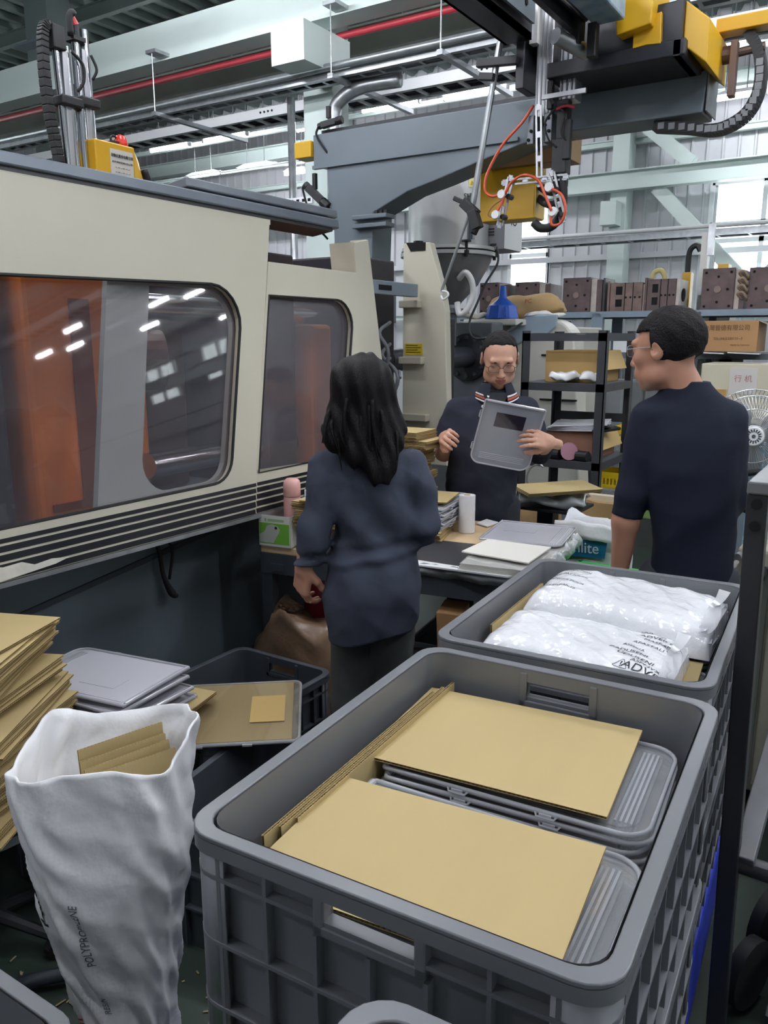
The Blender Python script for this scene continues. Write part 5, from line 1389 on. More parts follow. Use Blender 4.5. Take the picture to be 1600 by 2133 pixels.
MB().bb((-.22, -.2, 0), (-.21, .2, .2)).bb((.21, -.2, 0), (.22, .2, .2)).bb((-.22, -.2, 0), (.22, -.19, .2)).bb((-.22, .19, 0), (.22, .2, .2)).bb((-.22, -.2, 0), (.22, .2, .01)).build('tub', mat('dark_tote_plastic', '2c3036', .5), dt, local=True)
MB().bb((-.23, -.21, .19), (.23, -.20, .21)).bb((-.23, .20, .19), (.23, .21, .21)).bb((-.23, -.21, .19), (-.22, .21, .21)).bb((.22, -.21, .19), (.23, .21, .21)).build('rim', mat('dark_tote_plastic', '2c3036', .5), dt, local=True)
tag(MB().box(T(.82, .08, .56), (.10, .12, .16), rotm(8, 0, 12)).build('small_carton', M_carton, bevel=.003), 'small brown carton tucked under the table front', 'carton')
# pedestal with plastic bag and cardboards beyond the table
pd = thing('black_post_stand', 'black post stand with a board plate beyond the worktable', 'stand', (-1.58, 4.15, 0))
MB().bb((-1.63, 4.1, .03), (-1.54, 4.19, .74)).bb((-1.75, 3.98, 0), (-1.42, 4.31, .03)).build('post', M_black, pd)
MB().bb((-1.72, 4.0, .74), (-1.38, 4.3, .755)).build('plate', M_black, pd)
tag(lumpy(pillow((-1.55, 4.12, .79), .38, .28, .08, 10, 22), .014, 16, 15).build('film_bag', clear('bag_film', 'd8dcdc', .35, .08, hz='a3a9ab'), smooth=True), 'crumpled clear plastic bag under the cardboard on the black post stand', 'bag')
for k, lab in enumerate(('lower cardboard sheet on the black post stand', 'middle cardboard sheet on the black post stand', 'upper cardboard sheet on the black post stand')):
    sheet(lab, (-1.54 + .004 * k, 4.12, .845 + .0065 * k), 42, ry=-2, w=.41, l=.29)
tag(MB().tube([(-1.72, 4.25, .76), (-1.76, 4.25, .86), (-1.74, 4.25, .93), (-1.69, 4.25, .955), (-1.665, 4.25, .94)], .006, 6, smooth=5).build('hook', M_galv, smooth=True), 'bent steel hook rising behind the cardboard on the post stand', 'hook')
# white resin bag with blue label and a green tray beyond the crates
M_wb = mat('white_sack_film', 'e4e6ea', .4, bump=.4, bs=18)
nb_ = thing('white_sack', 'white resin sack with a blue label folded open beside the man in black', 'sack', (-1.14, 3.56, 0))
mb = MB(); rings = []
for i in range(14):
    u = i / 13
    rings.append([Vector((-1.13 + math.copysign(abs(math.cos(a)) ** .5, math.cos(a)) * (.16 + .015 * math.sin(4 * u)), 3.57 + math.copysign(abs(math.sin(a)) ** .6, math.sin(a)) * .10, u * (.84 + .03 * math.sin(3 * a) * u))) for a in [2 * math.pi * j / 24 for j in range(24)]])
lumpy(mb.loft(rings, caps=False), .006, 16, 17).build('sack', M_wb, nb_, smooth=50, solid=.003)
lumpy(MB().grid(12, 5, lambda a, b: Vector((-1.29 + .32 * a, 3.452 - .012 * b, .84 - .075 * b))), .006, 20, 18).build('folded_rim', M_wb, nb_, smooth=True, solid=.003)
lb = MB().prism([(-1.26, 3.453, .672), (-1.045, 3.453, .685), (-1.038, 3.453, .765), (-1.255, 3.453, .752)], (0, .004, 0)).build('blue_label', mat('label_blue', '1f6f96', .45), nb_)
text('lettering', 'nlite', (-1.132, 3.4515, .722), frame3((1, 0, .05), (0, 0, 1)), .072, M_white, lb, sx=.95)
gt = thing('green_tray', 'bright green plastic tray behind the far crate', 'tray', (-.92, 3.1, 0))
M_green = mat('green_plastic', '35b24a', .4)
MB().bb((-1.10, 2.94, .50), (-.72, 3.30, .51)).bb((-1.10, 2.94, .50), (-1.09, 3.30, .69)).bb((-.73, 2.94, .50), (-.72, 3.30, .69)).bb((-1.10, 3.29, .50), (-.72, 3.30, .69)).bb((-1.10, 2.94, .50), (-.72, 2.95, .69)).build('tub', M_green, gt)
MB().bb((-1.12, 2.92, .68), (-.70, 2.945, .70)).bb((-1.12, 3.295, .68), (-.70, 3.32, .70)).bb((-1.12, 2.92, .68), (-1.095, 3.32, .70)).bb((-.725, 2.92, .68), (-.70, 3.32, .70)).build('rim', M_green, gt, bevel=.004)
MB().bb((-1.09, 2.95, .0), (-.73, 3.29, .50)).build('base', mat('green_dark_plastic', '2a8a3a', .5), gt, bevel=.01)
# ---------------------------------------------------------------- grey stacking crates
M_crate = mat('crate_grey', '76787d', .30, var=.06, vs=4, wear=('a9abb0', 10, .72))
M_crated = mat('crate_dark_grey', '4b5057', .45, var=.08, vs=4)
def ringpts(w, l, r, z, hx):
    """counter-clockwise outline from the middle of +x side, with extra points at the hand-hole edges of the short sides"""
    out = []
    def arc(cx, cy, a0):
        for i in range(6):
            a = R(a0 + 18 * i)
            out.append(Vector((cx + r * math.cos(a), cy + r * math.sin(a), z)))
    arc(w / 2 - r, l / 2 - r, 0)
    out.append(Vector((hx, l / 2, z))); out.append(Vector((-hx, l / 2, z)))
    arc(-w / 2 + r, l / 2 - r, 90)
    arc(-w / 2 + r, -l / 2 + r, 180)
    out.append(Vector((-hx, -l / 2, z))); out.append(Vector((hx, -l / 2, z)))
    arc(w / 2 - r, -l / 2 + r, 270)
    return out
CR = {}
def crate(label, loc, rz, w=.595, l=.765, h=.34, dark=False, nribs=(7, 9)):
    key = (w, l, h, dark)
    if key in CR:
        return dup(CR[key], loc, (0, 0, R(rz)), label)
    m = M_crated if dark else M_crate
    t = thing('stacking_crate', label, 'crate', (0, 0, 0), 0)
    fl = .020; hx = .063; hz0, hz1 = h - .064, h - .026
    zs = [0.0, h * .5, hz0, hz1, h]
    mb = MB(); k = len(ringpts(1, 1, .1, 0, hx))
    outer, inner = [], []
    for z in zs:
        ta = -.003 * (1 - z / h)
        outer.append(ringpts(w - 2 * fl + 2 * ta, l - 2 * fl + 2 * ta, .045, z, hx))
        inner.append(ringpts(w - 2 * fl - .010 + 2 * ta, l - 2 * fl - .010 + 2 * ta, .04, max(z, .012), hx))
    vs = [p for q in outer + inner for p in q]; n = len(zs); fs = []
    hole = (6, 6 + 12 + 2)     # quads whose two edges are the hand-hole points
    hole = [i for i in range(k) if abs(outer[0][i].y - outer[0][(i + 1) % k].y) < 1e-6 and abs(abs(outer[0][i].x) - hx) < 1e-6 and abs(abs(outer[0][(i + 1) % k].x) - hx) < 1e-6]
    for a in range(n - 1):
        for j in range(k):
            j2 = (j + 1) % k
            if a == 2 and j in hole:
                o1, o2, o3, o4 = a * k + j, a * k + j2, (a + 1) * k + j2, (a + 1) * k + j
                i1, i2, i3, i4 = [q + n * k for q in (o1, o2, o3, o4)]
                fs += [(o1, o2, i2, i1), (o2, o3, i3, i2), (o3, o4, i4, i3), (o4, o1, i1, i4)]
                continue
            fs.append((a * k + j, a * k + j2, (a + 1) * k + j2, (a + 1) * k + j))
            o = n * k
            fs.append((o + a * k + j2, o + a * k + j, o + (a + 1) * k + j, o + (a + 1) * k + j2))
    fs.append(tuple(range(k - 1, -1, -1))); fs.append(tuple(n * k + j for j in range(k)))
    mb.add(vs, fs)
    mb.build('tub', m, t, local=True, smooth=35)
    # top rim: flat lip with a short skirt
    def lip(z0, z1, out_w, out_l, in_off, r=.05):
        a = ringpts(out_w, out_l, r, z0, hx); b = ringpts(out_w, out_l, r, z1, hx)
        c = ringpts(out_w - 2 * in_off, out_l - 2 * in_off, max(.012, r - in_off * .5), z1, hx); d = ringpts(out_w - 2 * in_off, out_l - 2 * in_off, max(.012, r - in_off * .5), z0, hx)
        q = MB(); kk = len(a)
        q.add(a + b + c + d, [(s * kk + j, s * kk + (j + 1) % kk, ((s + 1) % 4) * kk + (j + 1) % kk, ((s + 1) % 4) * kk + j) for s in range(4) for j in range(kk)])
        return q
    lip(h - .006, h + .002, w, l, fl + .002).build('rim', m, t, local=True, smooth=35, bevel=.002)
    lip(h - .026, h - .006, w, l, .004).build('rim_skirt', m, t, local=True, smooth=35)
    for z in (h - .058, h - .16, h - .265):
        if z > .02:
            lip(z - .006, z, w - .008, l - .008, fl, .048).build('rib', m, t, local=True, smooth=35)
    mb = MB()
    for q in (-1, 1):
        nx, ny = nribs
        for i in range(nx):
            x = -w / 2 + w * (i + .8) / (nx + .6)
            top = h - .006 if abs(x) > hx + .03 else h - .085
            mb.bb((x - .003, q * (l / 2 - fl - .003), .01), (x + .003, q * (l / 2 - .005), top))
        for i in range(ny):
            y = -l / 2 + l * (i + .8) / (ny + .6)
            mb.bb((q * (w / 2 - fl - .003), y - .003, .01), (q * (w / 2 - .005), y + .003, h - .006))
    mb.build('rib_grid', m, t, local=True)
    for sx in (-1, 1):
        for sy in (-1, 1):
            rr = .044; cx_, cy_ = w / 2 - .006 - rr, l / 2 - .006 - rr
            pts = [(cx_ + rr, cy_ - .022)] + [(cx_ + rr * math.cos(R(15 * i)), cy_ + rr * math.sin(R(15 * i))) for i in range(7)] + [(cx_ - .022, cy_ + rr)]
            q = MB(); vs = [Vector((sx * a_, sy * b_, z)) for z in (.008, h - .004) for a_, b_ in pts]; k2 = len(pts)
            q.add(vs, [(i, i + 1, k2 + i + 1, k2 + i) for i in range(k2 - 1)])
            q.build('corner', m, t, local=True, smooth=30, solid=.003)
    for q in (-1, 1):
        mb = MB()
        y0, y1 = q * (l / 2 - fl - .008), q * (l / 2 - .002)
        for a_, b_ in (((-hx - .016, hz0 - .016), (hx + .016, hz0)), ((-hx - .016, hz0 - .016), (-hx, h - .006)), ((hx, hz0 - .016), (hx + .016, h - .006))):
            mb.bb((a_[0], y0, a_[1]), (b_[0], y1, b_[1]))
        mb.build('handle_frame', m, t, local=True, bevel=.003)
    CR[key] = t
    t.location = loc; t.rotation_euler = (0, 0, R(rz))
    return t
C1, C2 = (-.489, 1.068), (-.560, 1.888)
RZ1, RZ2 = 3.2, 3.6
crate('grey stacking crate in front holding cardboard and clear cases', (*C1, .66), RZ1)
crate('far grey stacking crate holding two white film packs', (*C2, .655), RZ2)
crate('grey stacking crate underneath the front crate of cardboard', (*C1, .316), RZ1)
crate('grey stacking crate underneath the far crate of film packs', (*C2, .311), RZ2)
def base(label, c, rz):
    t = thing('blue_dolly', label, 'dolly', (*c, 0), rz)
    m = mat('blue_dolly_plastic', '2f3fb4', .4)
    MB().bb((-.29, -.37, .10), (.295, .37, .308)).build('deck', m, t, local=True, bevel=.012)
    for x in (-.22, .22):
        for y in (-.3, .3):
            MB().cyl((x - .02, y, .05), (x + .02, y, .05), .05, 14).bb((x - .025, y - .02, .05), (x + .025, y + .02, .1)).build('caster', M_rubber, t, local=True)
base('blue dolly under the front crate stack', C1, RZ1)
base('blue dolly under the far crate stack', C2, RZ2)

# contents of the front crate
def IN(c, rz, x, y, z):
    cc, s = math.cos(R(rz)), math.sin(R(rz))
    return (c[0] + x * cc - y * s, c[1] + x * s + y * cc, z)
def crate_pile(c, rz, x, y, z1, lab, n, extra=0, kind='clear', fill=True):
    z = z1
    for k in range(n):
        z -= .0135
        case(lab[0] % ('uppermost', 'second', 'third', 'fourth', 'fifth', 'sixth')[k], IN(c, rz, x + .004 * (k % 2), y - .003 * k, z), rz + extra + (.6 if k % 2 else -.5), kind=kind)
    if fill:
        cb_ = thing('filler_carton', lab[1], 'carton', (c[0], c[1], 0))
        o_ = IN(c, rz, x - .01, y, 0); z0_ = z1 - .255
        MB().box((o_[0], o_[1], (z0_ + z - .004) / 2), (.42, .28, z - .004 - z0_), rotm(0, 0, rz)).build('box', M_carton, cb_, bevel=.004)
        MB().box((o_[0], o_[1], z - .003), (.06, .27, .0015), rotm(0, 0, rz)).build('tape', mat('packing_tape', 'd6c9a8', .25), cb_)
crate_pile(C1, RZ1, .035, -.192, .935, ('%s clear case under the front cardboard of the front crate', 'brown carton filling the front crate under its front cases', 'buried cardboard, front crate front pile'), 3)
sheet('front cardboard sheet lying in the front crate', IN(C1, RZ1, -.004, -.207, .937), RZ1 + 2.5, w=.428, l=.283, ry=-.6)
crate_pile(C1, RZ1, .02, .165, .930, ('%s clear case under the rear cardboard of the front crate', 'brown carton filling the front crate under its rear cases', 'buried cardboard, front crate rear pile'), 5, 1.5)
sheet('rear cardboard sheet lying in the front crate', IN(C1, RZ1, -.035, .170, .933), RZ1 + 2.5, w=.426, l=.31, ry=-.4)
for k, (x, lab) in enumerate(((-.235, 'upright cardboard sheet nearest the left wall of the front crate'), (-.2265, 'upright cardboard sheet second from the left wall of the front crate'), (-.218, 'upright cardboard sheet third from the left wall of the front crate'))):
    sheet(lab, IN(C1, RZ1, x, .0 + .03 * k, .832), RZ1 + 90, rx=90 - 1, w=.56, l=.23, n=150)
# contents of the far crate
crate_pile(C2, RZ2, .02, .19, .905, ('%s dark looking clear case under the rear film pack', 'brown carton filling the far crate under the rear film pack', 'buried cardboard, far crate rear pile'), 4)
crate_pile(C2, RZ2, .03, -.17, .895, ('%s clear case under the front film pack', 'brown carton filling the far crate under the front film pack', 'buried cardboard, far crate front pile'), 1)
sheet('cardboard sheet showing beside the printed end of the front film pack', IN(C2, RZ2, .03, -.16, .897), RZ2 + 2, w=.42, l=.30)
sheet('upright cardboard sheet at the left wall of the far crate', IN(C2, RZ2, -.245, .06, .83), RZ2 + 90, rx=88, w=.40, l=.25)
M_poly = mat('poly_film', 'eef0f4', .12, var=.05, vs=8, spec=.9, bump=.55, bs=26)
def poly_pack(label, c, rz, l, w, h, seed, z0):
    """stack of folded film bags: a rounded slab with a wrinkled top; returns the top height function"""
    t = thing('film_pack', label, 'film pack', (c[0], c[1], z0), rz)
    r = np.random.default_rng(seed); ph = r.uniform(0, 6.28, (16,)); fx = r.uniform(5, 70, (16,)); fy = r.uniform(5, 70, (16,)); am = .075 / np.sqrt(fx ** 2 + fy ** 2)
    def H(x, y):
        ex = max(0, 1 - abs(2 * x / l) ** 7) ** .28; ey = max(0, 1 - abs(2 * y / w) ** 6) ** .3
        n = 0
        for k in range(16):
            s = math.sin(fx[k] * x + fy[k] * y + ph[k]); n += am[k] * (1 - 2 * abs(s)) * .45
        slump = 1 - .25 * (x / l + .5)
        return (h * slump + n) * ex * ey
    NX, NY = 90, 60
    mb = MB()
    mb.grid(NX, NY, lambda a, b: (l * (a - .5), w * (b - .5), max(.0005, H(l * (a - .5), w * (b - .5)))))
    mb.grid(2, 2, lambda a, b: (l * (a - .5), w * (.5 - b), 0))
    mb.build('film', M_poly, t, smooth=True, local=True, fix=False)
    mb = MB()
    for k in range(5):     # loose folded edges at the right end
        zz = h * (.12 + .16 * k)
        mb.grid(8, 14, lambda a, b: (l / 2 - .03 + (.022 + .010 * math.sin(k * 2.1 + 5 * b)) * a, w * (b - .5) * (.94 - .03 * a), zz + .006 * math.sin(9 * b + k) + .006 * a * math.sin(4 * b + 2 * k)))
    mb.build('folded_edge', clear('poly_sheet', 'f6f6f8', .35, .12, hz='eceef2'), t, smooth=True, local=True)
    return t, H
def drape_text(t, H, s, x, y, size, rz, m, sx=1.0):
    o = text('printed_text', s, (0, 0, 0), Matrix.Identity(3), size, m, None, ext=0, sx=sx)
    o.parent = t; FR[o.name] = FR[t.name]
    c_, s_ = math.cos(R(rz)), math.sin(R(rz))
    b = bmesh.new(); b.from_mesh(o.data)
    bmesh.ops.subdivide_edges(b, edges=[e for e in b.edges if e.calc_length() > .006], cuts=2)
    for v in b.verts:
        px, py = x + v.co.x * c_ - v.co.y * s_, y + v.co.x * s_ + v.co.y * c_
        v.co = (px, py, H(px, py) + .0012)
    b.to_mesh(o.data); b.free()
pt, H1 = poly_pack('front white film pack with black printed warning text at its end', IN(C2, RZ2, -.005, -.175, 0), RZ2 + 1, .43, .29, .095, 4, .905)
for i, (s, sz) in enumerate((('SRANTI', .018), ('ADVERTEN', .020), ('MASFAPAS', .017), ('AFASTALI', .017), ('ASFIXIA', .014), ('ZADUSENI', .018), ('UDUSENI', .02), ('ASPHYXI', .018))):
    drape_text(pt, H1, s, .135 + .03 * math.sin(i), .105 - .028 * i, sz, -9 + 4 * math.sin(i * 1.7), M_ink)
drape_text(pt, H1, 'ADVERT', .165, -.118, .032, -14, M_ink)
drape_text(pt, H1, 'OVERTI', .185, .02, .022, -70, M_ink)
drape_text(pt, H1, 'SUFFOC', .195, -.06, .018, -78, M_ink)
drape_text(pt, H1, '⚠', .105, -.105, .03, -8, M_ink)
pt2, H2 = poly_pack('rear white film pack with loose folded edges at its right end', IN(C2, RZ2, .015, .165, 0), RZ2 - 1, .47, .34, .105, 9, .91)
for i, s in enumerate(('ATTENTION', 'NE PAS JOUER', 'DANGER POUR', 'LES ENFANTS')):
    drape_text(pt2, H2, s, -.165, .10 - .055 * i, .016, -12, M_ink)

# small marks moulded on the front crate rim
text('rim_mark', 'STP/GAY', IN(C1, RZ1, .282, .045, 1.0025), frame3((math.sin(R(-RZ1)) , math.cos(R(RZ1)), 0), (-1, 0, 0)), .017, mat('crate_mark', '9a9ca1', .4), CR[(.595, .765, .34, False)])

# ---------------------------------------------------------------- dark crates and piles on the left
crate('dark grey crate standing empty beside the woman', (-1.90, 1.93, .0), 0, .47, .64, .44, True)
crate('dark grey crate lying lower in front of the woman', (-1.40, 1.595, .0), 8, .50, .54, .40, True)
dcc = crate('dark grey crate hidden under the clear case pile at the left', (-1.97, 1.42, .0), 4, .46, .34, .44, True)
zz = sheet_pile(-1.95, 1.42, .445, .50, 30, 'cardboard sheet in the low pile under the milky cases', 'top cardboard sheet of the low pile under the milky cases', 'low cardboard pile under milky cases', seed=12, jig=.02)
for k, (dx, dy, a) in enumerate(((.16, .16, 22), (.19, .17, 26), (.15, .15, 18), (.20, .15, 24))):
    sheet(['cardboard sheet sticking out right of the milky case pile, lowest', 'cardboard sheet sticking out right of the milky case pile, second', 'cardboard sheet sticking out right of the milky case pile, third', 'cardboard sheet sticking out right of the milky case pile, top'][k], (-2.06 + dx * .6, 1.50 + dy * .4, zz + .002 + .0065 * k), a - 12)
case('clear case lying on the cardboards beneath the milky case pile', (-1.99, 1.50, zz + .030), 188, kind='clear')
zc = zz + .048
mk = [(0, 0, 24), (.015, .02, 18), (-.02, -.01, 28), (.02, .01, 20), (-.01, -.02, 25), (.01, .0, 22), (0, .01, 26)]
for k, (dx, dy, a) in enumerate(mk):
    lab = 'milky clear case in the pile left of the white bag' if k < len(mk) - 1 else 'top milky clear case of the pile left of the white bag'
    case(lab, (-1.955 + dx, 1.44 + dy, zc + .0165 * k), a + 163, ry=.5, kind='milky', group='milky case pile' if k < len(mk) - 1 else None, w=.44, l=.30)
# tilted case with cardboard in it, resting on the dark crates
cs2 = thing('filled_case', 'clear case filled with cardboard resting across the dark crates', 'case', (-1.68, 1.76, .45), 40)
f2 = MB()
w2, l2 = .42, .30
MB().bb((-w2 / 2 + .008, -l2 / 2 + .01, .004), (w2 / 2 - .025, l2 / 2 - .006, .010)).build('cardboard', M_kb, cs2, local=True)
MB().prism(rr_case(w2, l2, .02, .012), (0, 0, .0015)).build('lid', clear('case_lid', 'f8f6f2', .92, .05, hz='d0c8b8'), cs2, local=True)
MB().prism(rr_case(w2, l2, .02, .0), (0, 0, .0015)).build('tray', M_case, cs2, local=True)
MB().tube(rr_case(w2 - .004, l2 - .004, .02, .0075), .006, 6, closed=True).build('rim', M_caser, cs2, smooth=True, local=True)
MB().bb((.05, -.06, .0138), (.16, .07, .0146)).build('label', mat('case_label', 'c7a55e', .4), cs2, local=True)
for x in (-.1, .05):
    MB().bb((x - .015, -l2 / 2 - .008, .003), (x + .015, -l2 / 2 + .001, .009)).build('clip', M_caser, cs2, local=True)
cs2.rotation_euler = (R(13), R(-1), R(37)); cs2.location = (-1.70, 1.755, .462)
# stool with the leaning cardboard stack
st_ = thing('work_stool', 'black stool carrying the left cardboard stack', 'stool', (-1.95, 1.03, 0))
MB().lathe((-1.95, 1.03, 0), [(0, .40), (.18, .40), (.19, .415), (.19, .435), (.18, .448), (0, .448)], 28).build('seat', M_rubber, st_, smooth=40)
MB().lathe((-1.95, 1.03, 0), [(.185, .395), (.195, .40), (.195, .42), (.185, .42)], 28).build('seat_ring', M_galv, st_, smooth=40)
MB().cyl((-1.95, 1.03, .07), (-1.95, 1.03, .40), .025, 12).build('column', M_black, st_, smooth=30)
for k in range(5):
    a = 2 * math.pi * k / 5 + .4; e = Vector((-1.95 + .19 * math.cos(a), 1.03 + .19 * math.sin(a), .06))
    MB().cyl((-1.95, 1.03, .11), e, .02, 8, .014).build('leg', M_black, st_)
    MB().cyl(e + Vector((-.012, 0, -.03)), e + Vector((.012, 0, -.03)), .03, 12).build('caster', M_rubber, st_)
z = .45
r = random.Random(21)
k = 0
while z < .895:
    f = (z - .45) / .45
    if k % 6 == 0:
        bo = (r.uniform(-1, 1) * .03, r.uniform(-1, 1) * .03, r.uniform(-13, 13)); ti = (r.uniform(-2.5, 2.5), r.uniform(-2.5, 2.5))
    last = z > .875
    lab = 'cardboard sheet in the leaning stack on the black stool' if not last else ['upper', 'topmost', 'spare'][min(2, int((z - .875) / .0075))] + ' cardboard sheet of the leaning stack on the black stool'
    sheet(lab, (-1.915 + bo[0] - .03 * f + r.uniform(-.008, .008), 1.035 + bo[1] + r.uniform(-.008, .008), z), -64 + bo[2] + r.uniform(-2, 2), rx=ti[0] * .4, ry=ti[1] * .4, w=.43, l=.30, group=None if last else 'leaning cardboard stack')
    z += .0072 + (.006 if k % 6 == 5 else 0); k += 1
tag(MB().tube([(-2.02, 1.02, .912), (-2.0, 1.03, .925), (-1.98, 1.04, .912)], .006, 6, smooth=3).build('marker', M_blackpl, smooth=True), 'small black clip lying on the leaning cardboard stack', 'clip')
# white woven sack
M_woven = mat('woven_sack', 'f1f2f4', .45, var=.04, vs=5, bump=.32, bs=26)
ws = thing('woven_sack', 'tall white woven sack of cardboard scrap standing beside the front crate', 'sack', (-1.1, .82, 0))
prof = [(0.01, -1.032, 0.763, 0.100, .075), (.10, -1.045, .778, .11, .085), (0.20, -1.062, 0.793, 0.100, .08), (0.30, -1.08, .807, .088, .075), (0.40, -1.099, 0.821, 0.084, .075), (0.50, -1.119, 0.834, 0.104, .085), (0.60, -1.146, 0.842, 0.128, .10), (0.70, -1.162, 0.858, 0.149, .112), (0.80, -1.185, 0.868, 0.163, .12), (0.88, -1.197, 0.880, 0.168, .125), (0.915, -1.204, 0.889, 0.172, .13)]
rt_ = Vector((.841, .541, 0)); dp_ = Vector((-.541, .841, 0))
pz = [q[0] for q in prof]
rs = np.random.default_rng(5); fa = rs.integers(2, 9, 10); fzz = rs.uniform(8, 46, 10); fph = rs.uniform(0, 6.28, 10)
def sackpt(a, z, inset=0.0):
    cx_, cy_, w_, d_ = [float(np.interp(z, pz, [q[i] for q in prof])) for i in (1, 2, 3, 4)]
    ca, sa = math.cos(a), math.sin(a)
    n = 0
    for k in range(10):
        s = math.sin(fa[k] * a + fzz[k] * z + fph[k])
        n += (1 - 2 * abs(s)) * .0026 / (1 + .02 * fzz[k])
    n *= min(1, (z + .05) * 4)
    e = .72
    lat = math.copysign(abs(ca) ** e, ca) * (w_ + n - inset); dep = math.copysign(abs(sa) ** e, sa) * (d_ + n - inset)
    return Vector((cx_, cy_, z)) + rt_ * lat + dp_ * dep
NA, NZ = 120, 110
def rim_z(a):
    return .905 + .022 * math.sin(a + .9) + .012 * math.sin(3 * a + .4) + .007 * math.sin(5 * a + 2)
mb = MB(); rings = []
for i in range(NZ):
    u = i / (NZ - 1)
    rings.append([sackpt(2 * math.pi * j / NA, .008 + u * (rim_z(2 * math.pi * j / NA) - .008)) for j in range(NA)])
for i in range(26):        # inner lining going back down
    u = i / 25
    rings.append([sackpt(2 * math.pi * j / NA, rim_z(2 * math.pi * j / NA) - .012 * (i > 0) - u * .20, .004 + .006 * u) for j in range(NA)])
mb.loft(rings, caps=False)
mb.add([sackpt(2 * math.pi * j / NA, .010, .001) for j in range(NA)], [tuple(range(NA))])
mb.build('sack', M_woven, ws, smooth=True, fix=False)
def sack_text(s, a0, z0, size, m, vertical=True, da=0.0, slope=0.0, sx=1.0):
    o = text('printed_text', s, (0, 0, 0), Matrix.Identity(3), size, m, None, ext=0, sx=sx)
    b = bmesh.new(); b.from_mesh(o.data)
    bmesh.ops.subdivide_edges(b, edges=[e for e in b.edges if e.calc_length() > .008], cuts=2)
    Mi = FR[ws.name].inverted()
    for v in b.verts:
        lx, ly = (-v.co.y, v.co.x) if vertical else (v.co.x, v.co.y)
        a = a0 + (lx + slope * ly) / .11; zq = z0 + ly
        p = sackpt(a, zq)
        q = sackpt(a, zq, -.0016)
        v.co = Mi @ q
    b.to_mesh(o.data); b.free()
    o.parent = ws; FR[o.name] = FR[ws.name]
sack_text('POLYPROPYLENE', R(262), .61, .0155, mat('sack_print_grey', '55585e', .6), slope=-.05)
sack_text('RESIN', R(266), .475, .013, mat('sack_print_pale', '80848a', .6), slope=-.12)
sack_text('KIP', R(214), .645, .05, M_ink, slope=-.35)
sack_text('OIL', R(222), .42, .03, mat('sack_print_red', 'b03a48', .6), slope=-.2)
# cardboard scraps inside the sack
for k, (dx, dy, z, rz, rx) in enumerate(((-.02, .035, .80, 75, 84), (.0, .025, .785, 74, 82), (.02, .02, .778, 76, 80), (.04, .015, .77, 72, 78))):
    sheet(['cardboard scrap standing highest in the white woven sack', 'cardboard scrap second in the white woven sack', 'cardboard scrap third in the white woven sack', 'cardboard scrap lowest in the white woven sack'][k], (-1.17 + dx, .885 + dy, z), rz, rx=rx, w=.17, l=.20, n=50)
tag(MB().prism([(-1.20, .60, .003), (-.90, .60, .003), (-.90, .92, .003), (-1.20, .92, .003)], (0, 0, .004)).build('green_mat', M_green), 'green plastic sheet on the floor under the white woven sack', 'mat')
# crates cut by the lower edge of the view
crate('grey crate with a slotted hand hole cut by the lower left edge of the view', (-1.13, .265, .36), 0.5, .53, .61, .34)
crate('grey crate underneath the lower left crate', (-1.13, .265, .018), 0.5, .53, .61, .34)
near = crate('small grey tote cut by the bottom edge of the view, its corner showing', (-.213, .437, .66), 4, .345, .31, .34)
crate('small grey tote underneath the bottom edge tote', (-.213, .437, .318), 4, .345, .31, .34)
pf = thing('wooden_box', 'plain wooden box under the small totes at the bottom edge', 'box', (-.205, .42, 0))
MB().bb((-.35, .29, 0), (-.06, .55, .316)).build('box', M_kraft, pf, bevel=.004)
MB().bb((-.355, .285, .28), (-.055, .555, .314)).build('lid_frame', M_kraft, pf)
# scrap lying on the floor and a loose tube
tag(MB().tube([(-1.74, .97, .03), (-1.62, 1.10, .04), (-1.5, 1.25, .045)], .018, 8, smooth=3).build('steel_tube', M_dark, smooth=True), 'dark steel tube lying on the floor behind the white sack', 'tube')
fl_ = MB(); rr = random.Random(4)
for k in range(160):
    x, y = rr.uniform(-1.9, -1.0), rr.uniform(.55, 1.3); a = rr.uniform(0, 6.3); L = rr.uniform(.008, .03)
    fl_.beam((x, y, .003), (x + L * math.cos(a), y + L * math.sin(a), .004), .004, .002)
o = fl_.build('floor_scraps', mat('scrap_tan', 'a89a72', .8)); o['kind'] = 'stuff'; tag(o, 'scattered cardboard slivers on the dark floor by the white sack', 'scraps')

# ---------------------------------------------------------------- hand cart at the right
hc = thing('hand_cart', 'black hand cart with tall handle posts beside the crates', 'cart', (-.1, 1.9, 0))
M_cart = mat('cart_black', '2a2c31', .4, .1, var=.2, vs=8, wear=('6a6c70', 18, .73))
px_, py_ = -.256, 1.75
MB().beam((px_ + .055, py_, .06), (px_ + .032, py_, 1.345), .038, .04).build('post', M_cart, hc, bevel=.003)
MB().beam((px_ + .055, 2.75, .06), (px_ + .032, 2.75, 1.345), .038, .04).build('post', M_cart, hc, bevel=.003)
MB().beam((px_ + .034, py_ - .025, 1.358), (px_ + .034, 2.79, 1.358), .044, .026).build('handle_bar', mat('worn_bar', '77787c', .4, .2, var=.2, vs=8), hc, bevel=.004)
for zq in (1.325, 1.28):
    MB().cyl((px_ + .033, py_ - .024, zq), (px_ + .033, py_ - .018, zq), .011, 10).build('bolt', M_hole, hc)
MB().prism([(px_ + .02, py_ + .015, 1.335), (px_ + .02, py_ + .13, 1.345), (px_ + .02, py_ + .015, 1.22)], (.03, 0, 0)).build('gusset', M_cart, hc)
MB().beam((px_ + .075, py_ + .0, .52), (px_ + .12, 2.5, 1.0), .045, .03).build('brace', mat('worn_brace', '77787c', .4, .2, var=.2, vs=8), hc, bevel=.003)
MB().cyl((px_ + .06, py_ + .02, .50), (.45, py_ + .1, .44), .022, 12).build('cross_tube', M_cart, hc, smooth=30)
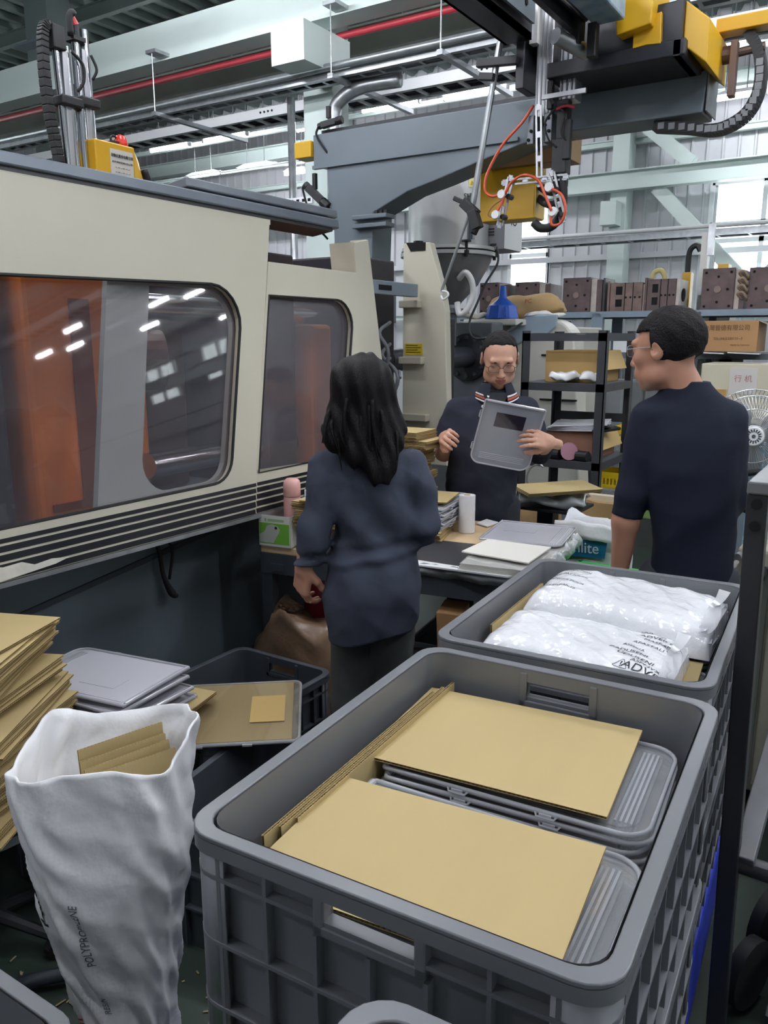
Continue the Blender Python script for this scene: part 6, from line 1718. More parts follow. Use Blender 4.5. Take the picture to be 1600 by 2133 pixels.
MB().beam((-.10, py_ + .32, .10), (-.08, py_ + .32, .50), .05, .05).build('leg', M_cart, hc)
MB().bb((-.10, 1.7, .16), (.55, 2.8, .2)).build('deck', M_cart, hc)
for x, y, r_ in ((-.165, 1.95, .09), (-.14, 2.16, .1), (.06, 2.6, .1)):
    MB().lathe((x, y, r_), [(.02, -.025), (r_ * .7, -.025), (r_, -.016), (r_, .016), (r_ * .7, .025), (.02, .025)], 24, rot=rotm(90, 0, 70)).build('wheel', M_rubber, hc, smooth=40)
MB().tube([(.02, 2.0, .45), (.10, 2.0, .52), (.16, 2.05, .46), (.12, 2.1, .38), (.05, 2.1, .36)], .025, 8, smooth=5, closed=False).build('hose_coil', M_rubber, hc, smooth=True)
gw = tag(MB().box((-.02, 2.75, .30), (.10, .08, .16), rotm(0, 8, 20)).box((-.03, 2.70, .40), (.08, .07, .05), rotm(0, -8, 30)).build('glove', mat('glove_grey', '8e8b86', .8), bevel=.01), 'grey work gloves bundled on the cart deck', 'glove')
gt_ = hc
# ---------------------------------------------------------------- people: smooth bodies from blended distance fields
class Field:
    def __init__(s, lo, hi, h):
        s.lo = np.array(lo, float); s.h = h
        s.n = np.ceil((np.array(hi) - s.lo) / h).astype(int) + 1
        s.ax = [s.lo[i] + h * np.arange(s.n[i]) for i in range(3)]
        s.d = np.full(s.n, 1.0, np.float32)
    def sub(s, lo, hi):
        sl = []
        for i in range(3):
            a = max(0, int((lo[i] - s.lo[i]) / s.h) - 1); b = min(s.n[i], int((hi[i] - s.lo[i]) / s.h) + 3)
            if b <= a: return None, None
            sl.append(slice(a, b))
        P = np.meshgrid(*[s.ax[i][sl[i]] for i in range(3)], indexing='ij')
        return tuple(sl), P
    def put(s, sl, e, k, op):
        c = s.d[sl]
        if op == 'sub':
            e = -e
            h = np.clip(.5 - .5 * (c - e) / k, 0, 1) if k else (c < e) * 1.0
            s.d[sl] = c * (1 - h) + e * h + k * h * (1 - h)
        else:
            h = np.clip(.5 + .5 * (c - e) / max(k, 1e-6), 0, 1)
            s.d[sl] = c * (1 - h) + e * h - k * h * (1 - h)
        return s
    def cap(s, a, b, ra, rb=None, k=.02, op='add', cut=None, cut0=None, sq=None):
        a, b = np.array(a, float), np.array(b, float); rb = ra if rb is None else rb
        m = max(ra, rb) + k + 3 * s.h
        sl, P = s.sub(np.minimum(a, b) - m, np.maximum(a, b) + m)
        if sl is None: return s
        ab = b - a; L2 = ab @ ab
        q = [P[i] - a[i] for i in range(3)]
        t = np.clip((q[0] * ab[0] + q[1] * ab[1] + q[2] * ab[2]) / max(L2, 1e-9), 0, 1)
        e = np.sqrt(sum((q[i] - t * ab[i]) ** 2 for i in range(3))) - (ra + (rb - ra) * t)
        u = ab / math.sqrt(max(L2, 1e-9))
        if cut is not None:
            e = np.maximum(e, sum((P[i] - b[i]) * u[i] for i in range(3)) - cut)
        return s.put(sl, e, k, op)
    def ell(s, c, r, k=.02, op='add', rot=None):
        c = np.array(c, float); r = np.array(r if hasattr(r, '__len__') else (r, r, r), float)
        m = max(r) + k + 3 * s.h
        sl, P = s.sub(c - m, c + m)
        if sl is None: return s
        q = [P[i] - c[i] for i in range(3)]
        if rot is not None:
            M = np.array(rot)
            q = [sum(M[j][i] * q[j] for j in range(3)) for i in range(3)]
        g = np.sqrt(sum((q[i] / r[i]) ** 2 for i in range(3)))
        g2 = np.sqrt(sum((q[i] / r[i] ** 2) ** 2 for i in range(3)))
        return s.put(sl, g * (g - 1) / np.maximum(g2, 1e-6), k, op)
    def prof(s, keys, k=.02, op='add', p=2.3):
        K = np.array(sorted(keys), float)
        m = max(K[:, 3].max(), K[:, 4].max()) + k + 3 * s.h
        sl, P = s.sub((K[:, 1].min() - m, K[:, 2].min() - m, K[0, 0] - .03), (K[:, 1].max() + m, K[:, 2].max() + m, K[-1, 0] + .03))
        z = s.ax[2][sl[2]]
        zz = np.clip(z, K[0, 0], K[-1, 0])
        def sm(col):      # smooth interpolation
            v = np.interp(zz, K[:, 0], K[:, col])
            ker = np.ones(5) / 5; w = np.convolve(np.pad(v, 2, mode='edge'), ker, 'valid')
            return w[None, None, :]
        cx, cy, rx, ry = sm(1), sm(2), sm(3), sm(4)
        g = (np.abs((P[0] - cx) / rx) ** p + np.abs((P[1] - cy) / ry) ** p) ** (1 / p)
        e = (g - 1) * np.minimum(rx, ry)
        e = np.maximum(e, np.maximum(P[2] - K[-1, 0], K[0, 0] - P[2]))
        return s.put(sl, e, k, op)
    def box(s, c, hs, r, rot, k=.01, op='add'):
        c = np.array(c, float); m = float(np.linalg.norm(hs)) + r + k + 3 * s.h
        sl, P = s.sub(c - m, c + m)
        q = [P[i] - c[i] for i in range(3)]; M = np.array(rot)
        q = [np.abs(sum(M[j][i] * q[j] for j in range(3))) - hs[i] for i in range(3)]
        e = np.sqrt(sum(np.maximum(x, 0) ** 2 for x in q)) + np.minimum(np.maximum(np.maximum(q[0], q[1]), q[2]), 0) - r
        return s.put(sl, e, k, op)
    def disp(s, fn):
        P = np.meshgrid(*s.ax, indexing='ij')
        near = np.abs(s.d) < .04
        s.d = np.where(near, s.d + fn(*P), s.d).astype(np.float32)
        return s
    def region(s, fn):
        P = np.meshgrid(*s.ax, indexing='ij')
        s.d = np.maximum(s.d, fn(*P)).astype(np.float32)
        return s
    def mesh(s):
        d = s.d; n = s.n
        ins = d < 0
        cnt = np.zeros(n - 1, np.int8); pos = np.zeros((*(n - 1), 3), np.float32); num = np.zeros(n - 1, np.int16)
        cs = [(i, j, k) for i in (0, 1) for j in (0, 1) for k in (0, 1)]
        def C(A, c): return A[c[0]:n[0] - 1 + c[0], c[1]:n[1] - 1 + c[1], c[2]:n[2] - 1 + c[2]]
        for a in cs:
            for ax in range(3):
                if a[ax]: continue
                b = list(a); b[ax] = 1; b = tuple(b)
                fa, fb = C(d, a), C(d, b)
                m = (fa < 0) != (fb < 0)
                t = np.where(m, fa / np.where(m, fa - fb, 1), 0)
                num += m
                for q in range(3):
                    pos[..., q] += np.where(m, a[q] + (t if q == ax else 0), 0)
        act = num > 0
        ids = np.full(act.shape, -1, np.int32); ids[act] = np.arange(act.sum())
        I = np.argwhere(act)
        V = (I + pos[act] / num[act][:, None]) * s.h + s.lo
        F = []
        for ax in range(3):
            o1, o2 = [(1, 2), (2, 0), (0, 1)][ax]
            a = [slice(1, -1)] * 3; a[ax] = slice(0, -1)
            b = list(a); b[ax] = slice(1, None)
            A, B = ins[tuple(a)], ins[tuple(b)]
            E = np.argwhere(A != B)
            if not len(E): continue
            fl = A[tuple(E.T)]
            E = E + np.array([0 if i == ax else 1 for i in range(3)])
            def cell(d1, d2):
                q = E.copy(); q[:, o1] -= d1; q[:, o2] -= d2
                return ids[tuple(q.T)]
            Q = np.stack([cell(1, 1), cell(0, 1), cell(0, 0), cell(1, 0)], 1)
            Q[~fl] = Q[~fl][:, ::-1]
            F.append(Q)
        F = np.concatenate(F)
        F = F[(F >= 0).all(1)]
        return V, F

def smooth_mesh(V, F, it=2, lam=.5):
    e = np.concatenate([F[:, [0, 1]], F[:, [1, 2]], F[:, [2, 3]], F[:, [3, 0]]])
    for _ in range(it):
        S = np.zeros_like(V); c = np.zeros(len(V))
        np.add.at(S, e[:, 0], V[e[:, 1]]); np.add.at(c, e[:, 0], 1)
        np.add.at(S, e[:, 1], V[e[:, 0]]); np.add.at(c, e[:, 1], 1)
        V = V * (1 - lam) + lam * S / np.maximum(c, 1)[:, None]
    return V

def mesh_obj(name, pieces, mats, parent, mi=None):
    """joins (V, F) pieces given in the parent's local frame"""
    Vs, Fs, o = [], [], 0
    for V, F in pieces:
        Vs.append(V); Fs.append(F + o); o += len(V)
    V = np.concatenate(Vs); F = np.concatenate(Fs)
    me = bpy.data.meshes.new(name)
    me.vertices.add(len(V)); me.vertices.foreach_set('co', V.astype(np.float32).ravel())
    me.loops.add(F.size); me.loops.foreach_set('vertex_index', F.astype(np.int32).ravel())
    me.polygons.add(len(F)); me.polygons.foreach_set('loop_start', np.arange(0, F.size, 4, dtype=np.int32))
    me.polygons.foreach_set('loop_total', np.full(len(F), 4, np.int32))
    for m in (mats if hasattr(mats, '__len__') else [mats]):
        me.materials.append(m)
    if mi is not None:
        me.polygons.foreach_set('material_index', mi.astype(np.int32))
    me.polygons.foreach_set('use_smooth', [True] * len(F))
    me.update(calc_edges=True); me.validate()
    ob = bpy.data.objects.new(name, me); COL.objects.link(ob); ob.parent = parent
    FR[ob.name] = FR[parent.name]
    return ob

def xf(V, M):
    M = np.array(M)
    return V @ M[:3, :3].T + M[:3, 3]

def basis(x, y, z, o):
    M = np.eye(4); M[:3, 0] = x; M[:3, 1] = y; M[:3, 2] = z; M[:3, 3] = o
    return M
def unit(v):
    v = np.array(v, float); return v / np.linalg.norm(v)
def head_matrix(c, fwd, up=(0, 0, 1)):
    f = unit(fwd); u = np.array(up, float); r = unit(np.cross(f, u)); u = np.cross(r, f)
    return basis(r, f, u, c)

def head_mesh(sc=1.0, neck=(0, -.03, -.20), smile=.004, fem=False):
    f = Field((-.105, -.13, -.24), (.105, .14, .14), .0036)
    f.ell((0, -.014, .036), (.076, .097, .082), .01)
    f.ell((0, .026, -.022), (.064, .068, .086), .03)
    f.ell((0, .044, -.076), (.046, .044, .034), .03)
    f.ell((0, .070, -.098), (.020, .018, .016), .02)
    for q in (-1, 1):
        f.ell((q * .043, .060, -.016), (.024, .024, .022), .02)
        f.ell((q * .052, .012, -.072), (.018, .03, .024), .025)
    f.cap((-.040, .082, .032), (.040, .082, .032), .011, k=.016)
    for q in (-1, 1):
        f.ell((q * .032, .098, .012), (.017, .014, .010), .010, 'sub')
        f.ell((q * .032, .0785, .011), (.0155, .0125, .0125), .004)
    f.cap((0, .090, .022), (0, .108, -.026), .0075, .0115, .012)
    f.ell((0, .110, -.029), (.0115, .010, .009), .006)
    for q in (-1, 1):
        f.ell((q * .0125, .099, -.032), (.008, .009, .007), .006)
        f.ell((q * .007, .104, -.040), (.0035, .005, .003), .002, 'sub')
    f.ell((0, .086, -.060), (.030, .016, .020), .016)
    for q in (-1, 1):
        f.cap((0, .1005, -.0545), (q * .023, .089, -.057 + smile), .0052, .003, .004)
        f.cap((0, .1000, -.0665), (q * .021, .088, -.0615 + smile), .0062, .003, .004)
        f.cap((0, .1065, -.0605), (q * .024, .094, -.0595 + smile), .0017, .0014, .002, 'sub')
        f.ell((q * .079, -.010, .0), (.009, .020, .031), .006, rot=rotm(8, 0, q * -22))
        f.ell((q * .087, -.004, .004), (.006, .010, .016), .004, 'sub')
    f.cap((0, -.02, -.05), neck, .053 if not fem else .046, .056 if not fem else .05, .03)
    V, F = f.mesh()
    V = smooth_mesh(V, F, 1, .5)
    ce = V[F].mean(1)
    lips = (np.abs(ce[:, 0]) < .0235) & (ce[:, 2] < -.0485) & (ce[:, 2] > -.074 + .0) & (ce[:, 1] > .0925 - .14 * np.abs(ce[:, 0]) * 0)
    lips &= ((ce[:, 0] / .024) ** 2 + ((ce[:, 2] + .0605 - smile * (ce[:, 0] / .024) ** 2) / .0115) ** 2) < 1
    return V * sc, F, lips.astype(int)

def hand_mesh(curl=(20, 30, 20), spread=6, thumb=(.35, .75, -.45), tcurl=20, sc=1.0, right=False):
    """hand pointing along +x, thumb towards +y, back of the hand +z"""
    f = Field((-.06, -.07, -.11), (.21, .10, .06), .0032)
    ys = (.031, .0105, -.0105, -.030)
    base = (.088, .092, .087, .078)
    Ls = (.070, .078, .072, .056)
    for i in range(4):
        f.cap((.004, ys[i] * .62, 0), (base[i], ys[i], .002), .0145, .0118, .012)
    f.ell((.045, .0, -.006), (.045, .036, .013), .012)
    f.cap((-.055, 0, 0), (.012, 0, 0), .023, .024, .02)
    for i in range(4):
        p = np.array((base[i], ys[i], .002)); a = 0.0; ang = R((1.5 - i) * spread)
        r0 = (.0098, .0102, .0097, .0086)[i]
        for j, (fr, c) in enumerate(zip((.46, .30, .24), curl)):
            a += R(c + (i - 1) * 2)
            dv = np.array((math.cos(a) * math.cos(ang), math.cos(a) * math.sin(ang), -math.sin(a)))
            q = p + dv * Ls[i] * fr
            f.cap(p, q, r0 * (1 - .1 * j), r0 * (.92 - .1 * j), .004)
            p = q
    t = unit(thumb); p = np.array((.018, .024, -.008))
    for j, (L, r0, r1) in enumerate(((.040, .0155, .0125), (.030, .0118, .0105), (.024, .0105, .0085))):
        q = p + t * L
        f.cap(p, q, r0, r1, .008)
        p = q
        c, s_ = math.cos(R(tcurl)), math.sin(R(tcurl))
        t = unit((t[0] * c + t[1] * s_, t[1] * c - t[0] * s_, t[2] - .1))
    V, F = f.mesh()
    V = smooth_mesh(V, F, 1, .4) * sc
    if right:
        V = V * np.array((1, -1, 1)); F = F[:, ::-1]
    return V, F
def hand_at(wrist, xdir, zdir, **k):
    x = unit(xdir); z = np.array(zdir, float); z = unit(z - x * (z @ x)); y = np.cross(z, x)
    if k.get('right'):
        pass
    V, F = hand_mesh(**k)
    return xf(V, basis(x, y, z, wrist)), F

M_skin = mat('skin', 'bb8870', .5, var=.06, vs=30, bump=.03, bs=300)
M_skin2 = mat('skin_warm', 'cf9f88', .5, var=.08, vs=30, bump=.03, bs=300)
M_lips = mat('lips', '9c5e54', .45)
M_hair = mat('black_hair', '0c090b', .45, bump=.4, bs=60, stretch=(9, 9, .5), spec=.15)
M_hair2 = mat('short_hair', '161315', .65, bump=.5, bs=160, spec=.2)
M_eye = mat('eye_white', 'd8d2cc', .3)
M_iris = mat('iris', '1c1310', .2)

def folds(amp, seed, dirs=8, lo=18, hi=55):
    r = np.random.default_rng(seed)
    W_ = [(r.normal(size=3) * np.array((1, 1, .8)), r.uniform(lo, hi), r.uniform(0, 6.3)) for _ in range(dirs)]
    W_ = [(unit(w) * f, p) for w, f, p in W_]
    def fn(X, Y, Z):
        s = 0
        for w, p in W_:
            q = w[0] * X + w[1] * Y + w[2] * Z + p
            q = q + .8 * np.sin(.45 * q + 3 * Z * 4)
            s = s + (1 - 2 * np.abs(np.sin(q)) ** .8) / len(W_)
        return -amp * s * 2
    return fn

def person(name_label, loc, yaw):
    return thing('person', name_label, 'person', loc, yaw)
def trousers(par, hips, feet, m, top=.92, r=(.095, .068, .058), hx=.085):
    lo = (-.32, -.32, .0); hi = (.32, .32, 1.0)
    f = Field(lo, hi, .0075)
    for q in (-1, 1):
        h = np.array((hips[0] + q * hx, hips[1], .86)); ft = np.array((feet[0] + q * (hx + .02), feet[1] + .01 * q, .085))
        kn = (h + ft) / 2 + np.array((0, feet[2] if len(feet) > 2 else .02, .02))
        f.cap(h, kn, r[0], r[1], .03); f.cap(kn, ft, r[1], r[2], .03, cut=.0)
    f.prof([(.80, hips[0], hips[1], .125, .10), (.88, hips[0], hips[1], .122, .10), (top, hips[0], hips[1], .115, .095)], .04)
    f.disp(folds(.004, 3))
    return mesh_obj('trousers', [f.mesh()], m, par)
def shoes(par, feet, hx, d, m):
    for q in (-1, 1):
        c = np.array((feet[0] + q * (hx + .02), feet[1] + .01 * q, 0))
        f = Field(c + (-.16, -.2, -.0), c + (.16, .2, .14), .006)
        d_ = unit((d[0], d[1], 0))
        f.cap(c - d_ * .04 + (0, 0, .045), c + d_ * .13 + (0, 0, .035), .044, .036, .02)
        f.cap(c - d_ * .04 + (0, 0, .05), c - d_ * .02 + (0, 0, .10), .042, .045, .03)
        f.region(lambda X, Y, Z: .006 - Z)
        mesh_obj('shoe', [f.mesh()], m, par)
def eyes(par, HM, lids=True, m=None):
    Mh = Matrix(HM.tolist())
    for q in (-1, 1):
        mb = MB().lathe((q * .032, .0815, .0115), [(0, -.0)] + [(.0113 * math.sin(t), .0113 * math.cos(t)) for t in np.linspace(.01, math.pi - .01, 9)] , 14, rot=rotm(-90))
        mb.v = [tuple(Mh @ Vector(p)) for p in mb.v]
        e = mb.build('eye', M_eye, par, smooth=True, local=True)
        mb = MB().lathe((q * .032, .0895, .0085), [(0, .0036), (.0032, .0031), (.0048, .0018), (.0055, .000)], 12, rot=rotm(-90))
        mb.v = [tuple(Mh @ Vector(p)) for p in mb.v]
        mb.build('iris', M_iris, e, smooth=True, local=True)
        mb = MB().tube([(q * .016, .0925, .026), (q * .030, .0965, .0315), (q * .047, .0865, .0275)], [.0022, .0034, .0018], 6, smooth=4)
        mb.v = [tuple(Mh @ Vector(p)) for p in mb.v]
        mb.build('eyebrow', M_hair2, par, smooth=True, local=True)
def glasses(par, HM, m, drop=0.0):
    Mh = Matrix(HM.tolist())
    def put(mb, name, mm, p=par, **k):
        mb.v = [tuple(Mh @ Vector(q)) for q in mb.v]
        return mb.build(name, mm, p, local=True, **k)
    fr = MB()
    for q in (-1, 1):
        lp = [(q * .033 + .026 * math.copysign(abs(math.cos(t)) ** .6, math.cos(t)), .106 - .10 * abs(.026 * math.cos(t) * 0), .010 - drop + .018 * math.copysign(abs(math.sin(t)) ** .7, math.sin(t))) for t in np.linspace(0, 2 * math.pi, 24, endpoint=False)]
        fr.tube(lp, .0013, 6, closed=True)
        fr.tube([(q * .059, .105, .016 - drop), (q * .072, .092, .016 - drop), (q * .080, .03, .014), (q * .083, -.012, .012), (q * .082, -.03, -.004)], .0014, 6)
    fr.tube([(-.008, .106, .013 - drop), (0, .1085, .016 - drop), (.008, .106, .013 - drop)], .0013, 6)
    g = put(fr, 'glasses', m, smooth=True)
    for q in (-1, 1):
        mb = MB().add([(q * .033 + .025 * math.cos(t), .1058, .010 - drop + .017 * math.sin(t)) for t in np.linspace(0, 2 * math.pi, 20, endpoint=False)], [tuple(range(20))])
        put(mb, 'lens', clear('lens', 'fafafa', .97, .02), g)

# ---- woman in the navy tunic, seen from behind
M_navyt = mat('navy_tunic', '3f4452', .85, var=.08, vs=9, bump=.12, bs=420, spec=.2)
wo = person('woman with long black hair in a navy tunic seen from behind at the worktable', (-1.356, 2.0, 0), 34.15)
f = Field((-.34, -.30, .70), (.34, .34, 1.42), .0062)
f.prof([(.70, .016, -.02, .128, .125), (.80, .018, -.02, .148, .138), (.90, .021, -.018, .158, .142), (.97, .022, -.01, .150, .130), (1.05, .028, .0, .133, .112), (1.10, .026, .005, .134, .112), (1.18, .020, .01, .142, .116), (1.25, .016, .012, .150, .105), (1.295, .014, .02, .138, .082), (1.33, .006, .03, .095, .062), (1.352, .0, .035, .062, .056)], .03, p=2.2)
f.cap((-.122, .015, 1.268), (-.146, -.05, 1.10), .055, .053, .03)
f.cap((-.146, -.05, 1.10), (-.176, -.04, .972), .053, .052, .02, cut=-.0)
f.cap((.145, .015, 1.272), (.188, -.035, 1.105), .054, .052, .03)
f.cap((.188, -.035, 1.105), (.13, .17, 1.045), .052, .046, .03, cut=.0)
fl1 = folds(.006, 11, 7, 12, 34)
def tunic_folds(X, Y, Z):
    # diagonal drapes across the back and bunching at the waist
    dg = np.exp(-((Z - 1.10) / .16) ** 2) * .0085 * np.sin(34 * (X * .75 + Z) + 2.2 * np.sin(9 * X)) * (Y < .05)
    w = np.exp(-((Z - 1.015 - .12 * X) / .035) ** 2) * .007 * np.sin(105 * (Z - .15 * X))
    return fl1(X, Y, Z) + dg + w
f.disp(tunic_folds)
f.region(lambda X, Y, Z: (.748 + .16 * np.clip(X, -.12, .2) + .008 * np.sin(X * 25)) - Z + 0 * Y)
mesh_obj('tunic', [f.mesh()], M_navyt, wo)
HMw = head_matrix((-.008, .035, 1.485), (-.15, .98, -.16))
hv, hf, hl = head_mesh(.98, neck=(0, -.035, -.2), fem=True)
fb = Field((-.3, -.3, .02), (.3, .3, 1.36), .009)
fb.prof([(.80, .018, 0, .09, .075), (.95, .018, 0, .10, .085), (1.05, .02, .0, .095, .075), (1.2, .01, .01, .105, .075), (1.29, .005, .02, .085, .05), (1.34, .0, .03, .05, .045)], .03)
for q in (-1, 1):
    fb.cap((.02 + q * .058, 0, .85), (.02 + q * .068, .02, .47), .05, .042, .02); fb.cap((.02 + q * .068, .02, .47), (.02 + q * .078, 0, .07), .042, .032, .02)
fb.cap((-.122, .015, 1.26), (-.144, -.046, 1.10), .036, .028, .015); fb.cap((-.144, -.046, 1.10), (-.188, -.043, .965), .028, .026, .015)
fb.cap((.145, .015, 1.26), (.186, -.03, 1.105), .036, .028, .015); fb.cap((.186, -.03, 1.105), (.125, .19, 1.04), .028, .026, .015)
h1 = hand_at((-.19, -.042, .968), (-.08, .12, -1), (-.75, -.6, 0), curl=(32, 42, 28), spread=3, thumb=(.7, .5, -.5), sc=.93)
h2 = hand_at((.125, .19, 1.04), (-.4, .9, -.15), (.3, 0, 1), curl=(25, 30, 20), sc=.93, right=False)
pieces = [(xf(hv, HMw), hf), fb.mesh(), h1, h2]
mi = np.concatenate([hl] + [np.zeros(len(p[1])) for p in pieces[1:]])
mesh_obj('body', pieces, [M_skin, M_lips], wo, mi)
eyes(wo, HMw)
trousers(wo, (.02, -.01), (.02, .0, .02), mat('olive_trousers', '3d4140', .85, var=.1, vs=8, bump=.1, bs=300), top=.9, r=(.080, .066, .058), hx=.058)
shoes(wo, (.02, .0), .058, (-.2, 1, 0), M_blackpl)
f = Field((-.20, -.20, 1.17), (.20, .20, 1.65), .0055)
f.prof([(1.235, .052, -.118, .018, .018), (1.275, .035, -.105, .05, .028), (1.31, .012, -.085, .085, .042), (1.345, -.004, -.062, .118, .056), (1.38, -.008, -.035, .128, .074), (1.42, -.004, -.008, .118, .09), (1.46, -.003, .012, .107, .10), (1.52, -.005, .027, .102, .110), (1.555, -.006, .03, .092, .100), (1.58, -.006, .03, .074, .082), (1.597, -.006, .03, .05, .056), (1.606, -.006, .03, .026, .03)], .03, p=2.0)
f.ell((-.02, .17, 1.42), (.07, .09, .11), .02, 'sub')
f.disp(lambda X, Y, Z: .0028 * np.sin(150 * X + 40 * Y + 6 * np.sin(9 * Z)) + .0032 * np.sin(61 * X - 25 * Y + 4 * np.sin(7 * Z + 1)) + .006 * np.clip(1.36 - Z, 0, .1) / .1 * np.sin(95 * X + 3))
hr = mesh_obj('hair', [f.mesh()], M_hair, wo)
rs_ = random.Random(9)
for k in range(14):
    a = rs_.uniform(-1.1, 1.1)
    x0 = .11 * math.sin(a); zt_ = rs_.uniform(1.40, 1.5); ze = rs_.uniform(1.25, 1.33) + .03 * abs(a)
    xe = x0 * 1.1 + rs_.uniform(-.02, .03)
    pts = [(x0, .01 - .10 * math.cos(a), zt_), (x0 * 1.15, -.035 - .075 * math.cos(a), (zt_ + ze) / 2 + .02), (xe, -.085 - .04 * math.cos(a), ze)]
    MB().tube(pts, [.006, .006, .0012], 6, smooth=5).build('lock', M_hair, hr, smooth=True, local=True)
MB().beam((.105, .03, 1.555), (.108, .01, 1.535), .006, .01).build('hair_clip', M_chrome, wo, local=True)
MB().tube([(.005, -.092, 1.352), (.02, -.094, 1.350), (.035, -.09, 1.353)], .0022, 5).build('neck_label', M_white, wo, local=True)
MB().box((-.178, -.06, 1.20), (.004, .014, .018)).build('sleeve_tag', M_white, wo, local=True)

# ---- man in the polo shirt holding a clear case
M_polo = mat('dark_polo', '2d303c', .85, var=.06, vs=9, bump=.1, bs=420, spec=.2)
ma = person('man in glasses and dark polo shirt with striped collar holding a clear case', (-1.62, 3.455, 0), 25.07)
f = Field((-.36, -.30, .76), (.36, .30, 1.44), .0064)
f.prof([(.78, -.035, .03, .17, .125), (.90, -.04, .03, .172, .13), (1.0, -.04, .03, .172, .132), (1.12, -.025, .035, .18, .132), (1.22, -.008, .045, .188, .128), (1.30, .0, .055, .180, .108), (1.355, .004, .062, .150, .088), (1.395, .01, .068, .105, .074), (1.415, .014, .07, .08, .066)], .03)
f.cap((-.160, .06, 1.315), (-.215, .045, 1.165), .068, .068, .035, cut=0)
f.cap((.160, .085, 1.315), (.228, .03, 1.13), .068, .062, .035)
f.cap((.228, .03, 1.13), (.240, -.09, 1.165), .060, .052, .02, cut=0)
f.disp(folds(.004, 21, 7, 14, 42))
mesh_obj('polo_shirt', [f.mesh()], M_polo, ma)
HMm = head_matrix((.030, .040, 1.556), (.08, -.87, -.42))
hv, hf, hl = head_mesh(1.04, neck=(.0, -.075, -.17), smile=.005)
fb = Field((-.36, -.36, .02), (.36, .3, 1.40), .009)
fb.prof([(.80, -.03, .03, .09, .075), (1.0, -.03, .03, .13, .095), (1.2, -.005, .045, .16, .10), (1.3, .0, .055, .14, .08), (1.36, .01, .07, .06, .055)], .03)
for q in (-1, 1):
    fb.cap((-.03 + q * .085, .03, .85), (-.03 + q * .095, .03, .48), .058, .045, .02); fb.cap((-.03 + q * .095, .03, .48), (-.03 + q * .105, .035, .07), .045, .032, .02)
fb.cap((-.160, .06, 1.31), (-.225, .045, 1.11), .045, .04, .02); fb.cap((-.225, .045, 1.11), (-.212, -.125, 1.205), .040, .028, .02)
fb.cap((.160, .085, 1.31), (.228, .03, 1.13), .045, .04, .02); fb.cap((.228, .03, 1.13), (.256, -.255, 1.205), .042, .027, .02)
h1 = hand_at((-.212, -.125, 1.205), (.12, -.85, .15), (-.75, -.15, .6), curl=(35, 45, 30), spread=4, thumb=(.75, .55, -.3), sc=1.0, right=True)
h2 = hand_at((.256, -.262, 1.207), (-.74, -.62, .26), (.45, -.80, .40), curl=(20, 30, 22), spread=5, thumb=(.75, .5, -.75), sc=1.0)
pieces = [(xf(hv, HMm), hf), fb.mesh(), h1, h2]
mi = np.concatenate([hl] + [np.zeros(len(p[1])) for p in pieces[1:]])
mesh_obj('body', pieces, [M_skin2, M_lips], ma, mi)
eyes(ma, HMm)
glasses(ma, HMm, mat('dark_frame', '2a2422', .3), .006)
def cropped_hair(par, HM, fn, seed, amp, rx=(.0815, .102, .0885), sc=1.0):
    f = Field((-.11, -.14, -.10), (.11, .12, .15), .0042)
    f.ell((0, -.014, .036), rx, .01)
    f.region(fn)
    f.disp(folds(amp, seed, 8, 60, 150))
    V, F = f.mesh()
    return mesh_obj('hair', [(xf(V * sc, HM), F)], M_hair2, par)
cropped_hair(ma, HMm, lambda X, Y, Z: np.minimum(np.maximum(Y - .058 + 1.1 * np.abs(X) ** 1.3, .070 - Z), np.maximum(Y - .018 + .15 * (.04 - Z), -.062 - Z - .9 * Y)), 31, .003, sc=1.04)
# collar with striped edge, placket buttons and dark undershirt
def collar(par, c, rx, ry, z0, fwd, m):
    fx, fy = fwd; out = []
    th0 = math.atan2(fy, fx)
    def P(t, s):
        a = th0 + t
        r = 1 + .52 * s
        drop = .012 + .055 * s + .03 * s * math.cos(t) ** 2 * (math.cos(t) > 0)
        return Vector((c[0] + rx * r * math.cos(a), c[1] + ry * r * math.sin(a), z0 - drop + .02 * (1 - s)))
    g = MB().grid(49, 6, lambda a, b: P(R(26) + a * R(308), b)).build('collar', m, par, smooth=True, local=True, solid=.003)
    for s0, s1, cc in ((.58, .66, M_white), (.70, .80, mat('collar_red', 'b5523c', .7)), (.86, .92, M_white)):
        def Q(a, b):
            p = P(R(26) + a * R(308), s0 + (s1 - s0) * b); q = Vector((c[0], c[1], p.z - .02))
            return p + (p - q).normalized() * .0035
        MB().grid(49, 2, Q).build('stripe', cc, g, smooth=True, local=True)
    return g
collar(ma, (.018, .050), .070, .068, 1.440, (.12, -1), M_polo)
MB().prism([(-.045, -.028, 1.405), (.078, -.02, 1.405), (.012, -.088, 1.272)], (0, .05, 0)).build('undershirt', mat('undershirt', '14161f', .8), ma, local=True)
for x, y, z in ((-.040, -.074, 1.345), (-.030, -.098, 1.262)):
    MB().cyl((x, y, z), (x - .001, y - .005, z), .0075, 12).cyl((x - .001, y - .005, z), (x - .001, y - .0055, z), .003, 8).build('button', M_white, ma, local=True)
trousers(ma, (-.03, .03), (-.03, .04, -.01), mat('dark_trousers', '30323a', .85, bump=.1, bs=300), top=.94, r=(.098, .072, .062))
shoes(ma, (-.03, .04), .085, (0, -1, 0), M_blackpl)
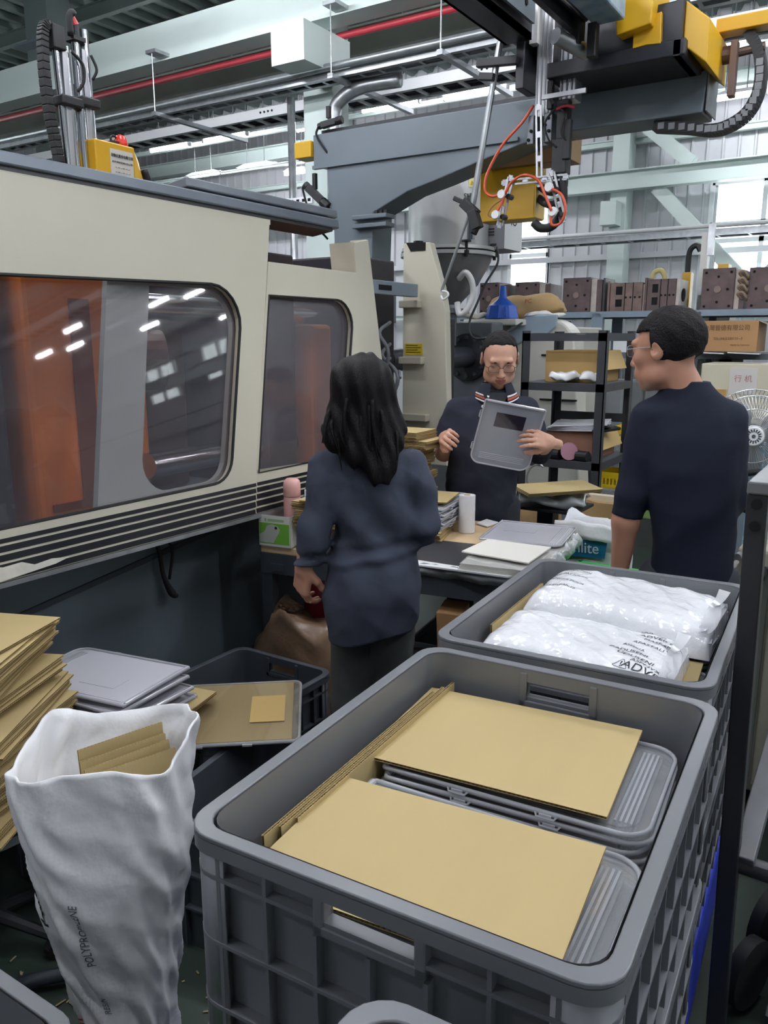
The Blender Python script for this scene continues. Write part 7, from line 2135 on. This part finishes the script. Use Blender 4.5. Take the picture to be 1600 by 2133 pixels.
# the case in his hand
ca = np.array((-1.49, 3.13, 1.371)); cb2 = np.array((-1.256, 3.278, 1.361)); cc2 = np.array((-1.59, 3.159, 1.117)); cd = np.array((-1.391, 3.282, 1.10))
ctr = (ca + cb2 + cc2 + cd) / 4
yv = unit(cb2 - ca); xv = (cc2 + cd) / 2 - (ca + cb2) / 2; xv = unit(xv - yv * (xv @ yv)); zv = np.cross(xv, yv)
hcase = case('frosted clear case held up by the man in the polo shirt', (0, 0, 0), kind='held', w=.30, l=.27)
hcase.rotation_mode = 'XYZ'
th = R(-9); xv, yv = xv * math.cos(th) + yv * math.sin(th), yv * math.cos(th) - xv * math.sin(th)
hcase.matrix_world = Matrix(basis(xv, yv, zv, ctr).tolist())

# ---- man in the black shirt at the right, seen from behind
M_blk = mat('black_shirt', '1c212f', .85, var=.06, vs=9, bump=.1, bs=420, spec=.2)
rm = person('man in glasses and black shirt standing with his back turned at the right', (-.553, 2.655, 0), 11.8)
f = Field((-.32, -.28, .80), (.32, .40, 1.56), .0064)
f.prof([(.82, .035, -.005, .132, .115), (.92, .036, -.005, .128, .112), (1.0, .034, .0, .126, .108), (1.12, .022, .005, .140, .116), (1.24, .006, .015, .152, .122), (1.34, .0, .025, .158, .115), (1.42, -.004, .04, .142, .095), (1.47, -.014, .055, .105, .078), (1.505, -.022, .06, .078, .068), (1.52, -.024, .06, .068, .062)], .03)
f.cap((-.132, .015, 1.40), (-.166, -.015, 1.15), .062, .054, .035)
f.cap((-.166, -.015, 1.15), (-.176, -.02, 1.075), .054, .054, .02, cut=0)
f.cap((.108, .05, 1.40), (.136, .045, 1.15), .058, .048, .035)
f.cap((.136, .045, 1.15), (.145, .20, 1.085), .048, .042, .03, cut=0)
f.disp(folds(.0035, 41, 7, 12, 36))
mesh_obj('shirt', [f.mesh()], M_blk, rm)
HMr = head_matrix((-.092, .060, 1.612), (-.90, .42, -.12))
hv, hf, hl = head_mesh(1.06, neck=(.03, -.06, -.17), smile=.002)
fb = Field((-.36, -.36, .02), (.36, .42, 1.50), .009)
fb.prof([(.80, .03, .0, .08, .07), (1.0, .03, .0, .10, .085), (1.2, .006, .015, .14, .10), (1.35, -.004, .03, .14, .08), (1.45, -.02, .055, .055, .052)], .03)
for q in (-1, 1):
    fb.cap((.03 + q * .075, 0, .85), (.03 + q * .085, .015, .48), .055, .045, .02); fb.cap((.03 + q * .085, .015, .48), (.03 + q * .095, 0, .07), .045, .032, .02)
fb.cap((-.132, .015, 1.39), (-.168, -.015, 1.14), .042, .036, .02); fb.cap((-.168, -.015, 1.14), (-.178, -.018, 1.06), .036, .042, .02); fb.cap((-.178, -.018, 1.06), (-.188, -.01, .90), .045, .030, .02)
fb.cap((.108, .05, 1.39), (.136, .045, 1.15), .040, .034, .02); fb.cap((.136, .045, 1.15), (.145, .25, 1.065), .034, .027, .02)
h1 = hand_at((-.188, -.01, .90), (-.02, .06, -1), (-.9, -.3, 0), curl=(22, 28, 18), spread=3, thumb=(.75, .45, -.45))
h2 = hand_at((.145, .25, 1.065), (-.1, .95, -.15), (.2, .1, 1), curl=(18, 24, 14))
pieces = [(xf(hv, HMr), hf), fb.mesh(), h1, h2]
mi = np.concatenate([hl] + [np.zeros(len(p[1])) for p in pieces[1:]])
mesh_obj('body', pieces, [M_skin, M_lips], rm, mi)
eyes(rm, HMr)
glasses(rm, HMr, M_galv)
cropped_hair(rm, HMr, lambda X, Y, Z: np.minimum(np.maximum(Y - .088, .060 - Z), np.maximum(Y - .015, -.068 - Z - .5 * Y)), 33, .0025, rx=(.086, .110, .098), sc=1.06)
trousers(rm, (.03, .0), (.03, .0, .02), mat('dark_trousers', '30323a', .85, bump=.1, bs=300), top=.9, r=(.092, .07, .06), hx=.075)
shoes(rm, (.03, .0), .075, (-.3, 1, 0), M_blackpl)
